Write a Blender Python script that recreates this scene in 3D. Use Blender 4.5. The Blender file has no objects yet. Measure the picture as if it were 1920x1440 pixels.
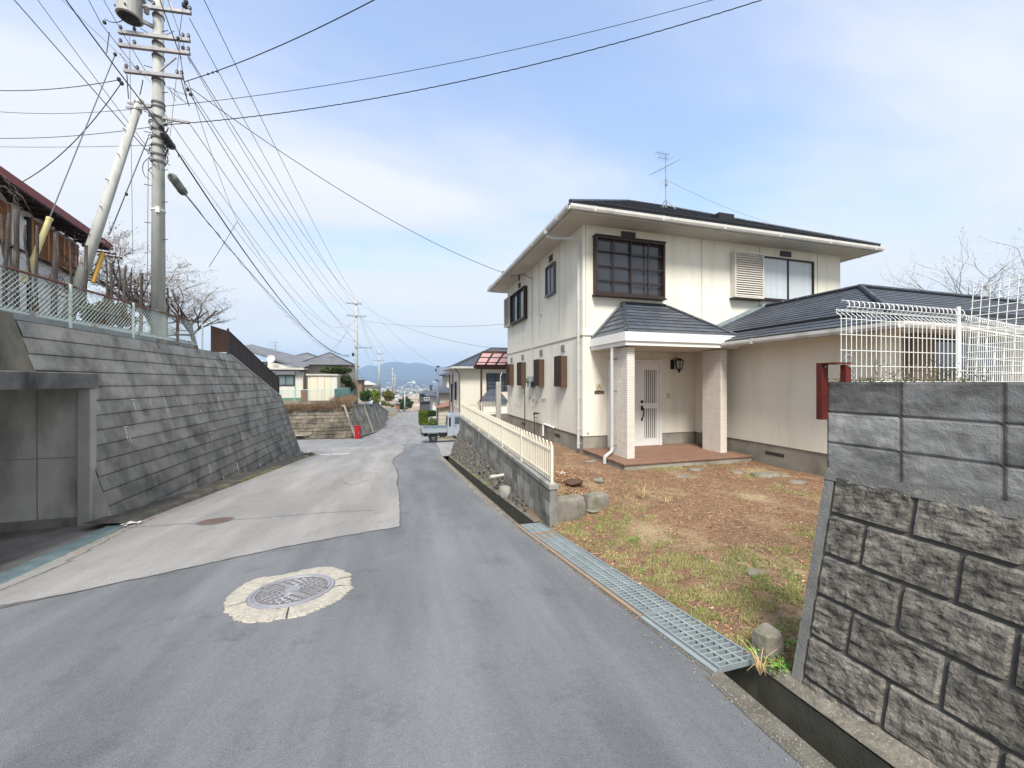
import bpy, math, random
from mathutils import Vector, noise as mnoise
R = math.radians
S = bpy.context.scene
C = S.collection
random.seed(7)

# ---------------------------------------------------------------- camera, sky, sun, exposure
TH = math.atan(208/720); SN, CS = math.sin(TH), math.cos(TH)
EYE = 1.6
cam = bpy.data.objects.new('camera', bpy.data.cameras.new('camera')); C.objects.link(cam)
cam.data.sensor_width = 36; cam.data.lens = 13.5
cam.data.shift_y = -4/1920
cam.data.clip_start = .05; cam.data.clip_end = 30000
cam.location = (0, 0, EYE); cam.rotation_euler = (R(90), 0, -TH)
S.camera = cam
S.view_settings.view_transform = 'Standard'; S.view_settings.look = 'None'
S.view_settings.exposure = 1.74; S.view_settings.gamma = 1

SUN_EL, SUN_AZ = 52, -160          # azimuth in degrees, clockwise from +Y (the road runs along +Y)
sd = bpy.data.lights.new('sun', 'SUN'); sd.energy = 2.0; sd.angle = R(18); sd.color = (1, .95, .87)
sun = bpy.data.objects.new('sun', sd); C.objects.link(sun)
dv = Vector((math.sin(R(SUN_AZ))*math.cos(R(SUN_EL)), math.cos(R(SUN_AZ))*math.cos(R(SUN_EL)), math.sin(R(SUN_EL))))
sun.rotation_euler = (-dv).to_track_quat('-Z', 'Y').to_euler()

W = bpy.data.worlds.new('World'); S.world = W; W.use_nodes = True
def build_world():
    nt = W.node_tree; N = nt.nodes; L = nt.links; N.clear()
    def n(t, **k):
        o = N.new(t)
        for a, b in k.items(): setattr(o, a, b)
        return o
    def math_(op, a, b=None, clamp=False):
        m = n('ShaderNodeMath', operation=op, use_clamp=clamp)
        for i, x in enumerate((a, b)):
            if x is None: continue
            if isinstance(x, (int, float)): m.inputs[i].default_value = x
            else: L.new(x, m.inputs[i])
        return m.outputs[0]
    sky = n('ShaderNodeTexSky', sky_type='NISHITA', sun_disc=False)
    sky.sun_elevation = R(SUN_EL); sky.sun_rotation = R(SUN_AZ); sky.air_density = 1.0; sky.dust_density = .6; sky.ozone_density = 1.4
    tc = n('ShaderNodeTexCoord'); sep = n('ShaderNodeSeparateXYZ'); L.new(tc.outputs['Generated'], sep.inputs[0])
    zz = math_('MAXIMUM', sep.outputs[2], 0.0)
    den = math_('ADD', zz, .16)
    cx = math_('DIVIDE', sep.outputs[0], den); cy = math_('DIVIDE', sep.outputs[1], den)
    com = n('ShaderNodeCombineXYZ'); L.new(cx, com.inputs[0]); L.new(cy, com.inputs[1])
    mp = n('ShaderNodeMapping'); mp.inputs['Rotation'].default_value = (0, 0, R(-62)); mp.inputs['Scale'].default_value = (.42, 1.0, 1); mp.inputs['Location'].default_value = (.6, .35, 0)
    L.new(com.outputs[0], mp.inputs[0])
    n1 = n('ShaderNodeTexNoise'); n1.inputs['Scale'].default_value = 1.25; n1.inputs['Detail'].default_value = 7; n1.inputs['Roughness'].default_value = .52; n1.inputs['Distortion'].default_value = .25
    L.new(mp.outputs[0], n1.inputs['Vector'])
    n2 = n('ShaderNodeTexNoise'); n2.inputs['Scale'].default_value = .55; n2.inputs['Detail'].default_value = 3
    L.new(mp.outputs[0], n2.inputs['Vector'])
    s = math_('ADD', math_('MULTIPLY', n1.outputs[0], .65), math_('MULTIPLY', n2.outputs[0], .5))
    # whiter towards the horizon
    hor = math_('POWER', math_('SUBTRACT', 1.0, zz, True), 3.6)
    s = math_('ADD', s, math_('MULTIPLY', hor, .40))
    s = math_('ADD', s, math_('MULTIPLY', math_('MINIMUM', sep.outputs[1], 0.25), -.55))   # unseen cloud added behind the camera to whiten the sky fill
    s = math_('ADD', s, .195)
    mr = n('ShaderNodeMapRange', interpolation_type='SMOOTHSTEP'); L.new(s, mr.inputs[0]); mr.inputs[1].default_value = .53; mr.inputs[2].default_value = .80; mr.inputs[3].default_value = .24; mr.inputs[4].default_value = 1.0
    cr = n('ShaderNodeMix', data_type='RGBA'); L.new(mr.outputs[0], cr.inputs[0])
    # cloud tone: slightly uneven white
    cc = n('ShaderNodeMix', data_type='RGBA'); L.new(n1.outputs[0], cc.inputs[0])
    cc.inputs[6].default_value = (2.35, 2.5, 2.72, 1); cc.inputs[7].default_value = (3.35, 3.3, 3.22, 1)
    mul = n('ShaderNodeMix', data_type='RGBA', blend_type='MULTIPLY'); mul.inputs[0].default_value = 1
    L.new(sky.outputs[0], mul.inputs[6]); mul.inputs[7].default_value = (.90, .99, 1.10, 1)
    L.new(mul.outputs[2], cr.inputs[6]); L.new(cc.outputs[2], cr.inputs[7])
    bg = n('ShaderNodeBackground'); bg.inputs[1].default_value = .1
    gl = n('ShaderNodeVectorMath', operation='SCALE'); L.new(cr.outputs[2], gl.inputs[0]); L.new(math_('ADD', 1.0, math_('MULTIPLY', math_('POWER', math_('SUBTRACT', 1.0, zz, True), 9.0), .42)), gl.inputs['Scale'])
    L.new(gl.outputs[0], bg.inputs[0])
    out = n('ShaderNodeOutputWorld'); L.new(bg.outputs[0], out.inputs[0])
build_world()

# ---------------------------------------------------------------- geometry of the view: rays to known planes
def ray(u, v):
    xc = (u-960)/720; zc = (716-v)/720
    return (SN+xc*CS, CS-xc*SN, zc)
def at(u, v, t):
    d = ray(u, v); return (d[0]*t, d[1]*t, EYE+d[2]*t)
def onX(u, v, X): return at(u, v, X/ray(u, v)[0])
def onY(u, v, Y): return at(u, v, Y/ray(u, v)[1])
def zr(y):                                    # height of the road at distance y
    if y < 36: return -.093*y
    if y < 130: return -3.348-.049*(y-36)
    return max(-35, -7.954-.1*(y-130))
def onroad(u, v):
    d = ray(u, v); a, b = .05, 600
    for i in range(60):
        m = (a+b)/2
        if EYE+d[2]*m > zr(d[1]*m): a = m
        else: b = m
    return (d[0]*a, d[1]*a, zr(d[1]*a))

# ---------------------------------------------------------------- helpers
OFF = {}; TONED = set()
def put(o, parent=None):
    C.objects.link(o)
    if parent is not None: o.parent = parent
    return o
def tag(o, label=None, cat=None, group=None, kind=None):
    if label: o['label'] = label
    if cat: o['category'] = cat
    if group: o['group'] = group
    if kind: o['kind'] = kind
    return o
def thing(name, label, cat, loc=(0, 0, 0), group=None, rz=0):
    o = bpy.data.objects.new(name, None); C.objects.link(o); o.empty_display_size = .2
    o.location = loc; o.rotation_euler = (0, 0, rz); OFF[o.name] = tuple(loc) if rz == 0 else (0, 0, 0)
    return tag(o, label, cat, group)
class MB:
    def __init__(s): s.v = []; s.f = []; s.tone = []
    def add(s, vs, fs, tone=1.0):
        b = len(s.v); s.v += [tuple(p) for p in vs]; s.f += [tuple(i+b for i in f) for f in fs]; s.tone += [tone]*len(fs); return s
    def poly(s, pts, tone=1.0): return s.add(pts, [tuple(range(len(pts)))], tone)
    def box(s, x0, x1, y0, y1, z0, z1, tone=1.0):
        return s.add([(x0,y0,z0),(x1,y0,z0),(x1,y1,z0),(x0,y1,z0),(x0,y0,z1),(x1,y0,z1),(x1,y1,z1),(x0,y1,z1)],
                     [(0,3,2,1),(4,5,6,7),(0,1,5,4),(1,2,6,5),(2,3,7,6),(3,0,4,7)], tone)
    def cbox(s, x0, x1, y0, y1, z0, z1, c=.01, tone=1.0):      # box with chamfered vertical and top edges
        vs = []; 
        for z, k in ((z0, 0), (z1-c, 0), (z1, c)):
            for (x, y, sx, sy) in ((x0,y0,1,1),(x1,y0,-1,1),(x1,y1,-1,-1),(x0,y1,1,-1)):
                if sx*sy > 0: vs += [(x+sx*k, y+sy*(c+k), z), (x+sx*(c+k), y+sy*k, z)]
                else: vs += [(x+sx*(c+k), y+sy*k, z), (x+sx*k, y+sy*(c+k), z)]
        fs = [tuple(range(7, -1, -1)), tuple(range(16, 24))]
        for r in (0, 8):
            for i in range(8): fs.append((r+i, r+(i+1) % 8, r+8+(i+1) % 8, r+8+i))
        return s.add(vs, fs, tone)
    def bar(s, a, b, w, h, up=(0, 0, 1), tone=1.0):            # rectangular bar from a to b
        a = Vector(a); b = Vector(b); d = (b-a).normalized(); up = Vector(up)
        if abs(d.dot(up)) > .98: up = Vector((0, 1, 0))
        x = d.cross(up).normalized()*w/2; z = x.cross(d).normalized()*h/2
        vs = [a-x-z, a+x-z, a+x+z, a-x+z, b-x-z, b+x-z, b+x+z, b-x+z]
        return s.add(vs, [(3,2,1,0),(4,5,6,7),(0,1,5,4),(1,2,6,5),(2,3,7,6),(3,0,4,7)], tone)
    def tube(s, pts, r, n=6, cap=True, tone=1.0):
        pts = [Vector(p) for p in pts]; m = len(pts); rs = r if isinstance(r, (list, tuple)) else [r]*m
        vs = []; fs = []; up = None
        for i, p in enumerate(pts):
            d = (pts[min(i+1, m-1)]-pts[max(i-1, 0)])
            d = d.normalized() if d.length > 1e-9 else Vector((0, 0, 1))
            if up is None: up = Vector((0, 0, 1)) if abs(d.z) < .9 else Vector((0, 1, 0))
            x = d.cross(up)
            if x.length < 1e-4: x = d.cross(Vector((1, 0, 0)))
            x.normalize(); y = x.cross(d).normalized(); up = y
            for k in range(n):
                a = 2*math.pi*k/n; vs.append(p+x*math.cos(a)*rs[i]+y*math.sin(a)*rs[i])
        for i in range(m-1):
            for k in range(n):
                fs.append((i*n+k, i*n+(k+1) % n, (i+1)*n+(k+1) % n, (i+1)*n+k))
        if cap and n > 2: fs += [tuple(range(n-1, -1, -1)), tuple((m-1)*n+k for k in range(n))]
        return s.add(vs, fs, tone)
    def lathe(s, c, prof, n=16, tone=1.0, axis='z'):
        vs = []; m = len(prof)
        for r, z in prof:
            for k in range(n):
                a = 2*math.pi*k/n
                if axis == 'z': vs.append((c[0]+r*math.cos(a), c[1]+r*math.sin(a), c[2]+z))
                elif axis == 'y': vs.append((c[0]+r*math.cos(a), c[1]+z, c[2]+r*math.sin(a)))
                else: vs.append((c[0]+z, c[1]+r*math.cos(a), c[2]+r*math.sin(a)))
        fs = [(i*n+k, i*n+(k+1) % n, (i+1)*n+(k+1) % n, (i+1)*n+k) for i in range(m-1) for k in range(n)]
        fs += [tuple(range(n-1, -1, -1)), tuple((m-1)*n+k for k in range(n))]
        return s.add(vs, fs, tone)
    def prism(s, poly, z0, z1, tone=1.0):
        n = len(poly)
        g = lambda z, p: z(p[0], p[1]) if callable(z) else z
        vs = [(p[0], p[1], g(z0, p)) for p in poly]+[(p[0], p[1], g(z1, p)) for p in poly]
        return s.add(vs, [tuple(range(n-1, -1, -1)), tuple(range(n, 2*n))]+[(i, (i+1) % n, n+(i+1) % n, n+i) for i in range(n)], tone)
    def slab(s, pts, th, tone=1.0):                            # planar polygon with thickness along its normal (downwards/backwards)
        P = [Vector(p) for p in pts]; nn = (P[1]-P[0]).cross(P[2]-P[0]).normalized(); n = len(P)
        vs = [tuple(p) for p in P]+[tuple(p-nn*th) for p in P]
        return s.add(vs, [tuple(range(n)), tuple(range(2*n-1, n-1, -1))]+[(i, n+i, n+(i+1) % n, (i+1) % n) for i in range(n)], tone)
    def build(s, name, mat, parent=None, smooth=False, local=False):
        off = (0, 0, 0)
        if parent is not None and not local:
            p = parent
            while p is not None and p.name not in OFF: p = p.parent
            if p is not None: off = OFF[p.name]
        me = bpy.data.meshes.new(name)
        me.from_pydata([(a-off[0], b-off[1], c-off[2]) for a, b, c in s.v], [], s.f)
        if mat.name in TONED or any(callable(t) or t != 1.0 for t in s.tone):
            at_ = me.color_attributes.new('tone', 'FLOAT_COLOR', 'CORNER'); data = []
            for p in me.polygons:
                t = s.tone[p.index]
                if callable(t):
                    for vi in p.vertices: q = t(s.v[vi]); data += [q, q, q, 1.0]
                    continue
                t = t if isinstance(t, tuple) else (t, t, t)
                data += [t[0], t[1], t[2], 1.0]*p.loop_total
            at_.data.foreach_set('color', data)
        me.materials.append(mat)
        if smooth: me.polygons.foreach_set('use_smooth', [True]*len(me.polygons))
        me.update()
        o = bpy.data.objects.new(name, me); put(o, parent)
        return o
def copy_tree(o, parent=None):
    c = o.copy(); C.objects.link(c); c.parent = parent
    for ch in list(o.children): copy_tree(ch, c)
    return c
def wrap(o, label, cat, group=None): return tag(o, label, cat, group)

# ---------------------------------------------------------------- materials
MATS = {}
def M(name, c, c2=None, scale=3., rough=.8, bump=.15, bscale=60., metal=0., tone=False, stain=None, stscale=(1.5, 1.5, .35), stmin=.52, stmax=.72,
      speck=None, spscale=90., detail=5., spec=.3, alpha=None, aniso=None, warp=None, patch=None, pscale=.6, pmin=.5, pmax=.58, trans=0.):
    if name in MATS: return MATS[name]
    m = bpy.data.materials.new(name); m.use_nodes = True; MATS[name] = m
    nt = m.node_tree; N = nt.nodes; L = nt.links; b = N['Principled BSDF']
    b.inputs['Roughness'].default_value = rough; b.inputs['Metallic'].default_value = metal
    b.inputs['Specular IOR Level'].default_value = spec
    if trans: b.inputs['Transmission Weight'].default_value = trans
    tc = N.new('ShaderNodeTexCoord'); co = tc.outputs['Object']
    def noise(sc, det=detail, vec=None, rgh=.6):
        x = N.new('ShaderNodeTexNoise'); x.inputs['Scale'].default_value = sc; x.inputs['Detail'].default_value = det; x.inputs['Roughness'].default_value = rgh
        L.new(vec or co, x.inputs['Vector']); return x.outputs[0]
    def rng(x, a, b_):
        r = N.new('ShaderNodeMapRange'); r.inputs[1].default_value = a; r.inputs[2].default_value = b_; L.new(x, r.inputs[0]); return r.outputs[0]
    def mix(f, a, bb, typ='MIX'):
        x = N.new('ShaderNodeMix'); x.data_type = 'RGBA'; x.blend_type = typ
        if isinstance(f, float): x.inputs[0].default_value = f
        else: L.new(f, x.inputs[0])
        for i, q in ((6, a), (7, bb)):
            if isinstance(q, tuple): x.inputs[i].default_value = (*q, 1)
            else: L.new(q, x.inputs[i])
        return x.outputs[2]
    vec = co
    if aniso:
        mp = N.new('ShaderNodeMapping'); mp.inputs['Scale'].default_value = aniso; L.new(co, mp.inputs[0]); vec = mp.outputs[0]
    col = mix(rng(noise(scale, vec=vec), .32, .68), c, c2 or tuple(x*.82 for x in c))
    if patch: col = mix(rng(noise(pscale, 3.), pmin, pmax), col, patch)
    if stain:
        mp = N.new('ShaderNodeMapping'); mp.inputs['Scale'].default_value = stscale; L.new(co, mp.inputs[0])
        col = mix(rng(noise(1.6, 6., mp.outputs[0]), stmin, stmax), col, stain)
    if speck: col = mix(rng(noise(spscale, 2.), .58, .66), col, speck)
    if tone:
        TONED.add(m.name)
        a = N.new('ShaderNodeAttribute'); a.attribute_name = 'tone'; col = mix(1., col, a.outputs['Color'], 'MULTIPLY')
    L.new(col, b.inputs['Base Color'])
    if bump:
        bp = N.new('ShaderNodeBump'); bp.inputs['Strength'].default_value = bump; bp.inputs['Distance'].default_value = .01
        L.new(noise(bscale, 4.), bp.inputs['Height']); L.new(bp.outputs[0], b.inputs['Normal'])
    if alpha is not None: b.inputs['Alpha'].default_value = alpha
    return m
def glass(name, c=(.05, .06, .07), rough=.06):
    if name in MATS: return MATS[name]
    m = bpy.data.materials.new(name); m.use_nodes = True; MATS[name] = m; nt = m.node_tree
    b = nt.nodes['Principled BSDF']; b.inputs['Roughness'].default_value = rough; b.inputs['Specular IOR Level'].default_value = .65; b.inputs['IOR'].default_value = 1.45
    tc = nt.nodes.new('ShaderNodeTexCoord'); x = nt.nodes.new('ShaderNodeTexNoise'); x.inputs['Scale'].default_value = 1.7; nt.links.new(tc.outputs['Object'], x.inputs['Vector'])
    mx = nt.nodes.new('ShaderNodeMix'); mx.data_type = 'RGBA'; nt.links.new(x.outputs[0], mx.inputs[0]); mx.inputs[6].default_value = (*[q*.6 for q in c], 1); mx.inputs[7].default_value = (*[q*1.4 for q in c], 1)
    nt.links.new(mx.outputs[2], b.inputs['Base Color'])
    bp = nt.nodes.new('ShaderNodeBump'); bp.inputs['Strength'].default_value = .08; bp.inputs['Distance'].default_value = .05
    nt.links.new(x.outputs[0], bp.inputs['Height']); nt.links.new(bp.outputs[0], b.inputs['Normal'])
    return m

def asphalt(name, dark, light, agg, seed):
    m = bpy.data.materials.new(name); m.use_nodes = True; MATS[name] = m; nt = m.node_tree; N = nt.nodes; L = nt.links; bs = N['Principled BSDF']; bs.inputs['Roughness'].default_value = .88; bs.inputs['Specular IOR Level'].default_value = .25
    tc = N.new('ShaderNodeTexCoord')
    def mp(sc, loc=(0, 0, 0), rot=0):
        x = N.new('ShaderNodeMapping'); x.inputs['Scale'].default_value = sc; x.inputs['Location'].default_value = loc; x.inputs['Rotation'].default_value = (0, 0, rot); L.new(tc.outputs['Object'], x.inputs[0]); return x.outputs[0]
    def nz(sc, det, vec, r=.6):
        x = N.new('ShaderNodeTexNoise'); x.inputs['Scale'].default_value = sc; x.inputs['Detail'].default_value = det; x.inputs['Roughness'].default_value = r; L.new(vec, x.inputs['Vector']); return x.outputs[0]
    def rg(x, a, b_, c=0., d=1.):
        r = N.new('ShaderNodeMapRange'); [r.inputs[i+1].__setattr__('default_value', q) for i, q in enumerate((a, b_, c, d))]; L.new(x, r.inputs[0]); return r.outputs[0]
    def mx(f, a, b_, t='MIX'):
        x = N.new('ShaderNodeMix'); x.data_type = 'RGBA'; x.blend_type = t
        for i, q in ((0, f), (6, a), (7, b_)):
            if isinstance(q, float): x.inputs[i].default_value = q
            elif isinstance(q, tuple): x.inputs[i].default_value = (*q, 1)
            else: L.new(q, x.inputs[i])
        return x.outputs[2]
    base = mp((1, 1, 1), (seed, seed, 0)); along = mp((1, .12, 1), (seed, 0, 0), .05)
    col = mx(rg(nz(.55, 5, base), .3, .7), dark, light)
    col = mx(rg(nz(1.6, 6, along), .42, .72), col, tuple(q*1.28 for q in light))                  # tyre polished bands
    col = mx(rg(nz(2.3, 7, base, .7), .56, .74, 0, .55), col, tuple(q*.62 for q in dark))          # damp and oil marks
    g = rg(nz(30, 4, base, .7), .3, .7, .92, 1.08); g2 = rg(nz(210, 2, base), .3, .7, .72, 1.30)
    for q in (g, g2):
        cmb = N.new('ShaderNodeCombineColor'); [L.new(q, cmb.inputs[i]) for i in range(3)]; col = mx(1., col, cmb.outputs[0], 'MULTIPLY')
    v = N.new('ShaderNodeTexVoronoi'); v.inputs['Scale'].default_value = 85; L.new(base, v.inputs['Vector'])
    col = mx(rg(v.outputs['Distance'], .10, .22, .75, 0), col, agg)
    L.new(col, bs.inputs['Base Color'])
    bp = N.new('ShaderNodeBump'); bp.inputs['Strength'].default_value = .8; bp.inputs['Distance'].default_value = .006; L.new(nz(170, 3, base), bp.inputs['Height']); L.new(bp.outputs[0], bs.inputs['Normal'])
    return m
asphalt_new = asphalt('asphalt_new', (.112, .118, .127), (.155, .162, .172), (.24, .245, .25), 3.)
asphalt_old = asphalt('asphalt_old', (.205, .201, .194), (.255, .250, .243), (.42, .41, .38), 8.)
asphalt_side = asphalt('asphalt_side', (.165, .167, .172), (.215, .216, .22), (.33, .33, .32), 14.)
conc = M('concrete', (.30, .29, .265), (.22, .215, .2), scale=2.2, bump=.25, bscale=90, stain=(.12, .118, .11))
conc_light = M('concrete_light', (.42, .41, .38), (.34, .33, .31), scale=3, bump=.25, bscale=90, stain=(.25, .24, .22))
conc_dark = M('concrete_dark', (.13, .128, .12), (.085, .083, .078), scale=3, bump=.4, bscale=70, stain=(.05, .05, .045))
paint_white = M('paint_white', (.80, .79, .76), (.74, .73, .70), rough=.5, bump=.03)
line_white = M('line_white', (.62, .62, .6), (.36, .36, .36), scale=14, bump=.1)
crack = M('crack', (.045, .043, .04), bump=.1)
# ================================================================ SETTING
def strip(name, pts_l, pts_r, mat, dz=0., zf=zr, kind='structure', parent=None, sub=6, uneven=0.):
    """sheet between two polylines (same count), following the road height"""
    b = MB(); n = len(pts_l); cols = sub+1; vs = []
    for (l, r) in zip(pts_l, pts_r):
        for k in range(cols):
            f = k/sub; x = l[0]+(r[0]-l[0])*f; y = l[1]+(r[1]-l[1])*f
            vs.append((x, y, zf(y)+dz))
    b.add(vs, [(i*cols+k, i*cols+k+1, (i+1)*cols+k+1, (i+1)*cols+k) for i in range(n-1) for k in range(sub)])
    o = b.build(name, mat, parent)
    if parent is None: tag(o, kind=kind)
    return o
def flatpoly(name, pts, mat, dz, label=None, cat=None, zf=zr):
    b = MB(); b.poly([(p[0], p[1], zf(p[1])+dz) for p in pts]); o = b.build(name, mat)
    tag(o, label, cat, kind=None if label else 'structure'); return o

# far terrain: one sheet to the horizon
def terrain_z(x, y):
    z = zr(y)-.06 if y > -60 else 5.5
    if y > 36: z -= .25*min(1, (y-36)/20)
    if -14 < y < 34 and abs(x) <= 14: z -= .44
    if abs(x) > 14 and y < 400: z += mnoise.noise(Vector((x*.02, y*.02, 3)))*1.2*min(1, (abs(x)-14)/40)
    return z
ground_m = M('ground_field', (.20, .165, .115), (.13, .115, .075), scale=.05, bump=.2, bscale=4, patch=(.10, .105, .06), pscale=.012, stain=(.27, .215, .15), stscale=(.006, .012, 1), stmin=.45, stmax=.55)
b = MB(); xs = [-5000, -2500, -1200, -600, -300, -150, -80, -50, -30, -20, -14, -9, -4, 0, 2, 5, 9, 14, 20, 30, 50, 80, 150, 300, 600, 1200, 2500, 5000]
ys = [-200, -100, -60, -30, -15, -8, -4, 0, 2, 4, 6, 8, 12, 16, 20, 24, 28, 32, 36, 45, 55, 70, 90, 110, 130, 150, 180, 220, 280, 340, 401, 500, 700, 1000, 1500, 2200, 3200, 4600, 5400]
for y in ys:
    for x in xs: b.v.append((x, y, terrain_z(x, y)))
nx = len(xs)
for j in range(len(ys)-1):
    for i in range(nx-1):
        if xs[i] >= 2 and xs[i+1] <= 14 and ys[j] >= 0 and ys[j+1] <= 20 and False: continue
        b.f.append((j*nx+i, j*nx+i+1, (j+1)*nx+i+1, (j+1)*nx+i)); b.tone.append(1.0)
tag(b.build('ground', ground_m, smooth=True), kind='structure')

# mountains
mt_m = M('mountain', (.065, .078, .095), (.04, .05, .066), scale=.004, bump=0)
def ridge(name, prof, dist, depth, seed, amp):
    b = MB(); n = 220; rows = 22; u0, u1 = prof[0][0], prof[-1][0]
    def top(u):
        for (a, va), (c, vc) in zip(prof, prof[1:]):
            if a <= u <= c: return va+(vc-va)*(u-a)/(c-a)
        return prof[-1][1]
    for i in range(n+1):
        u = u0+(u1-u0)*i/n; d = ray(u, 716); h = EYE+(716-top(u))/720*dist
        h += mnoise.fractal(Vector((u*.05, seed, 0)), 1, 2, 5)*amp
        for j in range(rows+1):
            f = j/rows; t = dist-depth*(1-f) if f < 1 else dist
            k = f**1.25
            z = -36+(h+36)*k
            z += mnoise.fractal(Vector((u*.03, seed+5, f*3.)), 1, 2, 5)*(h+36)*.13*math.sin(math.pi*f)
            b.v.append((d[0]*t, d[1]*t, z))
    for i in range(n):
        for j in range(rows):
            a = i*(rows+1)+j; b.f.append((a, a+rows+1, a+rows+2, a+1)); b.tone.append(1.0)
    # back slope
    base = len(b.v)
    for i in range(n+1):
        u = u0+(u1-u0)*i/n; d = ray(u, 716); t = dist*1.1; b.v.append((d[0]*t, d[1]*t, -40))
    for i in range(n): b.f.append((i*(rows+1)+rows, (i+1)*(rows+1)+rows, base+i+1, base+i)); b.tone.append(1.0)
    tag(b.build(name, mt_m, smooth=True), kind='structure')
ridge('mountain', [(-400,712),(300,708),(560,706),(640,704),(668,694),(690,683),(704,687),(722,680),(740,678),(765,681),(785,679),(798,683),(815,687),(832,688),(850,685),(900,688),(1000,694),(1150,690),(1300,700),(1700,706),(2300,712)], 4300, 1700, 1.0, 4)
ridge('foothill', [(-300,716),(500,714.5),(700,712),(760,713),(830,712),(900,713),(1100,712),(2300,716)], 2500, 700, 9.0, 3)

# distant plain: fields and town
fields = M('fields', (.40, .30, .205), (.31, .24, .165), scale=.02, bump=0, tone=True)
b = MB(); rnd = random.Random(3)
for i in range(150):
    t = 480+rnd.random()**1.6*1500; u = 640+rnd.random()*300; d = ray(u, 716); x, y = d[0]*t, d[1]*t
    w = 20+rnd.random()*70; h = 15+rnd.random()*60; tn = rnd.choice([(.8,.8,.75),(1.25,1.15,1.0),(1.1,1.0,.85),(.55,.75,.5),(1.5,1.4,1.25),(.9,.8,.8)])
    b.poly([(x, y, -34.9+i*.003), (x+w, y+4, -34.9+i*.003), (x+w, y+h, -34.9+i*.003), (x, y+h-4, -34.9+i*.003)], tn)
tag(b.build('fields', fields), kind='structure')
town_m = M('town', (.62, .60, .57), (.5, .48, .45), scale=.05, bump=0, tone=True)
b = MB()
for i in range(700):
    t = 1150+rnd.random()*1300 if i % 7 else 700+rnd.random()*400
    u = 560+rnd.random()*480; d = ray(u, 716); x, y = d[0]*t, d[1]*t
    w = 7+rnd.random()*9; l = 6+rnd.random()*9; h = 4+rnd.random()*4; tn = rnd.choice([1., 1.15, .8, .6]); z = -35+(max(0, (t-1850))*.055)
    w *= .8; h *= .75; b.box(x, x+w, y, y+l, z-3, z+h, tn)
    rt = rnd.choice([(.25,.27,.32), (.4,.28,.22), (.35,.37,.42), (.8,.8,.8)])
    b.add([(x-.5, y-.5, z+h), (x+w+.5, y-.5, z+h), (x+w+.5, y+l+.5, z+h), (x-.5, y+l+.5, z+h), (x, y+l/2, z+h+2.5), (x+w, y+l/2, z+h+2.5)], [(0,1,5,4),(2,3,4,5),(1,2,5),(3,0,4)], rt)
tag(b.build('distant_town', town_m), 'distant valley town of pale houses spread below the blue mountains', 'town', kind='stuff')
b = MB()
for u, v0, h, w in ((776,718,5,5),(770,718,2,11),(814,717,2,6),(728,718,1.5,5)):
    p = at(u, v0, 2300); s_ = 2300/720; b.box(p[0]-w*s_/2, p[0]+w*s_/2, p[1], p[1]+20, p[2]-25, p[2]+h*s_*.8)
tag(b.build('distant_halls', paint_white), 'cluster of large white buildings under the mountains', 'buildings', kind='stuff')
# belt of woods in the valley
def leafcloud(b, c, r, n, size, rnd, flat=1.0, tones=((1, 1, 1),), shell=.45):
    for i in range(n):
        while True:
            p = (rnd.uniform(-1, 1), rnd.uniform(-1, 1), rnd.uniform(-1, 1)); q = math.sqrt(sum(x*x for x in p))
            if shell < q < 1: break
        nz = .74+.55*mnoise.noise(Vector((p[0]*2.2+c[0], p[1]*2.2+c[1], p[2]*2.2+c[2])))
        x, y, z = c[0]+p[0]*r[0]*nz, c[1]+p[1]*r[1]*nz, c[2]+p[2]*r[2]*nz
        a = Vector((rnd.gauss(0, 1), rnd.gauss(0, 1), rnd.gauss(0, 1)*flat)).normalized()*size*rnd.uniform(.6, 1.3)
        e = a.cross(Vector((rnd.gauss(0, 1), rnd.gauss(0, 1), rnd.gauss(0, 1)))).normalized()*size*rnd.uniform(.35, .7)
        P = Vector((x, y, z)); b.add([P-a, P+e, P+a, P-e], [(0, 1, 2, 3)], rnd.choice(tones))
leaf = M('leaf', (.075, .11, .035), (.05, .075, .025), scale=2, rough=.7, bump=0, tone=True)
b = MB()
for i in range(260):
    t = 1000+rnd.random()*1300; u = 560+rnd.random()*480; d = ray(u, 716); c = (d[0]*t, d[1]*t, -34+(max(0, (t-1850))*.055))
    leafcloud(b, c, (14, 10, 5), 26, 3.2, rnd, tones=((.8, .8, .9), (1.3, 1.0, .9), (.6, .65, .7)))
tag(b.build('distant_woods', leaf), 'belt of hazy woods across the valley floor', 'woods', kind='stuff')

# ---- roads
Lx = lambda y: -4.15 if y < 19 else -4.15
left = [(-4.4,-12),(-4.2,-4),(-3.9,3),(-3.9,5.2),(-4.15,7.6),(-4.05,12),(-3.95,19.7),(-4.2,21),(-4.3,28),(-4.2,35.6),(-3.6,37),(-2.9,52),(-2.1,72),(-1.0,98),(0,128),(1.5,150),(4,200)]
right= [(1.6,-12),(1.6,-4),(1.76,0),(1.85,1.9),(1.64,5.2),(1.60,8),(1.60,12),(1.62,16.3),(1.9,20),(2.2,25.5),(2.35,30),(2.5,37),(3.0,52),(3.7,72),(4.9,98),(6.2,128),(8,150),(11,200)]
def lerp_pl(pl, y):
    for a, c in zip(pl, pl[1:]):
        if a[1] <= y <= c[1]: f = (y-a[1])/(c[1]-a[1]); return a[0]+(c[0]-a[0])*f
    return pl[0][0] if y < pl[0][1] else pl[-1][0]
ysr = sorted(set([-12,-8,-4,-2]+[i*.5 for i in range(0, 80)]+[40+i*4 for i in range(0, 41)]))
strip('road', [(lerp_pl(left, y), y) for y in ysr], [(lerp_pl(right, y), y) for y in ysr], asphalt_new, dz=.02)
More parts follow.
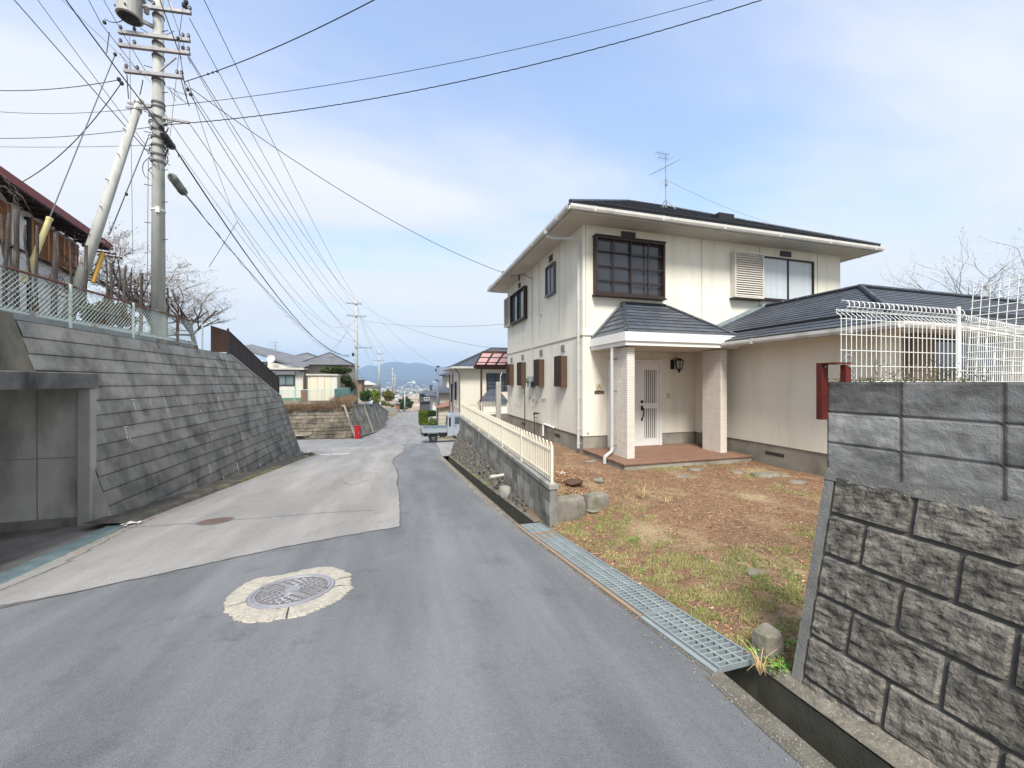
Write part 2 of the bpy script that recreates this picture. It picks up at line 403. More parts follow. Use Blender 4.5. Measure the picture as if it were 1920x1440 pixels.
# side street to the left at the junction
def zs(y): return zr(y)
ysj = [19.6+i*.8 for i in range(21)]
b = MB(); cols = 24
def zside(x, y):
    f = min(1, max(0, (-4.0-x)/30)); return zr(y)*(1-f)+(-2.6)*f+.012
for y in ysj:
    for k in range(cols+1):
        x = -3.6-(k/cols)*46; b.v.append((x, y, zside(x, y)))
for j in range(len(ysj)-1):
    for k in range(cols): a = j*(cols+1)+k; b.f.append((a, a+cols+1, a+cols+2, a+1)); b.tone.append(1.)
tag(b.build('side_street', asphalt_side), kind='structure')
# driveway on the right, by the truck
strip('driveway', [(1.63, 16.1), (1.64, 17.9), (1.9, 20), (2.15, 25.5), (2.3, 29)], [(2.6, 16.1), (9, 17.9), (9, 20), (9, 25.5), (9, 29)], asphalt_old, dz=.014)
# old lighter asphalt on the left lane
pix = [(-40,1149),(60,1131),(150,1113),(260,1089),(400,1059),(520,1032),(620,1013),(700,999),(750,991),(750,960),(748,925),(744,908),(747,893),(743,880),(737,870),(738,862),(757,848),(760,838),(752,834)]
rp = [onroad(*p) for p in pix]; rnd = random.Random(5)
def rough_line(pts, step, amp):
    out = []
    for a, c in zip(pts, pts[1:]):
        d = math.hypot(c[0]-a[0], c[1]-a[1]); n = max(1, int(d/step))
        for i in range(n):
            f = i/n; out.append((a[0]+(c[0]-a[0])*f+rnd.uniform(-amp, amp), a[1]+(c[1]-a[1])*f+rnd.uniform(-amp, amp)))
    out.append(pts[-1][:2]); return out
edge = rough_line(rp, .09, .012)
b = MB(); lo = []
pairs = [(p, (lerp_pl(left, max(p[1], 5.0 if p[0] < -3 else p[1])), p[1])) for p in edge]
# build as fan strips: edge point -> left kerb point at monotone y
n = len(edge); kerb = []
y0, y1 = edge[0][1]+1.0, edge[-1][1]
s_len = [0]
for a, c in zip(edge, edge[1:]): s_len.append(s_len[-1]+math.hypot(c[0]-a[0], c[1]-a[1]))
for i, p in enumerate(edge):
    f = s_len[i]/s_len[-1]; y = (3.9+(y1-3.9)*f**1.05); kerb.append((lerp_pl(left, y)+.0, y))
SUBP = 14
for p, q in zip(edge, kerb):
    for k in range(SUBP+1):
        f = k/SUBP; x = p[0]+(q[0]-p[0])*f; y = p[1]+(q[1]-p[1])*f; b.v.append((x, y, zr(y)+.026))
for i in range(n-1):
    for k in range(SUBP): a = i*(SUBP+1)+k; b.f.append((a, a+1, a+SUBP+2, a+SUBP+1)); b.tone.append(1.)
tag(b.build('old_road_surface', asphalt_old), kind='structure')
def crackline(b, pts, w, dz, step=.05, amp=.012, taper=False):
    p = rough_line(pts, step, amp)
    for a, c in zip(p, p[1:]):
        d = Vector((c[0]-a[0], c[1]-a[1], 0))
        if d.length < 1e-5: continue
        nrm = Vector((-d.y, d.x, 0)).normalized()*w*rnd.uniform(.35, .7)
        b.poly([(a[0]-nrm.x, a[1]-nrm.y, zr(a[1])+dz), (c[0]-nrm.x, c[1]-nrm.y, zr(c[1])+dz), (c[0]+nrm.x, c[1]+nrm.y, zr(c[1])+dz), (a[0]+nrm.x, a[1]+nrm.y, zr(a[1])+dz)])
b = MB()
crackline(b, edge[:int(n*.32)], .005, .03, amp=.004)
crackline(b, edge[int(n*.32):], .014, .031, amp=.008)
for seq in ([(235,993),(330,987),(372,984)], [(437,978),(520,972),(600,965),(700,960)], [(540,884),(600,880),(700,874)], [(560,800+85),(480,900)], [(640,905),(660,912),(690,902)]):
    crackline(b, [onroad(*q) for q in seq], .009, .032, amp=.012)
tag(b.build('road_cracks', crack), kind='structure')
ys_f = [24.5, 26, 28, 30, 32, 34, 36, 38, 42]+[46+i*5 for i in range(31)]
strip('street', [(lerp_pl(left, y)+.02, y) for y in ys_f], [(lerp_pl(right, y)-.02-(.9 if y < 30 else 0), y) for y in ys_f], asphalt_side, dz=.028)
# painted marks at the junction
b = MB()
for (a, c, w) in (((600,854),(655,852),.10), ((703,823),(716,823),.12), ((746,822),(800,822.5),.10), ((553,817),(580,815.5),.12)):
    A, B_ = onroad(*a), onroad(*c)
    if a[0] == 553: A = at(553, 816.8, 32); B_ = at(579, 816.0, 32.5)
    for k in range(12):
        f0, f1 = k/12, (k+1)/12-.008
        if rnd.random() < .12: continue
        P0 = [A[i]+(B_[i]-A[i])*f0 for i in range(3)]; P1 = [A[i]+(B_[i]-A[i])*f1 for i in range(3)]
        z0 = max(P0[2], (zside(P0[0], P0[1]) if P0[0] < -4 else zr(P0[1])+.026))+.006
        ww = w*rnd.uniform(.8, 1.2)*1.6
        b.poly([(P0[0], P0[1]-ww, z0), (P1[0], P1[1]-ww, z0), (P1[0], P1[1]+ww, z0), (P0[0], P0[1]+ww, z0)])
tag(b.build('road_marking', line_white), kind='structure')

# ---- near manhole: broken concrete collar and iron cover
MC = onroad(549, 1113)
slope = math.atan(.093)
man = thing('manhole', 'round cast iron manhole cover ringed by cracked cream concrete in the near lane', 'manhole', (MC[0], MC[1], MC[2]+.021))
man.rotation_euler = (-slope, 0, 0); OFF[man.name] = (0, 0, 0)
collar_m = M('collar', (.47, .44, .37), (.34, .32, .275), scale=14, bump=1.2, bscale=45, speck=(.28, .26, .22), spscale=38, stain=(.26, .245, .21), stscale=(5, 5, 5), stmin=.6, stmax=.75)
iron = M('cast_iron', (.36, .365, .40), (.27, .275, .30), scale=14, rough=.55, metal=.35, bump=.15, bscale=150, stain=(.26, .22, .21), stscale=(6, 6, 6), stmin=.56, stmax=.75)
iron_lo = M('cast_iron_recess', (.17, .155, .155), (.12, .11, .112), scale=20, rough=.8, bump=.2, bscale=150)
RC = .355
cps = [(421,1143),(425,1128),(440,1112),(462,1097),(490,1087),(520,1085),(560,1076),(590,1069),(616,1067),(632,1070),(648,1076),(661,1086),(655,1096),(662,1106),(648,1118),(642,1126),(622,1137),(600,1146),(575,1157),(550,1164),(520,1167),(490,1172),(462,1173),(440,1166),(428,1156)]
cp = []
for q in cps:
    P = onroad(*q); cp.append((P[0]-MC[0], (P[1]-MC[1])/math.cos(slope)))
ang = sorted(range(len(cp)), key=lambda i: math.atan2(cp[i][1], cp[i][0])); cp = [cp[i] for i in ang]
def cr_at(a):
    A = [math.atan2(p[1], p[0]) for p in cp]; Rr = [math.hypot(*p) for p in cp]
    for i in range(len(A)):
        a0, a1 = A[i-1], A[i]; 
        if i == 0: a0 -= 2*math.pi
        if a0 <= a <= a1: f = (a-a0)/(a1-a0+1e-9); return Rr[i-1]*(1-f)+Rr[i]*f
    return Rr[-1]
b = MB(); NA = 220; rr = random.Random(2)
gaps = [(-2.78, .008), (-1.42, .010), (-.12, .012), (.30, .010)]
for k in range(NA):
    a0 = -math.pi+2*math.pi*k/NA; a1 = a0+2*math.pi/NA; am = (a0+a1)/2
    if any(abs(am-g) < w for g, w in gaps): continue
    def outr(a): return max(RC+.03, cr_at(a)+mnoise.noise(Vector((a*7, 0, 0)))*.020+mnoise.noise(Vector((a*22, 5, 0)))*.022)
    vs = []
    for a in (a0, a1):
        ro = outr(a)
        for f, z in ((0, .012), (.35, .016), (.7, .013), (.96, .009), (1, -.004)):
            r_ = RC+.004+(ro-RC-.004)*f; vs.append((r_*math.cos(a), r_*math.sin(a), z+.004*mnoise.noise(Vector((r_*math.cos(a)*30, r_*math.sin(a)*30, 1)))))
    b.add(vs, [(i, i+1, 5+i+1, 5+i) for i in range(4)])
b.build('concrete_collar', collar_m, man, local=True)
b = MB(); b.lathe((0, 0, 0), [(.001, -.005), (RC, -.005), (RC, .016), (RC-.004, .019), (RC-.030, .019), (RC-.033, .012), (.001, .012)], 72)
b.build('iron_frame', iron, man, local=True)
cv = MB(); cv.lathe((0, 0, 0), [(.001, .0), (RC-.038, .0), (RC-.038, .0135), (.001, .0135)], 64)
cvo = cv.build('cover', iron_lo, man, local=True)
b = MB()
def arc_tile(r0, r1, a0, a1, z0=.0125, z1=.019, c=.003):
    n = max(2, int((a1-a0)*r1/.02)); vs = []; 
    for i in range(n+1):
        a = a0+(a1-a0)*i/n; ca, sa = math.cos(a), math.sin(a)
        k = c if i in (0, n) else 0
        vs += [(r0*ca, r0*sa, z0), ((r0+c)*ca, (r0+c)*sa, z1), ((r1-c)*ca, (r1-c)*sa, z1), (r1*ca, r1*sa, z0)]
    fs = []
    for i in range(n):
        for j in range(3): fs.append((4*i+j, 4*i+4+j, 4*i+5+j, 4*i+1+j))
    fs += [(0, 1, 2, 3), (4*n+3, 4*n+2, 4*n+1, 4*n)]
    b.add(vs, fs)
arc_tile(RC-.062, RC-.038, 0, 2*math.pi-.001)
b.lathe((0, 0, 0), [(.001, .012), (.070, .012), (.068, .0205), (.001, .0205)], 32)
arc_tile(.080, .096, 0, 2*math.pi-.001)
# meandering raised web: concentric broken arcs joined by short radial ribs
for ri, (r0, nseg) in enumerate(((.116, 10), (.156, 14), (.196, 18), (.236, 22))):
    for k in range(nseg):
        a = 2*math.pi*(k+(.5 if ri % 2 else 0))/nseg; da = 2*math.pi/nseg
        arc_tile(r0, r0+.016, a, a+da*.62)
        arc_tile(r0+.011, r0+.044, a+da*.5, a+da*.62)
        arc_tile(r0-.020, r0+.004, a+da*.02, a+da*.14)
b.build('raised_pattern', iron, cvo, local=True)
for a in (2.75, -.25): b = MB(); b.box(math.cos(a)*(RC-.045)-.012, math.cos(a)*(RC-.045)+.012, math.sin(a)*(RC-.045)-.008, math.sin(a)*(RC-.045)+.008, .015, .0205); b.build('key_slot', crack, cvo, local=True)
# far manhole, rusty brown
P = onroad(404, 980)
m2 = thing('manhole', 'small flush reddish brown manhole lid in the old grey asphalt', 'manhole', (P[0], P[1], P[2]+.027)); m2.rotation_euler = (-slope, 0, 0); OFF[m2.name] = (0, 0, 0)
rusty = M('rust_iron', (.16, .11, .095), (.11, .08, .075), scale=12, bump=.3, bscale=60)
b = MB(); b.lathe((0, 0, 0), [(.001, -.01), (.21, -.01), (.21, .006), (.001, .006)], 40); lid = b.build('cover', rusty, m2, local=True)
b = MB()
for k in range(9):
    for j in range(9):
        x, y = (k-4)*.06, (j-4)*.06
        if math.hypot(x, y) < .175: b.box(x-.018, x+.018, y-.018, y+.018, .004, .010)
b.build('raised_pattern', rusty, lid, local=True)
b = MB()
for i in range(40):
    a0, a1 = 2*math.pi*i/40, 2*math.pi*(i+1)/40
    b.poly([(.212*math.cos(a0), .212*math.sin(a0), .002), (.25*math.cos(a0), .25*math.sin(a0), .002), (.25*math.cos(a1), .25*math.sin(a1), .002), (.212*math.cos(a1), .212*math.sin(a1), .002)])
b.build('collar', M('tar', (.14, .135, .13), bump=.4), m2, local=True)

# ---- right gutter channel with kerbs (from behind the camera to the driveway)
gl = [(1.6,-12),(1.6,-4),(1.76,0),(1.855,1.86),(1.645,5.2),(1.62,8),(1.62,12),(1.64,16.3)]      # road-side inner edge
def gx(y): return lerp_pl(gl, y)
GW = .27
yk = [-11, -7, -4, -2, -1, -.5, 0, .5, 1, 1.5, 1.87]+[2.2+i*.4 for i in range(37)]
gut_in = M('gutter_inside', (.10, .096, .08), (.06, .058, .047), scale=6, bump=.4, bscale=60, stain=(.06, .07, .03), stscale=(4, 4, 4))
kerb_m = M('kerb', (.175, .165, .14), (.11, .103, .088), scale=7, bump=.5, bscale=80, stain=(.085, .08, .065), stscale=(3, 3, 3), stmin=.45, stmax=.7, speck=(.25, .235, .2), spscale=90)
b = MB()
for a, c in zip(yk, yk[1:]):
    for (o0, o1, z0, z1) in ((0, 0, .012, -.34), (0, GW, -.34, -.34), (GW, GW, -.34, .0)):
        b.poly([(gx(a)+o0, a, zr(a)+z0), (gx(a)+o1, a, zr(a)+z1), (gx(c)+o1, c, zr(c)+z1), (gx(c)+o0, c, zr(c)+z0)])
tag(b.build('gutter_channel', gut_in), kind='structure')
b = MB()
for a, c in zip(yk, yk[1:]):
    j = lambda y: .012*mnoise.noise(Vector((y*3, 0, 0)))
    lw_ = .12 if c < 1.9 else .07
    b.poly([(gx(a)-lw_+j(a)*2, a, zr(a)+.024), (gx(a)+.004, a, zr(a)+.028), (gx(c)+.004, c, zr(c)+.028), (gx(c)-lw_+j(c)*2, c, zr(c)+.024)])
    zt = .012 if c <= 1.88 or a >= 5.2 else -.02
    b.poly([(gx(a)+GW-.004, a, zr(a)+zt), (gx(a)+GW+.11+j(a), a, zr(a)+zt+.012), (gx(c)+GW+.11+j(c), c, zr(c)+zt+.012), (gx(c)+GW-.004, c, zr(c)+zt)])
tag(b.build('kerb', kerb_m), kind='structure')
# drain grates
galv = M('galvanised', (.31, .36, .375), (.23, .27, .285), scale=8, rough=.6, metal=.15, bump=.08, tone=True)
edges = [5.24, 4.36, 3.42, 2.56, 1.87]
glabels = ['steel drain grate with rust orange patches beside the end of the low block wall', 'second steel drain grate from the low block wall end', 'third steel drain grate counting from the low block wall end', 'nearest steel drain grate ending beside the mossy stone']
for i, (ya, yb) in enumerate(zip(edges, edges[1:])):
    g = thing('drain_grate', glabels[i], 'drain grate', (gx((ya+yb)/2), (ya+yb)/2, zr((ya+yb)/2)), 'drain grates in front of the yard')
    b = MB(); ya -= .008; yb += .008
    def gp(f, y, dz=0): return (gx(y)-.012+(GW+.03)*f, y, zr(y)+.034+dz)
    for f in (0.02, .98): b.bar(gp(f, ya), gp(f, yb), .012, .04)
    for y in (ya-.004, yb+.004): b.bar(gp(0, y), gp(1, y), .006, .036)
    b.build('frame', galv, g)
    b = MB(); n = int((ya-yb)/.046)
    for k in range(1, n):
        y = ya+(yb-ya)*k/n; tn = (1, 1, 1) if not (i == 0 and rnd.random() < .3) else (1.4, .75, .45)
        b.bar(gp(.03, y, -.004), gp(.97, y, -.004), .009, .032, tone=tn)
    b.build('cross_bars', galv, g)
    b = MB()
    for f in (.34, .66): b.bar(gp(f, ya, .012), gp(f, yb, .012), .009, .009, tone=(1.3, 1.3, 1.3))
    b.build('rods', galv, g)
    b = MB(); x0 = -.075
    b.bar((gx(ya)-.035, ya, zr(ya)+.034), (gx(yb)-.035, yb, zr(yb)+.034), .035, .012)
    b.build('edge_angle', galv if i == 3 else M('rusty_angle', (.33, .22, .14), (.25, .2, .16), scale=9, bump=.3), g)

# ================================================================ YARD
def yard_z(x, y):
    e = -.093*y+.015
    f = (x-2.12)/1.7; f = max(0, min(1, f)); f = f*f*(3-2*f)
    base = -.15+.04*mnoise.noise(Vector((x*.5, y*.5, 0)))
    if y > 5.0:
        k = min(1, (y-5.0)/.5)
        side = -.02 if x < 3.4 else -.02+(-.13)*min(1, (x-3.4)/.9)
        e = e*(1-k)+side*k if x < 3.4 else e
    z = e*(1-f)+base*f
    if y > 5.6: z = (side if x < 3.4 else -.15)
    return z+.018*mnoise.noise(Vector((x*3.1, y*3.1, 1)))+.008*mnoise.noise(Vector((x*9, y*9, 1)))
soil = M('soil', (.215, .124, .073), (.148, .090, .055), scale=7, bump=.9, bscale=55, speck=(.36, .27, .16), spscale=45, detail=9, patch=(.31, .24, .145), pscale=1.1, pmin=.54, pmax=.70, stain=(.12, .072, .045), stscale=(2, 2, 2), stmin=.5, stmax=.75)
b = MB(); nx, ny = 130, 190
X0, X1, Y0, Y1 = 2.02, 7.5, 1.72, 17.6
def ymap(j): f = j/ny; return Y0+(Y1-Y0)*f**1.5
for j in range(ny+1):
    y = ymap(j)
    for i in range(nx+1):
        x0 = (gx(y)+GW+.04) if y < 5.02 else (2.06+(y-5)*.034 if y < 16.1 else 2.44+(y-16.1)*1.3)
        x = x0+(X1-x0)*(i/nx)**1.2; b.v.append((x, y, yard_z(x, y)))
for j in range(ny):
    for i in range(nx): a = j*(nx+1)+i; b.f.append((a, a+1, a+nx+2, a+nx+1)); b.tone.append(1.)
tag(b.build('yard', soil, smooth=True), kind='structure')
# grass, straw and needle litter
rnd = random.Random(11)
grass_m = M('grass', (.20, .27, .075), (.15, .21, .055), scale=3, rough=.7, bump=0, tone=True)
def blade(b, x, y, z, h, w, lean, tone):
    a = rnd.uniform(0, 6.283); dx, dy = math.cos(a)*w, math.sin(a)*w; q = rnd.uniform(0, 6.283); lx, ly = math.cos(q)*lean, math.sin(q)*lean
    b.add([(x-dx, y-dy, z-.004), (x+dx, y+dy, z-.004), (x+dx*.6+lx*.4, y+dy*.6+ly*.4, z+h*.6), (x-dx*.6+lx*.4, y-dy*.6+ly*.4, z+h*.6), (x+lx, y+ly, z+h)], [(0, 1, 2, 3), (3, 2, 4)], tone)
def inside(x, y): return x > gx(y)+GW+.06 if y < 5.05 else x > 2.12+(y-5)*.034
def wet(x, y):                               # how green this spot is
    g = mnoise.noise(Vector((x*.9+7, y*.9, 2)))*.42+.30*mnoise.noise(Vector((x*3.0, y*3.0, 4)))
    g += .42*math.exp(-((x-2.6)/.55)**2)*(y < 5.6)                      # along the grate
    g -= .10
    g += .78*math.exp(-(((x-3.1)/1.5)**2+((y-2.2)/.85)**2))+.3*math.exp(-(((x-4.6)/.9)**2+((y-3.1)/.5)**2))+.4*math.exp(-(((x-2.7)/.5)**2+((y-4.7)/.35)**2))                # near corner
    g += .35*math.exp(-(((x-5.7)/1.4)**2+((y-6.45)/.25)**2))
    return g
b = MB(); cnt = 0
while cnt < 48000:
    x = rnd.uniform(2.0, 7.4); y = rnd.uniform(1.75, 8.3)
    if not inside(x, y) or rnd.random() > 1.5/(.5+y*.35): continue
    g = wet(x, y)
    if g < .10 or rnd.random() > (g-.04)*2.2: continue
    cl = mnoise.noise(Vector((x*6, y*6, 9)))
    if cl < -.12: continue
    dry = rnd.random() < (.75 if mnoise.noise(Vector((x*1.3, y*1.3, 30))) > 0 else .42)
    tone = (rnd.uniform(2.0, 2.7), rnd.uniform(1.35, 1.8), rnd.uniform(2.2, 3.2)) if dry else (rnd.uniform(.7, 1.3), rnd.uniform(.8, 1.25), rnd.uniform(.6, 1.1))
    blade(b, x, y, yard_z(x, y), rnd.uniform(.010, .036)*(1.3 if cl > .3 else 1), rnd.uniform(.0012, .0032), rnd.uniform(.005, .035), tone); cnt += 1
tag(b.build('grass', grass_m), 'patchy green and yellow grass across the bare yard', 'grass', kind='stuff')
litter_m = M('needle_litter', (.35, .205, .115), (.26, .15, .08), scale=9, rough=.9, bump=0, tone=True)
b = MB()
for i in range(26000):
    x = rnd.uniform(2.0, 7.45); y = 1.8+rnd.random()**1.4*9.5
    if not inside(x, y) or (y > 8.3 and x > 4.15): continue
    z = yard_z(x, y)+.004+rnd.random()*.006; l = rnd.uniform(.01, .04); a = rnd.gauss(.3, .9); w = rnd.uniform(.0009, .0022)
    if rnd.random() < .05: l = .016; w = .008
    dx, dy = math.cos(a)*l, math.sin(a)*l; nx_, ny_ = -math.sin(a)*w, math.cos(a)*w; t = rnd.random()
    tone = (1.7, 2.0, 2.4) if t < .12 else ((.55, .5, .5) if t < .4 else (rnd.uniform(.9, 1.35),)*3)
    b.add([(x-dx-nx_, y-dy-ny_, z), (x+dx-nx_, y+dy-ny_, z+rnd.uniform(0, .008)), (x+dx+nx_, y+dy+ny_, z+rnd.uniform(0, .008)), (x-dx+nx_, y-dy+ny_, z)], [(0, 1, 2, 3)], tone)
tag(b.build('needle_litter', litter_m), 'orange brown pine needles and twigs littering the yard', 'litter', kind='stuff')
# clods and fallen leaves
b = MB()
for i in range(1500):
    x = rnd.uniform(2.1, 7.3); y = 1.9+rnd.random()**1.3*6.2
    if not inside(x, y): continue
    s_ = rnd.uniform(.005, .017); z = yard_z(x, y); t = rnd.choice(((.8, .75, .7), (.55, .5, .5), (1.2, 1.25, 1.3), (1.5, 1.7, 1.9)))
    vs = [(x+s_*rnd.uniform(.6, 1.2)*math.cos(k*1.257), y+s_*rnd.uniform(.6, 1.2)*math.sin(k*1.257), z-.002) for k in range(5)]; b.add(vs+[(x+rnd.uniform(-.3, .3)*s_, y+rnd.uniform(-.3, .3)*s_, z+s_*rnd.uniform(.5, .9))], [(k, (k+1) % 5, 5) for k in range(5)], t)
for i in range(1300):
    x = rnd.uniform(2.1, 7.3); y = 2.2+rnd.random()**.8*6.1
    if not inside(x, y) or mnoise.noise(Vector((x*1.2, y*1.2, 50))) < -.05: continue
    P = Vector((x, y, yard_z(x, y)+.008)); a = Vector((rnd.gauss(0, 1), rnd.gauss(0, 1), rnd.gauss(0, .35))).normalized()*rnd.uniform(.012, .03); e = Vector((-a.y, a.x, rnd.uniform(-.012, .012)))*.45; t = rnd.choice(((.45, .5, .6), (.9, .8, .8), (1.5, 1.5, 1.6), (.7, .5, .5)))
    b.add([P-a, P+e, P+a, P-e], [(0, 1, 2, 3)], t)
tag(b.build('yard_debris', litter_m), 'small clods and curled dead leaves strewn over the yard soil', 'debris', kind='stuff')
# grit, sand and leaf scraps along the road edges, weeds at the kerbs
b = MB()
for i in range(5200):
    side = rnd.random()
    if side < .5: y = rnd.uniform(.4, 16); x = lerp_pl(right, y)-abs(rnd.gauss(0, .07))-.02
    elif side < .8: y = rnd.uniform(5, 19.5); x = lerp_pl(left, y)+abs(rnd.gauss(0, .10))
    else: q = edge[rnd.randrange(len(edge)//2, len(edge)-2)]; x, y = q[0]+rnd.gauss(0, .05), q[1]+rnd.gauss(0, .05)
    s_ = rnd.uniform(.002, .007) if y < 6 else rnd.uniform(.004, .011); z = zr(y)+.028; t = rnd.choice((.8, 1., 1.4, (1.2, .8, .5))) if side < .8 else rnd.choice((.5, .7, 1.))
    b.add([(x-s_, y-s_*.7, z), (x+s_, y-s_*.5, z), (x+s_*.3, y+s_, z), (x, y, z+s_)], [(0, 1, 3), (1, 2, 3), (2, 0, 3)], t)
tag(b.build('road_grit', M('grit', (.30, .28, .24), (.2, .19, .17), tone=True, bump=0)), 'grit and leaf scraps gathered along the road edges', 'grit', kind='stuff')
b = MB()
for k in range(46):
    if k % 2: y = rnd.uniform(5.2, 16); x = gx(y)+GW+rnd.uniform(.0, .16); z = zr(y)+.02
    else: y = rnd.uniform(8.0, 19.5); x = lerp_pl(left, y)-rnd.uniform(-.02, .06); z = zr(y)+.06
    for i in range(22): blade(b, x+rnd.gauss(0, .035), y+rnd.gauss(0, .05), z, rnd.uniform(.02, .07), .003, .03, rnd.choice(((.8, 1.1, .6), (1.9, 1.5, 1.8), (1.2, 1.2, .9))))
tag(b.build('kerb_weeds', grass_m), 'small grass tufts growing in the kerb joints', 'weeds', kind='stuff')
# stones
stone_m = M('stone', (.25, .225, .195), (.17, .16, .135), scale=8, bump=.6, bscale=40, stain=(.12, .13, .075), stscale=(4, 4, 4), stmin=.5, stmax=.7)
def rock(name, c, r, label, cat, seed, mat=stone_m, group=None, rz=0, flat=.0, boxy=0.):
    b = MB(); n, m = 22, 13; cz, sz = math.cos(rz), math.sin(rz)
    for j in range(m+1):
        th = math.pi*j/m
        for i in range(n):
            ph = 2*math.pi*i/n; d = Vector((math.sin(th)*math.cos(ph), math.sin(th)*math.sin(ph), math.cos(th)))
            if boxy: sp = lambda a: math.copysign(abs(a)**(1-boxy), a); d2 = Vector((sp(d.x), sp(d.y), sp(d.z))); d0_ = d; d = d2
            q = 1+(.10 if boxy else .22)*mnoise.noise(d*1.6+Vector((seed*3.1, 0, 0)))+.08*mnoise.noise(d*5+Vector((seed, 0, 0)))
            px, py, pz = d.x*r[0]*q, d.y*r[1]*q, max(-1, min(.75+flat, d.z*q))*r[2]
            b.v.append((c[0]+px*cz-py*sz, c[1]+px*sz+py*cz, c[2]+pz))
    for j in range(m):
        for i in range(n): b.f.append((j*n+i, (j+1)*n+i, (j+1)*n+(i+1) % n, j*n+(i+1) % n)); b.tone.append(1.)
    o = b.build(name, mat, smooth=True); return tag(o, label, cat, group)
def gnd(u, v, z=None):
    d = ray(u, v); a, c = .5, 40
    for i in range(50):
        m = (a+c)/2
        if EYE+d[2]*m > yard_z(d[0]*m, d[1]*m): a = m
        else: c = m
    return (d[0]*a, d[1]*a, yard_z(d[0]*a, d[1]*a))
rocks = [(1437,892,.27,.17,.06,'large grey green flat stone under the wing wall'), (1305,881,.17,.10,.035,'flat pale stone half sunk just before the porch step'),
         (1283,893,.22,.08,.025,'long thin flat stone lying nearest the camera before the porch'), (1382,886,.13,.09,.03,'brownish flat stone left of the large grey green one'),
         (1495,905,.15,.12,.04,'rounded stone in the leaves near the block wall end'), (1470,892,.10,.08,.03,'small stone right beside the large grey green one'),
         (1122,902,.10,.07,.05,'pale broken stone on top of the raised bed'), (1112,958,.11,.07,.02,'flat worn stone in the grass below the raised bed edging'),
         (1418,1073,.10,.06,.012,'thin pale flake of stone in the middle of the yard grass'), (1108,866,.16,.09,.03,'pale flat stepping stone below the downspout')]
for k, (u, v, rx, ry, rz_, lb) in enumerate(rocks):
    p = gnd(u, v); rock('stone', (p[0], p[1], p[2]+rz_*.12), (rx, ry, rz_), lb, 'stone', k+1, group='stones in the yard', rz=rnd.uniform(-.3, .3))
# mossy cut stone by the grate end
b = MB(); p = gnd(1443, 1232); cx_, cy_, cz_ = p[0]+.02, p[1]+.03, p[2]-.05
vs = []
for z, k in ((0, 1), (.12, .95), (.19, .84), (.205, .72)):
    for q in range(12):
        a = q/12*6.283; sx = (abs(math.cos(a))**.5)*math.copysign(1, math.cos(a)); sy = (abs(math.sin(a))**.5)*math.copysign(1, math.sin(a))
        vs.append((cx_+sx*.085*k+rnd.uniform(-.006, .006), cy_+sy*.07*k+rnd.uniform(-.006, .006), cz_+z+rnd.uniform(-.006, .006)))
b.add(vs, [(r_*12+i, r_*12+(i+1) % 12, r_*12+12+(i+1) % 12, r_*12+12+i) for r_ in range(3) for i in range(12)]+[tuple(range(36, 48))])
tag(b.build('cut_stone', stone_m), 'mossy squared stone standing between grate end and block wall', 'stone')
# edging stones of the raised bed
for k, (u, v, w, h) in enumerate(((1062,938,.26,.13), (1108,930,.19,.12))):
    x = 2.36 if k == 0 else 2.82
    rock('edging_stone', (x, 5.16+.05*k, -.25), (w*.95, .11, .20), ['long grey edging stone butting against the end of the block wall', 'shorter grey edging stone at the right end of the raised bed'][k], 'stone', 30+k, group='edging stones of the raised bed', flat=.1, boxy=.55)
rock('debris_lump', (2.62, 5.55, .02), (.15, .10, .05), 'dark brown crumbling lump on the raised bed', 'clod', 41, mat=M('dark_soil', (.09, .055, .035), bump=1, bscale=30))
rock('white_stone', gnd(1052, 888), (.10, .07, .04), 'small white stone on the raised bed by the fence end', 'stone', 44, mat=M('white_stone', (.62, .6, .55), bump=.4))
# dry tufts
straw = M('straw', (.52, .40, .22), (.42, .31, .16), scale=6, bump=0)
def tuft(u, v, n, h, sp, label, mat=straw):
    p = gnd(u, v); b = MB()
    for k in range(n):
        a = rnd.uniform(0, 6.283); l = rnd.uniform(.4, 1)*sp; hh = h*rnd.uniform(.5, 1)
        b.tube([(p[0], p[1], p[2]-.01), (p[0]+math.cos(a)*l*.4, p[1]+math.sin(a)*l*.4, p[2]+hh*.7), (p[0]+math.cos(a)*l, p[1]+math.sin(a)*l, p[2]+hh*(1 if k % 3 else .5))], [.0035, .0025, .001], 3)
    tag(b.build('dry_tuft', mat), label, 'dry grass')
tuft(1205, 935, 46, .22, .15, 'tall tuft of pale dry straw near the yard centre'); tuft(1247, 943, 16, .09, .16, 'low flattened wisp of dry straw right of the tall tuft')
tuft(1425, 1262, 18, .16, .14, 'dry stalks hanging over the gutter at the grate end')
# heap of dead leaves on the raised bed
b = MB()
for i in range(1500):
    x = rnd.gauss(2.55, .26); y = rnd.gauss(6.0, .35)
    if not inside(x, y) or y < 5.2: continue
    z = yard_z(x, y)+.01+rnd.random()*.05*math.exp(-((x-2.55)/.3)**2); s_ = rnd.uniform(.012, .035); a = Vector((rnd.gauss(0, 1), rnd.gauss(0, 1), rnd.gauss(0, .4))).normalized()*s_; e = Vector((-a.y, a.x, rnd.uniform(-.01, .01)))*.4
    P = Vector((x, y, z)); t = rnd.random(); b.add([P-a, P+e, P+a, P-e], [(0, 1, 2, 3)], (1.9, 1.9, 2.2) if t < .3 else (rnd.uniform(.5, 1.2),)*3)
tag(b.build('leaf_heap', litter_m), 'heap of dry leaves and cut stalks on the raised bed', 'leaves', kind='stuff')
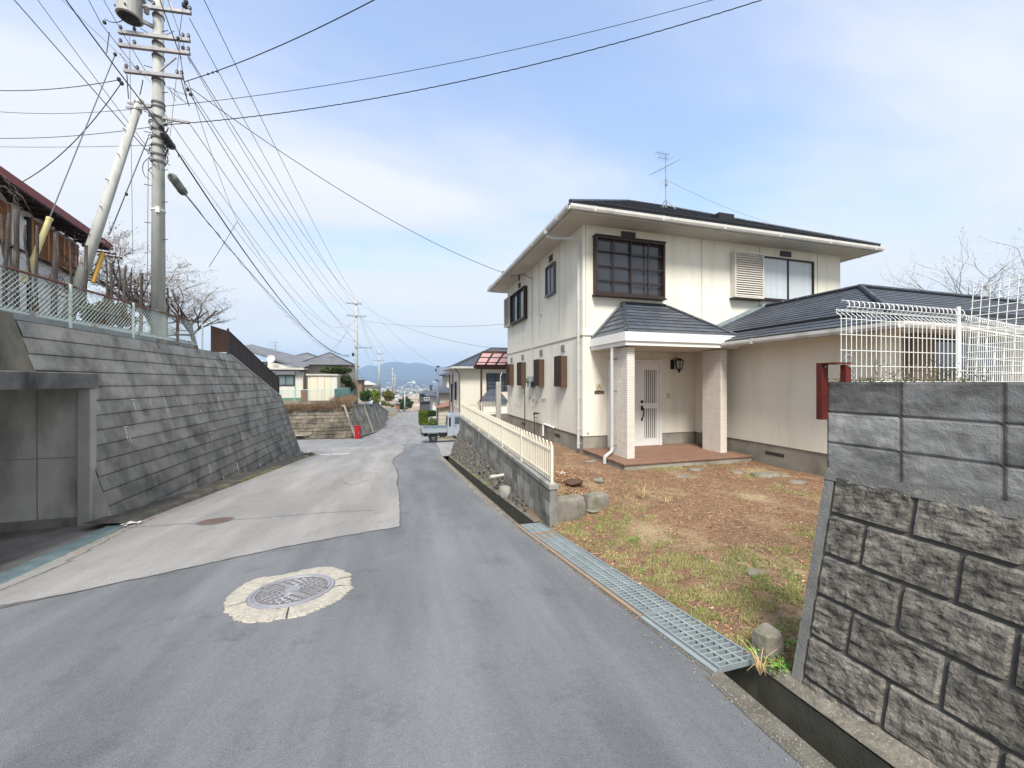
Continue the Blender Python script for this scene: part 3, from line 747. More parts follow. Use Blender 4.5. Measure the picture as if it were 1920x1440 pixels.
# weeds by the cut stone and along the bed
b = MB()
for (u, v, n, s_) in ((1425,1228,150,.05), (1455,1255,110,.05), (1470,1210,90,.05), (1070,965,120,.06), (1065,945,80,.07), (1190,1015,60,.03)):
    p = gnd(u, v)
    for i in range(n):
        x, y = p[0]+rnd.gauss(0, s_), p[1]+rnd.gauss(0, s_*.8); a = Vector((rnd.gauss(0, 1), rnd.gauss(0, 1), rnd.uniform(.2, 1.2))).normalized()*rnd.uniform(.01, .028); e = a.cross(Vector((0, 0, 1)))*.45
        P = Vector((x, y, yard_z(x, y)+rnd.random()*.05)); b.add([P, P+a*.5+e, P+a, P+a*.5-e], [(0, 1, 2, 3)], (rnd.uniform(.5, .9), rnd.uniform(.9, 1.3), rnd.uniform(.4, .9)))
tag(b.build('weeds', grass_m), 'small leafy green weeds at the yard edges', 'weeds', kind='stuff')
# ================================================================ RIGHT FOREGROUND BLOCK WALL
rnd = random.Random(21)
blk_rough = M('rough_block', (.225, .21, .183), (.105, .099, .088), scale=17, rough=.9, bump=1.2, bscale=75, tone=True, detail=10, stain=(.06, .058, .055), stscale=(14, 7, 22), stmin=.47, stmax=.66)
blk_joint = M('block_joint', (.11, .107, .10), (.07, .068, .065), scale=8, bump=.5, bscale=60)
blk_smooth = M('smooth_block', (.27, .272, .268), (.19, .192, .192), scale=11, rough=.88, bump=.35, bscale=110, tone=True, detail=9, aniso=(1, 1.0, 2.2), stain=(.37, .37, .36), stscale=(4.5, 4.0, 7), stmin=.54, stmax=.78)
rw = thing('block_wall', 'dark rough stone-faced block wall topped by smooth grey blocks at the right edge', 'block wall', (2.3, 1.7, -.17))
SHR = .05
def shear(b): b.v = [(x+SHR*(WEND-y), y, z) for x, y, z in b.v]; return b
def wx(z): return 2.165+(z+.17)*.232          # battered face
WEND = 1.69
def rough_block(b, ya, yb, za, zb, tone):
    nu, nv = max(4, int(abs(yb-ya)/.014)), max(4, int((zb-za)/.014)); vs = []
    for j in range(nv+1):
        for i in range(nu+1):
            fu, fv = i/nu, j/nv; y = ya+(yb-ya)*fu; z = za+(zb-za)*fv
            e = min(fu*abs(yb-ya), (1-fu)*abs(yb-ya), fv*(zb-za), (1-fv)*(zb-za))
            if e < 1e-6: d = -.012
            else: d = .012*min(1, e/.012)+.011*mnoise.fractal(Vector((y*20, z*26, tone*20)), .8, 2, 6)*min(1, e/.03)
            vs.append((wx(z)-d, y, z))
    def dirt(p):
        ev = min(abs(p[1]-ya), abs(p[1]-yb)); eh = min(abs(p[2]-za), abs(p[2]-zb)); q = Vector((p[1]*18, p[2]*30, tone*9))
        k = 1+.40*mnoise.fractal(q, .9, 2, 5)+.35*mnoise.noise(Vector((p[1]*4, p[2]*4, 2)))
        k += .35*max(0, 1-min(ev, eh)/.010)*(mnoise.noise(q*2) > -.1); return max(.25, k*tone)
    b.add(vs, [(j*(nu+1)+i, (j+1)*(nu+1)+i, (j+1)*(nu+1)+i+1, j*(nu+1)+i+1) for j in range(nv) for i in range(nu)], dirt)
b = MB(); H = .225; top = 1.06
for r in range(7):
    z1 = top-r*H; z0 = z1-H
    y = WEND-.05-(0 if r % 2 == 0 else -.18)
    off = (.36 if r % 2 == 0 else .18); y = WEND-.05
    k = 0
    while y > -2.2:
        w = off if k == 0 else .36
        tn = rnd.uniform(.80, 1.2); rough_block(b, y-.0035, y-w+.0035, z0+.004, z1-.004, tn); y -= w; k += 1
shear(b).build('rough_blocks', blk_rough, rw)
b = MB()   # backing and joints, end strip
b.add([(wx(-.6)+.006, -2.3, -.6), (wx(-.6)+.006, WEND-.06, -.6), (wx(top)+.006, WEND-.06, top), (wx(top)+.006, -2.3, top)], [(0, 3, 2, 1)])
shear(b).build('mortar_joint', blk_joint, rw)
b = MB()
b.add([(wx(-.6)-.004, WEND-.05, -.6), (wx(-.6)-.004, WEND, -.6), (wx(-.6)+.32, WEND, -.6), (wx(top)-.004, WEND-.05, top+.012), (wx(top)-.004, WEND, top+.012), (wx(top)+.32, WEND, top+.012), (wx(top)+.32, WEND-.05, top+.012), (wx(-.6)+.32, WEND-.05, -.6)],
      [(0, 3, 4, 1), (1, 4, 5, 2), (3, 6, 5, 4), (2, 5, 6, 7), (0, 7, 6, 3)])
b.build('end_strip', M('end_concrete', (.22, .22, .21), (.12, .12, .118), scale=6, bump=.6, bscale=60, stain=(.27, .25, .2), stscale=(6, 6, 2), stmin=.6, stmax=.75), rw)
b = MB(); SX = 2.452
zt = 1.6; hs = .181
for r in range(3):
    z1 = zt-r*hs; z0 = z1-hs; y = WEND+.0; k = 0
    while y > -2.2:
        w = .345; tn = rnd.uniform(.8, 1.25); ya_, yb_ = y-w+.0015, y-.0015; za_, zb_ = z0+.0015, z1-(.0 if r == 0 else .0015)
        b.box(SX+.004, SX+.12, ya_, yb_, za_, zb_, tn*.8)
        def dirt(p, ya_=ya_, yb_=yb_, za_=za_, zb_=zb_, tn=tn, r=r):
            n1 = mnoise.fractal(Vector((p[1]*5, p[2]*9, 3.+r)), 1, 2, 5); n2 = mnoise.noise(Vector((p[1]*22, p[2]*30, 1)))
            ev = min(p[1]-ya_, yb_-p[1]); eh = min(p[2]-za_, zb_-p[2]); k = 1+.55*n1+.18*n2
            k -= .55*max(0, 1-ev/(.012+.02*abs(mnoise.noise(Vector((p[2]*25, ya_, 0)))))) + .45*max(0, 1-eh/(.006+.014*abs(mnoise.noise(Vector((p[1]*20, 5, za_))))))
            if r == 0: k *= .62+.25*max(0, (za_+.05-p[2])/.05)
            return max(.22, k*tn)
        nu_, nv_ = 30, 16; vs_ = []
        for jj in range(nv_+1):
            for ii in range(nu_+1): yy_ = ya_+(yb_-ya_)*ii/nu_; z_ = za_+(zb_-za_)*jj/nv_; ed = min(ii, nu_-ii, jj, nv_-jj) == 0; vs_.append((SX+(.004 if ed else .0015*mnoise.noise(Vector((yy_*40, z_*40, 0)))), yy_, z_))
        b.add(vs_, [(jj*(nu_+1)+ii, (jj+1)*(nu_+1)+ii, (jj+1)*(nu_+1)+ii+1, jj*(nu_+1)+ii+1) for jj in range(nv_) for ii in range(nu_)], dirt); y -= w; k += 1
shear(b).build('smooth_blocks', blk_smooth, rw)
b = MB(); b.box(SX+.004, SX+.115, -2.2, WEND-.004, zt-3*hs-.02, zt-.006); shear(b).build('mortar_core', blk_joint, rw)
b = MB()      # sloped mortar fillet between the two kinds
for k in range(60):
    y0, y1 = WEND-k*.065, WEND-(k+1)*.065; d = lambda y: .006*mnoise.noise(Vector((y*7, 1, 1))); 
    b.poly([(wx(top)-.02+d(y0), y0, top-.035+d(y0)*3), (wx(top)-.02+d(y1), y1, top-.035+d(y1)*3), (SX-.002, y1, top+.03+d(y1)*3), (SX-.002, y0, top+.03+d(y0)*3)])
shear(b).build('fillet', M('fillet', (.17, .17, .165), (.1, .1, .1), scale=9, bump=.6, bscale=80, stain=(.3, .28, .22), stscale=(6, 6, 6), stmin=.6, stmax=.7), rw)
# footing strip of gravelly concrete between wall and gutter
b = MB()
for k in range(40):
    y0, y1 = 1.75-k*.11, 1.75-(k+1)*.11
    for q in range(3):
        xa = lambda y, q: (gx(y)+GW)+(wx(zr(y))+SHR*(WEND-y)-(gx(y)+GW))*q/3
        zz = lambda y, q: zr(y)+.012+(.05 if q == 3 else .01*q)+.012*mnoise.noise(Vector((y*8, q, 0)))
        b.poly([(xa(y0, q), y0, zz(y0, q)), (xa(y0, q+1)+(.03 if q == 2 else 0), y0, zz(y0, q+1)), (xa(y1, q+1)+(.03 if q == 2 else 0), y1, zz(y1, q+1)), (xa(y1, q), y1, zz(y1, q))])
tag(b.build('verge', M('gravel_verge', (.22, .20, .165), (.12, .11, .09), scale=18, bump=1, bscale=50, speck=(.30, .27, .22), spscale=80, stain=(.09, .08, .06), stscale=(3, 3, 3))), kind='structure')
# rusty red gate bracket
br = thing('gate_bracket', 'dark red painted steel gate bracket bolted on the end of the block wall', 'bracket', (2.44, 1.71, 1.5))
redp = M('red_oxide', (.12, .018, .012), (.075, .013, .010), scale=8, rough=.6, bump=.25, bscale=60)
b = MB(); b.box(2.40, 2.452, 1.68, 1.712, 1.375, 1.705); b.build('long_plate', redp, br)
b = MB(); b.box(2.475, 2.52, 1.60, 1.63, 1.595, 1.70); b.build('short_plate', redp, br)
b = MB(); b.box(2.40, 2.53, 1.60, 1.712, 1.705, 1.713); b.build('top_plate', redp, br)
for y, z in ((1.66, 1.69), (1.58, 1.69)): b = MB(); b.lathe((2.425 if y > 1.6 else 2.50, y+.012, z), [(.001, 0), (.007, 0), (.007, .012), (.001, .012)], 8, axis='y'); b.build('bolt', galv, br)
b = MB()
b.tube([(2.50, 1.62, 1.71), (2.50, 1.62, 1.745), (2.512, 1.62, 1.758), (2.53, 1.62, 1.758), (2.545, 1.62, 1.745), (2.545, 1.62, 1.715)], .005, 6)
for z in (1.60, 1.65): b.tube([(2.525, 1.60, z+.015), (2.54, 1.60, z+.01), (2.54, 1.60, z-.01), (2.525, 1.60, z-.015)], .004, 6)
b.build('ring', galv, br)

# ---- white wire mesh fence behind the wall
mesh_w = M('white_coat', (.78, .80, .78), (.68, .70, .68), scale=6, rough=.4, bump=0)
def mesh_panel(name, P0, dirv, n, step, z0, z1, label, hz=(0,), hstep=.11, curl=True, lean=(0, 0), r=.0028, group=None, toplines=True):
    t = thing(name, label, 'fence', P0, group=group); b = MB(); dx, dy = dirv; nx_, ny_ = -dy, dx
    def Pt(s, z, o=0):
        f = (z-z0); return (P0[0]+dx*s+nx_*o+lean[0]*f, P0[1]+dy*s+ny_*o+lean[1]*f, z)
    L_ = (n-1)*step
    for i in range(n):
        s = i*step
        if curl:
            rad = .038; pts = [Pt(s, z0), Pt(s, z1-.11), Pt(s+.0, z1-.085, .028)]
            for q in range(9):
                a = R(-30-q*36); pts.append(Pt(s+q*step/9*.9, z1-.04+rad*math.sin(a), -.0+rad*math.cos(a)))
            b.tube(pts, r, 4)
        else: b.tube([Pt(s, z0), Pt(s, z1)], r, 4)
    b.build('vertical_wires', mesh_w, t)
    b = MB(); z = z1-.13 if curl else z1-.02
    while z > z0: b.tube([Pt(-.01, z), Pt(L_+.01, z)], r*1.25, 4); z -= hstep
    if curl:
        for a in (90, 200, 330): b.tube([Pt(0, z1-.04+.038*math.sin(R(a)), .038*math.cos(R(a))), Pt(L_, z1-.04+.038*math.sin(R(a)), .038*math.cos(R(a)))], r, 4)
    b.build('horizontal_wires', mesh_w, t)
    return t
MY = 1.93
f1 = mesh_panel('wire_mesh_fence', (2.94, MY, 1.25), (1, 0), 26, .05, 1.25, 2.17, 'white wire mesh fence panel with curled top standing behind the smooth blocks', curl=True)
b = MB(); b.tube([(4.28, MY+.03, .3), (4.28, MY+.03, 2.20)], .014, 10); b.build('post', mesh_w, f1)
mesh_panel('wire_mesh_fence', (4.33, MY+.05, 1.25), (.985, .17), 42, .05, 1.25, 2.15, 'white wire mesh panel with curled top right of the fence post', curl=True)
mesh_panel('wire_mesh_fence', (4.40, 1.98, 1.35), (-.08, -.997), 20, .05, 1.35, 2.40, 'loose white wire mesh panel without curls leaning at the far right', curl=False, hstep=.06, lean=(.12, 0))
# vine tangle on top of the wall behind mesh
b = MB()
for k in range(16):
    x, y = rnd.uniform(2.75, 4.2), rnd.uniform(1.78, 1.9); z = 1.45; pts = [(x, y, z)]
    for q in range(7): x += rnd.gauss(0, .04); y += rnd.gauss(0, .01); z += rnd.uniform(.0, .07); pts.append((x, y, z))
    b.tube(pts, [.003]*7+[.001], 4)
b.tube([(2.56+i*.06, 1.72, 1.615+.012*math.sin(i*1.7)) for i in range(22)], .003, 4)
for k in range(420):
    x = rnd.uniform(2.7, 4.3); z = 1.59+abs(rnd.gauss(0, .07 if x > 3.2 else .02)); P = Vector((x, rnd.uniform(1.75, 1.9), z)); a = Vector((rnd.gauss(0, 1), rnd.gauss(0, 1), rnd.gauss(0, 1))).normalized()*.012; e = a.cross(Vector((0, 1, .3)))*.5
    b.add([P-a, P+e, P+a, P-e], [(0, 1, 2, 3)])
tag(b.build('dry_vine', M('vine', (.13, .10, .065), (.09, .10, .05), scale=5, bump=0)), 'dry brown vine creeping along the mesh fence foot', 'vine')

# ================================================================ MAIN HOUSE
HX, HY, HX2, HY2 = 4.23, 8.46, 12.85, 15.3
stucco = M('stucco', (.775, .755, .665), (.73, .705, .61), scale=1.1, rough=.85, bump=.35, bscale=140, detail=8, stain=(.60, .57, .465), stscale=(2.0, 2.0, .22), stmin=.50, stmax=.82)
stucco_side = stucco
found = M('foundation', (.33, .31, .265), (.24, .225, .19), scale=2.5, bump=.25, bscale=80, stain=(.16, .15, .12), stscale=(1.2, 1.2, .5), stmin=.48, stmax=.72)
soffit_m = M('soffit', (.55, .51, .44), (.50, .46, .40), scale=2, bump=.08)
tile = M('roof_slate', (.085, .096, .118), (.048, .056, .072), scale=5, rough=.5, bump=.4, bscale=50, stain=(.095, .105, .12), stscale=(1.5, 1.5, 1.5), stmin=.55, stmax=.8, tone=True)
tilecap = M('roof_cap', (.05, .058, .072), (.03, .035, .045), scale=6, rough=.45, bump=.3, bscale=40, stain=(.30, .32, .33), stscale=(6, 6, 6), stmin=.60, stmax=.72)
gutter_w = M('gutter_paint', (.60, .59, .56), (.50, .49, .465), scale=3, rough=.5, bump=.04, stain=(.36, .34, .3), stscale=(2, 2, 1), stmin=.55, stmax=.75)
pipe_g = M('pipe_paint', (.52, .525, .52), (.46, .465, .46), scale=3, rough=.5, bump=.03)
brown = M('brown_frame', (.042, .028, .023), (.032, .021, .018), scale=8, rough=.5, bump=.05)
brown_l = M('brown_side', (.105, .066, .042), (.08, .05, .033), scale=8, rough=.6, bump=.1)
black = M('black_metal', (.018, .018, .02), (.012, .012, .014), rough=.4, bump=.05)
white_al = M('white_frame', (.76, .76, .74), (.70, .70, .68), rough=.4, bump=.02)
gl_dark = glass('window_glass', (.035, .04, .05)); gl_blue = glass('window_glass_blue', (.09, .12, .14))
curtain = M('curtain', (.42, .47, .50), (.55, .60, .63), scale=1, aniso=(26, 26, .3), rough=.5, bump=0, spec=.6)
def clip(poly, key, lo, hi):
    def cut(pl, f):
        out = []
        for i in range(len(pl)):
            a, c = pl[i-1], pl[i]; fa, fc = f(a), f(c)
            if (fa >= 0) != (fc >= 0): q = fa/(fa-fc); out.append(tuple(a[k]+(c[k]-a[k])*q for k in range(len(a))))
            if fc >= 0: out.append(c)
        return out
    p = cut(poly, lambda q: q[key]-lo)
    return cut(p, lambda q: hi-q[key]) if p else p
def roof_plane(b, pts, course=.22, lift=.013, rn=random.Random(1), zkey=2):
    """a roof slope laid in courses: each course a thin wedge proud at its lower edge"""
    P = [Vector(p) for p in pts]; n = (P[1]-P[0]).cross(P[2]-P[0]).normalized()
    if n.z < 0: n = -n
    up = (Vector((0, 0, 1))-n*n.z).normalized(); e = up.cross(n).normalized(); o = P[0]
    q = [((p-o).dot(e), (p-o).dot(up)) for p in P]; r0 = min(p[1] for p in q); r1 = max(p[1] for p in q); r = r0
    while r < r1-1e-4:
        c = clip([(a, bb) for a, bb in q], 1, r, min(r+course, r1))
        if len(c) >= 3:
            W3 = lambda p: o+e*p[0]+up*p[1]+n*(lift*(1-(p[1]-r)/course)+.004)
            tn = rn.uniform(.8, 1.25); b.add([W3(p) for p in c], [tuple(range(len(c)))], tn)
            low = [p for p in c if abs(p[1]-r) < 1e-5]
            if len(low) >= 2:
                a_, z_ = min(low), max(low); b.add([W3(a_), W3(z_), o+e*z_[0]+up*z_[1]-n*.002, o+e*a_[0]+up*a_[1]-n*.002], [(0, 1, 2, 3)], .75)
        r += course
def hip_roof(name, x0, x1, y0, y1, z0, k, parent, course=.22, mat=None, cap=True, th=.05):
    w, d = x1-x0, y1-y0; h = min(w, d)/2*k; s = min(w, d)/2
    if w >= d: A, B_ = (x0+s, (y0+y1)/2, z0+h), (x1-s, (y0+y1)/2, z0+h)
    else: A, B_ = ((x0+x1)/2, y0+s, z0+h), ((x0+x1)/2, y1-s, z0+h)
    c = [(x0, y0, z0), (x1, y0, z0), (x1, y1, z0), (x0, y1, z0)]
    b = MB()
    if w >= d: pl = [[c[0], c[1], B_, A], [c[2], c[3], A, B_], [c[3], c[0], A], [c[1], c[2], B_]]
    else: pl = [[c[0], c[1], A], [c[1], c[2], B_, A], [c[2], c[3], B_], [c[3], c[0], A, B_]]
    for p in pl: roof_plane(b, p, course)
    b.poly([(p[0], p[1], z0-th) for p in reversed(c)]); 
    for i in range(4): b.poly([c[i], c[(i+1) % 4], (*c[(i+1) % 4][:2], z0-th), (*c[i][:2], z0-th)])
    o = b.build(name, mat or tile, parent)
    if cap:
        b = MB(); up = Vector((0, 0, .035))
        hips = [(c[0], A), (c[3], A), (c[1], B_), (c[2], B_), (A, B_)] if w >= d else [(c[0], A), (c[1], A), (c[3], B_), (c[2], B_), (A, B_)]
        for a, q in hips: b.tube([Vector(a)+up, Vector(q)+up], .045, 6)
        b.build('ridge_cap', tilecap, o)
    return o, A, B_
house = thing('house', 'cream two-storey stucco house with dark hipped roof, tiled porch and low side wing', 'house', (HX, HY, -.15))
# walls: front wall has window recesses as boxes proud of it; build wall boxes
b = MB()
b.box(HX, HX2, HY, HY2, .28, 5.50)
wall = b.build('wall', stucco, house)
b = MB(); # band course and panel joints (fine raised/recessed lines)
b.box(HX-.012, HX2+.012, HY-.012, HY2+.012, 2.74, 2.90); 
b.build('band', M('band', (.765, .745, .655), (.725, .70, .605), scale=2, bump=.2, bscale=120), house)
b = MB()
b.box(HX-.016, HX2+.016, HY-.016, HY2+.016, 2.715, 2.738)
for x in (4.30, 7.72, 8.67+1.02, 11.9): b.box(x, x+.012, HY-.006, HY+.01, 2.92, 5.42)
for y in (9.9, 11.5, 13.2): b.box(HX-.006, HX+.01, y, y+.012, 2.92, 5.42)
b.build('wall_joint', M('joint_line', (.36, .33, .27)), house)
b = MB(); b.box(HX+.025, HX2-.02, HY+.02, HY2-.02, -.7, .28)
b.build('foundation', found, house)
b = MB()
for y in (9.9, 13.0): b.box(HX+.015, HX+.04, y, y+.38, .05, .13)
b.build('floor_vent', M('dark_gap', (.05, .047, .04)), house)
EX0, EX1, EY0, EY1, EZ = HX-.6, HX2+.6, HY-.62, HY2+.6, 5.55
b = MB(); b.box(EX0+.02, EX1-.02, EY0+.02, EY1-.02, 5.42, 5.498); b.build('soffit', soffit_m, house)
b = MB()
for (x0, x1, y0, y1) in ((EX0, EX1, EY0, EY0+.03), (EX0, EX1, EY1-.03, EY1), (EX0, EX0+.03, EY0+.03, EY1-.03), (EX1-.03, EX1, EY0+.03, EY1-.03)):
    b.box(x0, x1, y0, y1, 5.40, 5.545)
b.build('fascia', gutter_w, house)
roof, RA, RB = hip_roof('roof', EX0-.03, EX1+.03, EY0-.03, EY1+.03, EZ+.02, .585, house, course=.235)
b = MB()     # snow bar along the eaves
b.bar((EX0+.9, EY0+.55, EZ+.40), (EX1-.9, EY0+.55, EZ+.40), .03, .05); b.bar((EX0+.55, EY0+.9, EZ+.40), (EX0+.55, EY1-.9, EZ+.40), .03, .05)
for i in range(14): x = EX0+1+i*.58; b.bar((x, EY0+.55, EZ+.34), (x, EY0+.62, EZ+.41), .02, .02)
b.build('snow_guard', black, roof)
b = MB(); b.box(9.55, 10.15, EY0+1.9, EY0+2.2, EZ+1.12, EZ+1.36); b.build('roof_vent', black, roof)
def gutter_run(P, Q, parent, r=.055):
    b = MB(); P = Vector(P); Q = Vector(Q); d = (Q-P).normalized(); s_ = d.cross(Vector((0, 0, 1)))
    prof = [(-r, r*.9), (-r, -.2*r), (-r*.6, -r), (r*.6, -r), (r, -.2*r), (r, r*.9), (r*.8, r*.9), (r*.75, -.1*r), (r*.5, -.8*r), (-r*.5, -.8*r), (-r*.75, -.1*r), (-r*.8, r*.9)]
    n = len(prof); vs = [P+s_*a+Vector((0, 0, c)) for a, c in prof]+[Q+s_*a+Vector((0, 0, c)) for a, c in prof]
    b.add(vs, [(i, (i+1) % n, n+(i+1) % n, n+i) for i in range(n)]+[tuple(range(n-1, -1, -1)), tuple(range(n, 2*n))])
    L_ = (Q-P).length; k = .6
    while k < L_: c = P+d*k; b.bar(c-s_*r*1.15+Vector((0, 0, r)), c+s_*r*1.15+Vector((0, 0, r)), .02, .008); b.bar(c-d*.025+Vector((0, 0, -.005)), c+d*.025+Vector((0, 0, -.005)), r*2.12, r*2.05); k += 1.8
    return b.build('gutter', gutter_w, parent)
gz = 5.475
gutter_run((EX0-.06, EY0-.062, gz), (EX1+.06, EY0-.062, gz), house); gutter_run((EX0-.062, EY0-.05, gz), (EX0-.062, EY1+.06, gz), house)
gutter_run((EX1+.062, EY0-.05, gz), (EX1+.062, EY1+.06, gz), house)
def downspout(pts, parent, r=.035, clips=(), nrm=(0, 1)):
    b = MB(); b.tube(pts, r, 10)
    for z in clips: b.tube([(pts[-2][0], pts[-2][1], z-.03), (pts[-2][0], pts[-2][1], z+.03)], r*1.18, 10); b.bar((pts[-2][0], pts[-2][1], z), (pts[-2][0]+nrm[0]*.08, pts[-2][1]+nrm[1]*.08, z), .012, .012)
    return b.build('downspout', pipe_g, parent, smooth=False)
downspout([(EX0-.05, 9.15, 5.42), (EX0-.05, 9.15, 5.30), (EX0+.1, 9.0, 5.22), (HX-.20, 8.66, 5.13), (HX-.07, 8.56, 5.06), (HX-.07, 8.56, 4.6), (HX-.07, 8.56, -.02)], house, clips=(4.9, 3.6, 2.6, 1.9, 1.2, .45, .1), nrm=(1, 0))
b = MB(); b.cbox(EX0-.12, EX0+.02, 9.08, 9.22, 5.36, 5.52, .02); b.build('rain_head', gutter_w, house)
# windows -------------------------------------------------------
def lattice_window(x0, x1, z0, z1, y, parent, nx=4, nz=4):
    f = MB(); D = .16; t = .05
    f.box(x0, x0+t, y-D, y, z0, z1); f.box(x1-t, x1, y-D, y, z0, z1); f.box(x0+t, x1-t, y-D, y, z1-t, z1); f.box(x0+t, x1-t, y-D, y, z0, z0+t)
    f.box(x0-.03, x1+.03, y-D-.03, y, z0-.035, z0-.002); f.box(x0-.02, x1+.02, y-D-.02, y, z1+.002, z1+.03)
    w = f.build('window', brown, parent)
    m = MB(); t2 = .028
    for i in range(1, nx): x = x0+(x1-x0)*i/nx; m.box(x-t2/2, x+t2/2, y-D+.01, y-D+.035, z0+t, z1-t)
    for i in range(1, nz): z = z0+(z1-z0)*i/nz; m.box(x0+t, x1-t, y-D+.037, y-D+.055, z-t2/2, z+t2/2)
    m.build('lattice', brown, w)
    s_ = MB(); xm = (x0+x1)/2
    for (a, c, yy) in ((x0+t, xm+.02, y-.075), (xm-.02, x1-t, y-.04)):
        s_.box(a, a+.035, yy-.012, yy+.012, z0+t, z1-t); s_.box(c-.035, c, yy-.012, yy+.012, z0+t, z1-t); s_.box(a+.035, c-.035, yy-.012, yy+.012, z0+t, z0+t+.04); s_.box(a+.035, c-.035, yy-.012, yy+.012, z1-t-.04, z1-t)
    s_.build('sash', brown, w)
    g = MB(); g.box(x0+t, xm, y-.077, y-.073, z0+t, z1-t); g.box(xm, x1-t, y-.042, y-.038, z0+t, z1-t); g.build('pane', gl_dark, w)
    cu = MB(); n = 24
    vs = []
    for i in range(n+1):
        x = xm+(x1-t-xm)*i/n; o = .008*math.sin(i*1.9); vs += [(x, y-.02+o*.5, z0+t), (x, y-.02+o*.5, z0+(z1-z0)*.93)]
    return w
lattice_window(4.50, 6.46, 3.72, 5.13, HY, house)
def slide_window_front(x0, x1, z0, z1, y, parent, mat=None, frame=brown, curt=True):
    f = MB(); D = .09; t = .04
    f.box(x0, x0+t, y-D, y, z0, z1); f.box(x1-t, x1, y-D, y, z0, z1); f.box(x0+t, x1-t, y-D, y, z1-t, z1); f.box(x0+t, x1-t, y-D, y, z0, z0+t); f.box(x0-.02, x1+.02, y-D-.03, y, z0-.03, z0-.002)
    xm = (x0+x1)/2; f.box(xm-.025, xm+.025, y-D+.015, y-.005, z0+t, z1-t)
    w = f.build('window', frame, parent)
    g = MB(); g.box(x0+t, xm-.026, y-.052, y-.048, z0+t, z1-t); g.box(xm+.026, x1-t, y-.042, y-.038, z0+t, z1-t); g.build('pane', mat or curtain, w)
    return w
slide_window_front(9.70, 11.66, 3.92, 5.13, HY, house, mat=curtain, frame=M('black_brown', (.025, .018, .016), rough=.4, bump=0))
def shutter_box(b, x0, x1, z0, z1, y, D=.17, n=19):
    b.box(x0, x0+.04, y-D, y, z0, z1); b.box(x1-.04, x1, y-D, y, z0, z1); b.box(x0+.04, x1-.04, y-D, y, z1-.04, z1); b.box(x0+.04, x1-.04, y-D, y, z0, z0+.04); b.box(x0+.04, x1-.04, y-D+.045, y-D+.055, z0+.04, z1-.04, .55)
    for i in range(n):
        z = z0+.04+(z1-z0-.08)*(i+.5)/n; h = (z1-z0-.08)/n
        b.add([(x0+.04, y-D+.04, z+h*.42), (x1-.04, y-D+.04, z+h*.42), (x1-.04, y-D+.006, z-h*.28), (x0+.04, y-D+.006, z-h*.28), (x1-.04, y-D+.04, z-h*.34), (x0+.04, y-D+.04, z-h*.34)], [(0, 3, 2, 1), (3, 5, 4, 2)])
shut_m = M('shutter_paint', (.62, .59, .54), (.56, .53, .48), scale=3, rough=.5, bump=.05, tone=True)
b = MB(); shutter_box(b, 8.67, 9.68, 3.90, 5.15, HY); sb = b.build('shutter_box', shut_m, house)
b = MB(); b.box(8.64, 9.69, HY-.19, HY, 3.86, 3.895); b.build('sill', brown, sb)
# side windows (in the wall facing the street, x = HX)
def side_window(y0, y1, z0, z1, parent, D=.08, frame=black, two=True, mat=gl_dark):
    f = MB(); t = .04; x = HX
    f.box(x-D, x, y0, y0+t, z0, z1); f.box(x-D, x, y1-t, y1, z0, z1); f.box(x-D, x, y0+t, y1-t, z1-t, z1); f.box(x-D, x, y0+t, y1-t, z0, z0+t); f.box(x-D-.02, x, y0-.02, y1+.02, z0-.03, z0-.002)
    ym = (y0+y1)/2; f.box(x-D+.02, x-.005, ym-.02, ym+.02, z0+t, z1-t)
    w = f.build('window', frame, parent); g = MB(); g.box(x-.045, x-.04, y0+t, y1-t, z0+t, z1-t); g.build('pane', mat, w); return w
side_window(10.13, 10.80, 4.15, 5.02, house, frame=M('grey_frame', (.12, .13, .14), rough=.4))
w = side_window(12.70, 14.45, 3.84, 4.95, house, frame=brown, mat=gl_blue, D=.14)
b = MB(); n = 17; y0, y1, z0, z1, D = 14.47, 15.25, 3.82, 4.97, .17; x = HX
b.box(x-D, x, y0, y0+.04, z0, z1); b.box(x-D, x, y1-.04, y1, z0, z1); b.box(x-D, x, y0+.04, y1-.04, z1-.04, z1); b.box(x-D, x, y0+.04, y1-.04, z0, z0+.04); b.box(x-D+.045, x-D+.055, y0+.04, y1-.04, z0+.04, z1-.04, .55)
for i in range(n):
    z = z0+.04+(z1-z0-.08)*(i+.5)/n; h = (z1-z0-.08)/n
    b.add([(x-D+.04, y0+.04, z+h*.42), (x-D+.04, y1-.04, z+h*.42), (x-D+.006, y1-.04, z-h*.28), (x-D+.006, y0+.04, z-h*.28)], [(0, 1, 2, 3)])
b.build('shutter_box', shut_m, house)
# slatted brown window grilles, ground floor
for (y0, y1) in ((9.38, 9.86), (11.08, 11.56), (12.88, 13.40), (14.40, 14.90)):
    D = .17; z0, z1 = 1.47, 2.29; b = MB()
    b.box(HX-D, HX, y0-.012, y0, z0, z1); b.box(HX-D, HX, y1, y1+.012, z0, z1); b.box(HX-D+.02, HX, y0, y1, z0+.02, z0+.04); b.box(HX-D+.02, HX, y0, y1, z1-.04, z1-.02)
    g = b.build('window_grille', brown_l, house); b = MB(); n = 9
    for i in range(n): y = y0+.02+(y1-y0-.04)*i/(n-1); b.box(HX-D-.012, HX-D+.028, y-.010, y+.010, z0, z1+.012*(i % 2))
    b.build('slats', brown, g); b = MB(); b.box(HX-.04, HX-.035, y0, y1, z0+.04, z1-.04); b.build('pane', gl_dark, g)
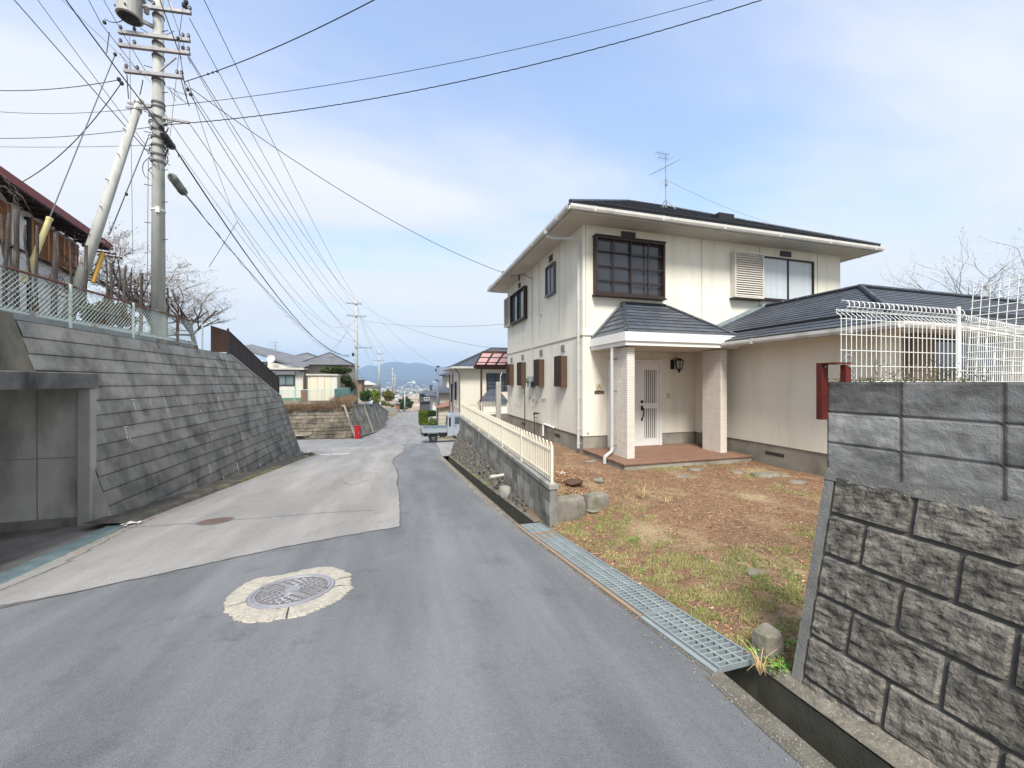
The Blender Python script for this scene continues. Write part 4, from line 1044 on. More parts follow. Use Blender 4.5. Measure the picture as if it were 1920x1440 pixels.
# wall vents
vent_m = M('vent_grey', (.35, .34, .31), (.28, .27, .25), scale=30, bump=.1); vent_d = M('vent_dark', (.07, .075, .085), rough=.5)
for (y, z, dark) in ((9.62, 2.52, 0), (11.3, 2.52, 0), (13.2, 2.50, 0), (14.65, 2.48, 0), (10.5, 5.22, 1), (13.6, 5.18, 1)):
    b = MB(); h, w_ = .085, .12
    b.box(HX-.025, HX, y-w_, y+w_, z-h, z+h)
    for i in range(6): b.box(HX-.034, HX-.026, y-w_+.01, y+w_-.01, z-h+.012+i*.026, z-h+.024+i*.026)
    b.build('wall_vent', vent_d if dark else vent_m, house)
for x in (5.48, 10.65):
    b = MB(); b.box(x-.20, x+.20, HY-.03, HY, 5.21, 5.36)
    for i in range(6): b.box(x-.19, x+.19, HY-.04, HY-.031, 5.225+i*.022, 5.237+i*.022)
    b.build('wall_vent', vent_d, house)
# wall clutter on the side: meter, conduits, taps, heater pipes
mt = MB(); mt.cbox(HX-.16, HX, 12.02, 12.28, 1.42, 1.80, .03); meter = mt.build('electric_meter', M('meter', (.27, .33, .32), (.22, .27, .26), rough=.4, bump=.03), house)
b = MB(); b.lathe((HX-.16, 12.13, 1.64), [(.001, 0), (.085, 0), (.08, -.06), (.001, -.06)], 16, axis='x'); b.build('meter_glass', glass('meter_glass', (.14, .16, .15)), meter)
b = MB(); b.cbox(HX-.13, HX, 11.84, 12.0, 1.45, 1.62, .02); b.build('breaker_box', black, meter)
b = MB()
b.tube([(HX-.03, 12.16, 1.80), (HX-.03, 12.16, 5.2), (HX-.12, 12.16, 5.33), (HX-.5, 12.2, 5.36)], .016, 6); b.tube([(HX-.03, 11.95, 1.6), (HX-.03, 11.95, 2.55), (HX-.05, 11.97, 2.7)], .012, 6)
b.build('conduit', pipe_g, house)
b = MB(); b.tube([(HX-.07, 13.1, 1.38), (HX-.09, 12.75, 1.40), (HX-.09, 12.75, -.02)], .016, 6); b.tube([(HX-.09, 12.75, 1.22), (HX-.09, 12.95, 1.22)], .011, 6)
b.tube([(HX-.10, 11.25, .62), (HX-.12, 11.65, .62), (HX-.12, 11.65, -.05)], .018, 6); b.tube([(HX-.12, 11.65, .45), (HX-.02, 11.65, .45)], .014, 6); b.tube([(HX-.02, 11.6, .58), (HX-.18, 11.6, .58)], .025, 6)
b.build('gas_pipe', M('dark_pipe', (.07, .055, .05), (.05, .04, .035), bump=.2), house)
b = MB(); b.tube([(HX-.05, 10.2, .30), (HX-.05, 10.95, .32), (HX-.06, 11.0, .3), (HX-.06, 11.0, -.05)], .025, 8); b.build('drain_pipe', paint_white, house)
b = MB()
for (y, z) in ((12.35, 1.05), (12.0, 1.0), (11.7, .95), (11.15, 1.05), (10.95, 1.05)): b.tube([(HX, y, z), (HX-.06, y, z), (HX-.07, y-.02, z-.06)], .014, 6); b.tube([(HX-.03, y-.04, z+.03), (HX-.03, y+.04, z+.03)], .01, 5)
b.build('tap', M('brass', (.24, .22, .19), metal=.5, rough=.4), house)
b = MB()
b.tube([(HX-.015, 14.4, 1.2), (HX-.015, 14.2, .85), (HX-.015, 13.8, .68), (HX-.015, 13.3, .8), (HX-.015, 13.2, 1.1)], .005, 4); b.tube([(HX-.015, 12.3, 1.1), (HX-.015, 12.2, .8), (HX-.015, 12.05, .72), (HX-.015, 11.8, .9)], .006, 4); b.tube([(HX-.012, 11.35, .45), (HX-.012, 11.35, 2.3)], .004, 4)
b.build('loose_cable', pipe_g, house)
b = MB(); b.lathe((HX-.0, 11.3, 3.70), [(.001, 0), (.035, 0), (.035, -.05), (.02, -.09), (.001, -.09)], 8, axis='x'); b.build('vent_cap', pipe_g, house)
b = MB(); b.tube([(HX-.02, 12.16, 5.05), (HX-.35, 12.1, 5.16), (HX-.66, 12.6, 5.2)], .012, 5); b.tube([(HX-.40, 12.4, 5.2), (HX-.40, 12.4, 5.02)], .03, 8); b.build('cable_bracket', black, house)
# door
DY = HY
b = MB(); b.box(4.90, 4.98, DY-.07, DY, -.03, 2.16); b.box(6.35, 6.43, DY-.07, DY, -.03, 2.16); b.box(4.98, 6.35, DY-.07, DY, 2.08, 2.16); b.box(5.50, 5.56, DY-.06, DY, -.03, 2.08)
dr = b.build('door', white_al, house)
b = MB()
for (x0, x1) in ((4.98, 5.50),): b.box(x0, x1, DY-.045, DY-.01, -.02, 2.08)
x0, x1 = 5.565, 6.345; lz0, lz1, l2, l3 = .17, .93, 1.06, 1.90; lx0, lx1 = 5.92, 6.28
for (a, c, z0, z1) in ((x0, lx0, -.02, 2.075), (lx1, x1, -.02, 2.075), (lx0, lx1, -.02, lz0), (lx0, lx1, lz1, l2), (lx0, lx1, l3, 2.075)): b.box(a, c, DY-.05, DY-.01, z0, z1)
b.build('door_leaf', white_al, dr)
b = MB(); b.box(lx0, lx1, DY-.022, DY-.016, lz0, l3); b.build('pane', M('dark_pane_matt', (.02, .02, .022), rough=.5, bump=0, spec=.1), dr)
b = MB()
for (za, zb) in ((lz0, lz1), (l2, l3)):
    for i in range(6): x = lx0+(lx1-lx0)*(i+.5)/6+.0; b.box(x-.013, x+.013, DY-.058, DY-.03, za, zb)
b.build('door_lattice', white_al, dr)
b = MB(); b.lathe((5.84, DY-.05, 1.10), [(.001, 0), (.038, 0), (.032, -.03), (.001, -.03)], 14, axis='y'); b.cbox(5.81, 5.87, DY-.075, DY-.05, .88, 1.0, .01); b.tube([(5.84, DY-.07, .96), (5.84, DY-.13, .93), (5.84, DY-.135, .78), (5.84, DY-.09, .70), (5.84, DY-.06, .67)], .014, 8); b.cbox(5.815, 5.865, DY-.07, DY-.05, .62, .68, .008)
b.build('door_handle', black, dr)
b = MB()
for z in (.25, 1.05, 1.82): b.box(4.965, 4.995, DY-.085, DY-.068, z-.09, z+.09)
b.build('hinge', galv, dr)
b = MB(); b.cbox(6.62, 6.72, HY-.025, HY, 1.17, 1.31, .01); b.lathe((6.67, HY-.025, 1.22), [(.001, 0), (.02, 0), (.02, -.01), (.001, -.01)], 10, axis='y'); b.build('doorbell', M('cream_plastic', (.6, .56, .45), rough=.4), house)
lamp = MB(); lx, lz = 6.85, 2.05
lamp.cbox(lx-.12, lx-.02, HY-.04, HY, lz-.12, lz+.12, .01); lamp.lathe((lx+.02, HY-.17, lz+.10), [(.02, .06), (.05, .05), (.115, 0), (.115, -.012), (.02, -.012)], 6); lamp.lathe((lx+.02, HY-.17, lz-.16), [(.001, -.06), (.02, -.05), (.03, 0), (.075, .03), (.075, .04), (.001, .04)], 6)
for k in range(6): a = 2*math.pi*k/6; lamp.bar((lx+.02+.072*math.cos(a), HY-.17+.072*math.sin(a), lz-.13), (lx+.02+.105*math.cos(a), HY-.17+.105*math.sin(a), lz+.10), .012, .012)
lamp.tube([(lx-.07, HY-.03, lz), (lx-.07, HY-.08, lz+.14), (lx, HY-.15, lz+.17)], .012, 6)
lo_ = lamp.build('wall_lamp', black, house)
b = MB(); b.lathe((lx+.02, HY-.17, lz-.12), [(.062, 0), (.092, .21), (.001, .21)], 6); b.build('lamp_glass', M('lamp_glass', (.45, .45, .42), rough=.3, bump=0), lo_)
# name plates
b = MB(); b.cbox(4.58, 4.75, HY-.02, HY, 1.40, 1.56, .006); pl = b.build('square_plaque', M('plaque', (.62, .55, .38), (.56, .50, .35), scale=20, bump=.1), house)
b = MB()
for (x, z, a) in ((4.665, 1.505, 0), (4.63, 1.455, 2.3), (4.70, 1.455, -2.3)):
    P = []
    for k in range(5): t = k/4; w_ = .016*math.sin(math.pi*t); P.append((w_, -.028+.056*t))
    pts = P+[(-p[0], p[1]) for p in reversed(P[1:-1])]
    b.poly([(x+p[0]*math.cos(a)-p[1]*math.sin(a), HY-.0215, z+p[0]*math.sin(a)+p[1]*math.cos(a)) for p in pts])
b.build('leaf_emblem', M('emblem', (.12, .10, .06), bump=0), pl)
b = MB(); b.cbox(4.54, 4.80, HY-.018, HY, 1.315, 1.378, .004); pl = b.build('name_plate', M('dark_plate', (.06, .04, .03), rough=.4), house)
b = MB()
for i, w_ in enumerate((.02, .012, .018, .02, .014, .02, .016, .02)): x = 4.575+i*.025; b.box(x, x+w_, HY-.0205, HY-.0185, 1.340, 1.352)
b.build('plate_lettering', M('gold_text', (.38, .32, .2), bump=0), pl)
b = MB(); b.lathe((4.36, HY-.012, .37), [(.001, 0), (.025, 0), (.025, -.015), (.001, -.015)], 10, axis='y'); b.build('wall_tap_cover', pipe_g, house)
# porch: slab, two tiled pillars, roof
terra = M('terracotta', (.225, .13, .09), (.18, .105, .075), scale=5, rough=.7, bump=.3, bscale=60, stain=(.16, .09, .06), stscale=(3, 3, 3))
b = MB(); b.cbox(4.20, 7.42, 6.62, HY-.002, -.045, -.012, .008); slab_o = b.build('porch_floor', terra, house)
b = MB(); b.box(4.225, 7.40, 6.645, HY, -.5, -.0455); b.build('porch_step', found, slab_o)
tile_p = M('pillar_tile', (.68, .635, .57), (.63, .58, .52), scale=6, rough=.7, bump=.25, bscale=90, tone=True)
for (x0, x1) in ((4.56, 4.74), (6.98, 7.16)):
    y0, y1 = 7.07, 7.62; b = MB(); z = -.012; k = 0; rr = random.Random(int(x0*10))
    while z < 2.34:
        h = .048; zz = min(z+h-.006, 2.34); nb = 3
        for q in range(nb):
            ya, yb = y0+(y1-y0)*q/nb, y0+(y1-y0)*(q+1)/nb
            b.cbox(x0, x1, ya+.001, yb-.001, z, zz, .003, rr.uniform(.96, 1.04))
        z += h; k += 1
    pi_ = b.build('porch_pillar', tile_p, house); c = MB(); c.box(x0+.006, x1-.006, y0+.007, y1-.006, -.012, 2.34); c.build('pillar_core', M('grout', (.42, .37, .32)), pi_)
fz0, fz1 = 2.36, 2.635; fx0, fx1, fy0 = 4.40, 7.42, 6.90
b = MB(); b.box(fx0, fx1, fy0, HY-.01, fz0+.09, fz1); b.box(fx0+.035, fx1-.035, fy0+.035, HY-.011, fz0, fz0+.089)
pf = b.build('porch_fascia', paint_white, house)
b = MB(); b.box(fx0+.10, fx1-.10, fy0+.10, HY-.02, fz0-.004, fz0-.001); b.build('porch_ceiling', soffit_m, pf)
b = MB(); e0, e1, f0 = fx0+.06, fx1-.06, fy0+.06; rz0, rz1 = fz1-.01, 3.55; RL, RR_ = 5.33, 6.56
roof_plane(b, [(e0, f0, rz0), (e1, f0, rz0), (RR_, HY-.01, rz1), (RL, HY-.01, rz1)], .19, .016); roof_plane(b, [(e0, HY-.01, rz0), (e0, f0, rz0), (RL, HY-.01, rz1)], .19, .016); roof_plane(b, [(e1, f0, rz0), (e1, HY-.01, rz0), (RR_, HY-.01, rz1)], .19, .016)
pr = b.build('porch_roof', tile, house)
b = MB(); u_ = Vector((0, -.005, .025)); b.tube([Vector((e0, f0, rz0))+u_, Vector((RL, HY-.03, rz1))+u_], .036, 6); b.tube([Vector((e1, f0, rz0))+u_, Vector((RR_, HY-.03, rz1))+u_], .036, 6)
b.tube([Vector((RL, HY-.03, rz1))+u_, Vector((RR_, HY-.03, rz1))+u_], .034, 6); b.tube([(e0, HY-.03, rz0+.04), (RL-.02, HY-.03, rz1+.03)], .034, 6)
b.build('ridge_cap', tilecap, pr)
downspout([(4.46, 7.48, 2.36), (4.44, 7.48, 2.2), (4.44, 7.48, .16), (4.42, 7.46, .08), (4.24, 7.34, .03), (4.165, 7.30, .0), (4.16, 7.30, -.05), (4.16, 7.30, -.14)], house, r=.036)
b = MB()
for z in (.2, 1.4, 2.1): b.tube([(4.44, 7.48, z), (4.56, 7.48, z)], .008, 5)
b.build('pipe_clip', black, house)
# wing
WX, WY = 7.5, 4.35
b = MB(); b.box(WX, 15.5, WY, HY-.01, .28, 2.55); b.build('wing_wall', stucco, house)
b = MB(); b.box(WX+.025, 15.47, WY+.02, HY-.02, -.7, .28); b.build('wing_foundation', found, house)
b = MB(); b.box(WX+.018, WX+.03, 6.0, 6.42, .05, .12); b.build('floor_vent', MATS['dark_gap'], house)
b = MB(); b.box(6.98, 15.9, 3.82, HY-.02, 2.40, 2.46); b.build('wing_soffit', soffit_m, house)
b = MB(); b.box(6.94, 6.97, 3.80, HY-.02, 2.36, 2.50); b.box(6.97, 15.9, 3.79, 3.815, 2.36, 2.50); b.build('wing_fascia', gutter_w, house)
gutter_run((6.88, 3.75, 2.43), (6.88, HY-.05, 2.43), house, .05); gutter_run((6.88, 3.74, 2.43), (15.9, 3.74, 2.43), house, .05)
ap = (9.84, 6.09, 3.62); e_ = (6.92, 3.78, 2.50)
b = MB(); roof_plane(b, [(6.92, HY, 2.50), (6.92, 3.78, 2.50), (9.86, 6.09, 3.70), (9.86, HY, 3.70)], .2); 
roof_plane(b, [(6.92, 3.78, 2.50), (15.9, 3.78, 2.50), (15.9, 6.09, 3.70), (9.86, 6.09, 3.70)], .2)
b.poly([(9.86, 6.09, 3.70), (15.9, 6.09, 3.70), (15.9, HY, 3.70), (9.86, HY, 3.70)])
wr = b.build('wing_roof', tile, house)
b = MB(); b.tube([(6.92, 3.78, 2.55), (9.86, 6.09, 3.75), (15.9, 6.09, 3.75)], .045, 6); b.tube([(9.86, 6.09, 3.74), (9.86, HY, 3.74)], .045, 6)
b.build('ridge_cap', tilecap, wr)
b = MB(); b.bar((6.99, HY-.04, 2.60), (9.86, HY-.04, 3.78), .05, .10); b.build('flashing', galv, wr)
b = MB(); b.bar((7.35, 4.4, 2.74), (7.35, HY-.1, 2.74), .03, .05); b.bar((7.6, 4.22, 2.80), (15.5, 4.22, 2.80), .03, .05); b.build('snow_guard', black, wr)
# wing front: dark window and shutter boxes seen through the mesh
for xa, xb in ((8.05, 8.6), (10.5, 11.2)): b = MB(); b.box(xa, xb, WY-.15, WY, .6, 2.35); b.build('shutter_box', M('brown_shutter', (.20, .155, .11), (.15, .115, .08), aniso=(1, 1, 40), scale=1, bump=.1), house)
b = MB(); b.box(8.62, 10.48, WY-.10, WY, .55, 2.35); w_ = b.build('window', brown, house); b = MB(); b.box(8.68, 9.52, WY-.106, WY-.101, .62, 2.28); b.box(9.58, 10.42, WY-.106, WY-.101, .62, 2.28); b.build('pane', gl_dark, w_)
# roof antenna
an = MB(); ax, ay = 9.0, 11.55; az = 7.72
an.tube([(ax, ay, az-.1), (ax, ay, 9.70)], .018, 6)
for a in (0, 1.57, 3.14, 4.71): an.tube([(ax+.35*math.cos(a+.6), ay+.35*math.sin(a+.6), az-.12), (ax, ay, az+.35)], .012, 4)
ant = an.build('antenna', galv, house)
b = MB(); b.tube([(ax-.55, ay-.15, 8.85), (ax+.5, ay+.15, 9.55)], .012, 5)
for i in range(10):
    f = i/9; c = (ax-.55+1.05*f, ay-.15+.3*f, 8.85+.7*f); l = .22-.06*f+.06*(i % 2); b.tube([(c[0]-l*.45, c[1]+l, c[2]), (c[0]+l*.45, c[1]-l, c[2])], .006, 4)
for z, l in ((9.66, .4), (9.5, .3)): b.tube([(ax-l, ay, z), (ax+l*.4, ay, z)], .010, 4); [b.tube([(ax-l+j*.12, ay-.16, z), (ax-l+j*.12, ay+.16, z)], .005, 4) for j in range(5)]
b.cbox(ax-.05, ax+.05, ay-.06, ay, 8.55, 8.75, .01); b.build('antenna_elements', galv, ant)
# white bag beside the right pillar
rock('plastic_bag', (7.27, 7.35, .10), (.11, .13, .22), 'crumpled white plastic bag leaning behind the right porch pillar', 'bag', 77, mat=M('bag', (.62, .66, .72), (.45, .5, .58), scale=14, bump=1, bscale=18, rough=.4), flat=.3)

# ================================================================ LOW BLOCK WALL WITH CREAM FENCE (left of the yard)
def fx(y): return 2.0+(y-5.02)*.0337
lw = thing('low_block_wall', 'low grey concrete block wall beside the gutter carrying the cream fence', 'block wall', (2.0, 5.02, -.5))
blk_l = M('light_block', (.27, .262, .24), (.165, .162, .15), scale=4.5, rough=.9, bump=.5, bscale=90, tone=True, stain=(.10, .10, .09), stscale=(2.2, 2.2, 1.3), stmin=.5, stmax=.72, detail=8)
rnd = random.Random(31); b = MB()
for r in range(5):
    z1 = .135-.045-r*.19; z0 = z1-.19; y = 5.02+(0 if r % 2 else .0); k = 0
    while y < 16.2:
        w = .39 if (k or r % 2 == 0) else .2; yb = min(y+w, 16.25); tn = rnd.uniform(.72, 1.45) if r in (1, 2) else rnd.uniform(.7, 1.1)
        xa, xb = fx(y), fx(yb); c = .004
        b.add([(xa, y+c, z0+c), (xb, yb-c, z0+c), (xb, yb-c, z1-c), (xa, y+c, z1-c), (xa+.008, y, z0), (xb+.008, yb, z0), (xb+.008, yb, z1), (xa+.008, y, z1)], [(0, 3, 2, 1), (0, 1, 5, 4), (1, 2, 6, 5), (2, 3, 7, 6), (3, 0, 4, 7)], tn)
        y = yb; k += 1
b.build('blocks', blk_l, lw)
b = MB(); b.prism([(fx(5.02)+.006, 5.02), (fx(16.24)+.006, 16.24), (fx(16.24)+.12, 16.24), (fx(5.02)+.12, 5.02)], -1.7, .09); b.build('block_core', blk_l, lw)
b = MB(); b.prism([(fx(5.02)-.012, 5.005), (fx(16.26)-.012, 16.27), (fx(16.26)+.135, 16.27), (fx(5.02)+.135, 5.005)], .092, .15); b.build('coping', conc, lw)
b = MB(); b.prism([(2.5, 16.14), (4.5, 17.62), (9, 17.62), (9, 17.75), (4.45, 17.75), (2.40, 16.24)], -2.3, .09); b.build('return_wall', conc, lw)
# battered stone facing below the far part
sw = thing('stone_facing', 'rough brown-grey battered stone facing under the far part of the low wall', 'stone wall', (1.95, 12, -1))
b = MB(); ny_, nz_ = 260, 14
for j in range(nz_+1):
    for i in range(ny_+1):
        y = 6.0+(16.2-6.0)*i/ny_; zt = -.46; zb = zr(y)+.02; z = zb+(zt-zb)*j/nz_
        X = fx(y)-.02-(zt-z)*.36; 
        cell = mnoise.noise(Vector((y*2.6, z*4.5, 0))); d = .05*abs(mnoise.noise(Vector((y*4, z*7, 4))))+.05*mnoise.fractal(Vector((y*8, z*11, 2)), 1, 2, 4)
        b.v.append((X-d, y, z))
for j in range(nz_):
    for i in range(ny_): a = j*(ny_+1)+i; b.f.append((a, a+ny_+1, a+ny_+2, a+1)); b.tone.append(rnd.uniform(.85, 1.15))
b.add([(fx(16.2)-.02, 16.2, -.46), (fx(16.2)-.42, 16.2, -1.6), (fx(16.2)+.3, 16.3, -1.6), (fx(16.2)+.1, 16.3, -.46)], [(0, 1, 2, 3)])
b.build('rough_face', M('dark_rubble', (.12, .11, .095), (.065, .06, .054), scale=6, bump=1.1, bscale=30, tone=True, stain=(.20, .19, .16), stscale=(4, 4, 4), stmin=.5, stmax=.7, detail=9), sw)
# dirt verge between gutter and wall
b = MB()
yy = [5.0+i*.3 for i in range(39)]
for a, c in zip(yy, yy[1:]):
    for q in range(4):
        def X(y, q): xo = gx(y)+GW+.08; xi = min(fx(y)+.02, fx(y)-.02-(-.46-zr(y))*.36+.06) if y > 6 else fx(y)+.01; return xo+(max(xi, xo+.05)-xo)*q/4
        def Z(y, q): return zr(y)+.02+.05*q/4+.02*mnoise.noise(Vector((y*4, q, 2)))
        b.poly([(X(a, q), a, Z(a, q)), (X(a, q+1), a, Z(a, q+1)), (X(c, q+1), c, Z(c, q+1)), (X(c, q), c, Z(c, q))])
tag(b.build('verge', M('verge_soil', (.20, .12, .07), (.12, .10, .06), scale=7, bump=1, bscale=50, patch=(.10, .12, .04), pscale=1.6, pmin=.52, pmax=.6, speck=(.36, .3, .2), spscale=50), smooth=True), kind='structure')
b = MB(); P = at(930, 895, 7.9); b.tube([(fx(7.9)-.30, 7.86, -.40), (fx(7.9)+.02, 7.9, -.38)], .035, 12); b.tube([(fx(7.9)-.302, 7.86, -.40), (fx(7.9)-.18, 7.875, -.392)], .041, 12)
tag(b.build('drain_pipe', M('pvc', (.50, .48, .44), rough=.5)), 'short grey pvc drain pipe sticking out of the low wall', 'pipe')
rock('footing_lump', (fx(7.3)-.10, 7.3, -.60), (.12, .16, .17), 'rough concrete lump under the drain pipe at the wall foot', 'concrete lump', 55, mat=conc, flat=.1)
# cream fence
cream = M('cream_metal', (.72, .69, .57), (.66, .63, .52), scale=6, rough=.45, bump=.03)
def hoop_fence(t, P, Q, z0, z1, step, r=.011, post_every=9):
    P = Vector((*P, 0)); Q = Vector((*Q, 0)); d = (Q-P); L_ = d.length; d.normalize(); n = int(L_/step); b = MB(); pb = MB()
    for i in range(n+1):
        c = P+d*(i*step); s_ = d*step*.34
        if i % 2 == 0 and i < n:
            pts = [c+Vector((0, 0, z0+.03)), c+Vector((0, 0, z1-.05))]
            for a in (150, 110, 70, 30, -10): pts.append(c+d*(step*.5)+d*(step*.5*math.cos(R(a)))+Vector((0, 0, z1-.05+.05*max(0, math.sin(R(a))))))
            pts.append(c+d*step+Vector((0, 0, z0+.03))); b.tube(pts, r, 5)
    b.build('pickets', cream, t); b = MB()
    for z in (z0+.09, z1-.12): b.bar((P.x, P.y, z), (Q.x, Q.y, z), .02, .03)
    b.build('rails', cream, t)
    k = 0
    while k <= n: c = P+d*(k*step); m = MB(); m.box(c.x-.018, c.x+.018, c.y-.018, c.y+.018, z0, z1-.04); m.build('post', cream, t); k += post_every*2
f = thing('picket_fence', 'cream metal hoop-top fence running along the low block wall', 'fence', (2.06, 5.1, .15))
hoop_fence(f, (fx(5.1)+.06, 5.1), (fx(16.2)+.06, 16.2), .15, .735, .088)
f = thing('picket_fence', 'short white hoop-top fence across the far end of the yard beside the carport post', 'fence', (2.6, 17.6, .1))
hoop_fence(f, (2.48, 16.22), (4.6, 17.70), .09, .72, .10, post_every=6)
b = MB(); b.cbox(3.80, 4.0, 15.45, 15.62, -.15, 1.60, .015); tag(b.build('concrete_pillar', conc_light), 'slim grey concrete pillar at the far corner of the house', 'pillar')
b = MB(); b.tube([(4.03, 15.7, -.1), (4.03, 15.7, 1.85), (4.10, 15.72, 2.0)], .02, 6); tag(b.build('pillar_pipe', pipe_g), 'thin grey pipe bending over behind the slim concrete pillar', 'pipe')
# terrace roof behind the house
cpt = thing('terrace_roof', 'brown framed terrace roof with pale pink translucent panels behind the house', 'terrace roof', (3.5, 17.5, 0))
cb = M('brown_alu', (.10, .055, .04), (.08, .045, .035), rough=.5, bump=.03)
b = MB(); b.box(3.46, 3.54, 17.1, 17.18, -.1, 2.2); b.build('post', cb, cpt); b = MB(); b.box(6.4, 6.48, 17.4, 17.48, -.1, 2.2); b.build('post', cb, cpt)
yA, yB, zA, zB = 15.95, 17.9, 2.86, 2.30; b = MB(); b.bar((3.3, yA, zA), (6.7, yA, zA), .06, .10); b.bar((3.3, yB-.35, zB), (6.7, yB-.35, zB), .06, .22); b.bar((3.3, yB, zB-.02), (6.7, yB, zB-.02), .07, .09)
for i in range(8): x = 3.3+i*3.4/7; b.bar((x, yA, zA), (x, yB, zB), .045, .07)
for f_ in (.33, .66): b.bar((3.3, yA+(yB-yA)*f_, zA+(zB-zA)*f_), (6.7, yA+(yB-yA)*f_, zA+(zB-zA)*f_), .03, .04)
b.build('frame', cb, cpt)
b = MB(); b.slab([(3.3, yA, zA+.045), (6.7, yA, zA+.045), (6.7, yB, zB+.045), (3.3, yB, zB+.045)], .006)
pk = M('pink_panel', (.80, .62, .60), (.76, .58, .56), rough=.4, bump=0)
nt = pk.node_tree; tr = nt.nodes.new('ShaderNodeBsdfTranslucent'); tr.inputs[0].default_value = (.95, .75, .73, 1); mx = nt.nodes.new('ShaderNodeMixShader'); mx.inputs[0].default_value = .75
nt.links.new(nt.nodes['Principled BSDF'].outputs[0], mx.inputs[1]); nt.links.new(tr.outputs[0], mx.inputs[2]); nt.links.new(mx.outputs[0], nt.nodes['Material Output'].inputs[0])
b.build('panels', pk, cpt)
# ================================================================ LEFT STONE RETAINING WALL
def WXf(z): return -4.92-.257*(z-.23)
rnd = random.Random(41)
st = thing('stone_retaining_wall', 'tall battered retaining wall of long weathered grey stone courses on the left', 'retaining wall', (-4.5, 8.1, -.8))
stone_l = M('course_stone', (.33, .317, .285), (.22, .212, .195), scale=2.4, rough=.92, bump=.6, bscale=60, tone=True, stain=(.125, .122, .112), stscale=(2.2, 1.5, .8), stmin=.45, stmax=.66, detail=9, speck=(.42, .41, .38), spscale=160)
foot_y0, foot_y1 = 8.08, 19.75
def yright(z): return 15.1+(2.52-z)/(2.52-.98)*4.1 if z > .98 else 19.2+(.98-z)*.21
def yleft(z): return 7.55 if z > 1.72 else 8.08
b = MB(); wh = MB()
H = .252; nc = 18; zt = 2.53
for r in range(nc):
    z1 = zt-r*H; z0 = z1-H; y = yleft((z0+z1)/2) - (.0); first = True
    yr0, yr1 = yright(z0), yright(z1)
    off = rnd.uniform(0, .5)
    while y < yr0-.02:
        w = .52 if not first else .47-off*.6; first = False; yb = min(y+w, yr0)
        if yr0-yb < .12: yb = yr0
        ytop_b = min(yb, yr1) if yb > yr1 else yb
        # stop blocks below the road surface
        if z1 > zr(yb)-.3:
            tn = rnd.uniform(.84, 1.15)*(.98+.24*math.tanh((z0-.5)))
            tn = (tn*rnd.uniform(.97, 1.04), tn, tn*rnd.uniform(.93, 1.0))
            nu = max(2, int((yb-y)/.10)); nv = 5; FV = (0, .04, .2, .55, .955, 1); vs = []
            for j in range(nv+1):
                for i in range(nu+1):
                    fu, fv = i/nu, FV[j]; z = z0+H*fv; yt = y+(yb-y)*fu
                    if fv > 0: yt = min(yt, yr0+(yr1-yr0)*fv)
                    e = (0, .014, .016, .010, .004, -.04)[j]
                    if fu in (0, 1): e -= .004
                    e += .006*mnoise.noise(Vector((yt*6, z*9, 0)))
                    vs.append((WXf(z)+e, yt, z+(.004*mnoise.noise(Vector((yt*3, z*5, 7))))))
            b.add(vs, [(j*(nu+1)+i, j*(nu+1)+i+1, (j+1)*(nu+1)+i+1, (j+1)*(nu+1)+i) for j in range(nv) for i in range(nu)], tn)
            # lime runs below some joints
            if rnd.random() < .15 and r > 3:
                l = rnd.uniform(.08, .26); yy_ = y+rnd.uniform(-.01, .01); wv = rnd.uniform(.006, .02)
                for q in range(rnd.randint(1, 3)):
                    zz = z0+H*rnd.uniform(.1, .95); yq = yy_+rnd.uniform(-.05, .05); wh_ = rnd.uniform(.007, .022); l_ = l*rnd.uniform(.3, 1)
                    wh.poly([(WXf(zz)+.030, yq-wh_, zz), (WXf(zz)+.030, yq+wh_, zz), (WXf(zz-l_)+.032, yq+wh_*.4, zz-l_), (WXf(zz-l_)+.032, yq-wh_*.5, zz-l_)])
                if rnd.random() < .5: wh.poly([(WXf(z1)+.031, yy_-.06, z1-.01), (WXf(z1)+.031, yy_+.07, z1-.012), (WXf(z1)+.034, yy_+.05, z1-.028), (WXf(z1)+.034, yy_-.04, z1-.024)])
        y = yb
b.build('stone_courses', stone_l, st)
wh.build('lime_stains', M('lime', (.78, .77, .74), (.52, .51, .48), scale=30, bump=0), st)
b = MB()    # backing, dark in the joints, and end return
pts = [(WXf(2.5)-.03, 7.5, 2.5), (WXf(2.5)-.03, 15.1, 2.5), (WXf(.96)-.03, 19.17, .96), (WXf(-2.2)-.03, 19.84, -2.2), (WXf(-2.2)-.03, 8.1, -2.2), (WXf(1.72)-.03, 8.1, 1.72), (WXf(1.72)-.03, 7.5, 1.72)]
b.poly(pts); b.build('joint_backing', blk_joint, st)
b = MB()   # the face round the corner on the side street, with sloping top
def q3(y, z, dx=0): return (WXf(z)+dx, y, z)
b.add([q3(19.84, -2.2), q3(19.2, .98), (-12, 19.6, 1.2), (-12, 20.2, -2.6)], [(0, 1, 2, 3)]); b.build('end_face', conc, st)
b = MB(); b.add([q3(15.05, 2.56), q3(15.05, 2.56, -.22), q3(19.2, 1.02, -.22), q3(19.2, 1.02), q3(15.05, 2.46, .03), q3(19.2, .92, .03)], [(0, 3, 2, 1), (0, 4, 5, 3)])
b.add([q3(7.5, 2.53), q3(7.5, 2.53, -.25), q3(15.05, 2.53, -.25), q3(15.05, 2.53)], [(0, 3, 2, 1)])
b.build('coping', conc_light, st)
b = MB(); b.tube([(WXf(2.5)+.03+.01*i, 10.9+.33*math.sin(i*.5)*.3+.17*i*.25, 2.5-.1*i) for i in range(9)], .006, 4); b.tube([(WXf(2.4)+.03+.02*i, 14.0+.06*i, 2.42-.1*i) for i in range(4)], .006, 4)
tag(b.build('hanging_cable', black), 'thin dark cable hanging down the face of the stone retaining wall', 'cable')
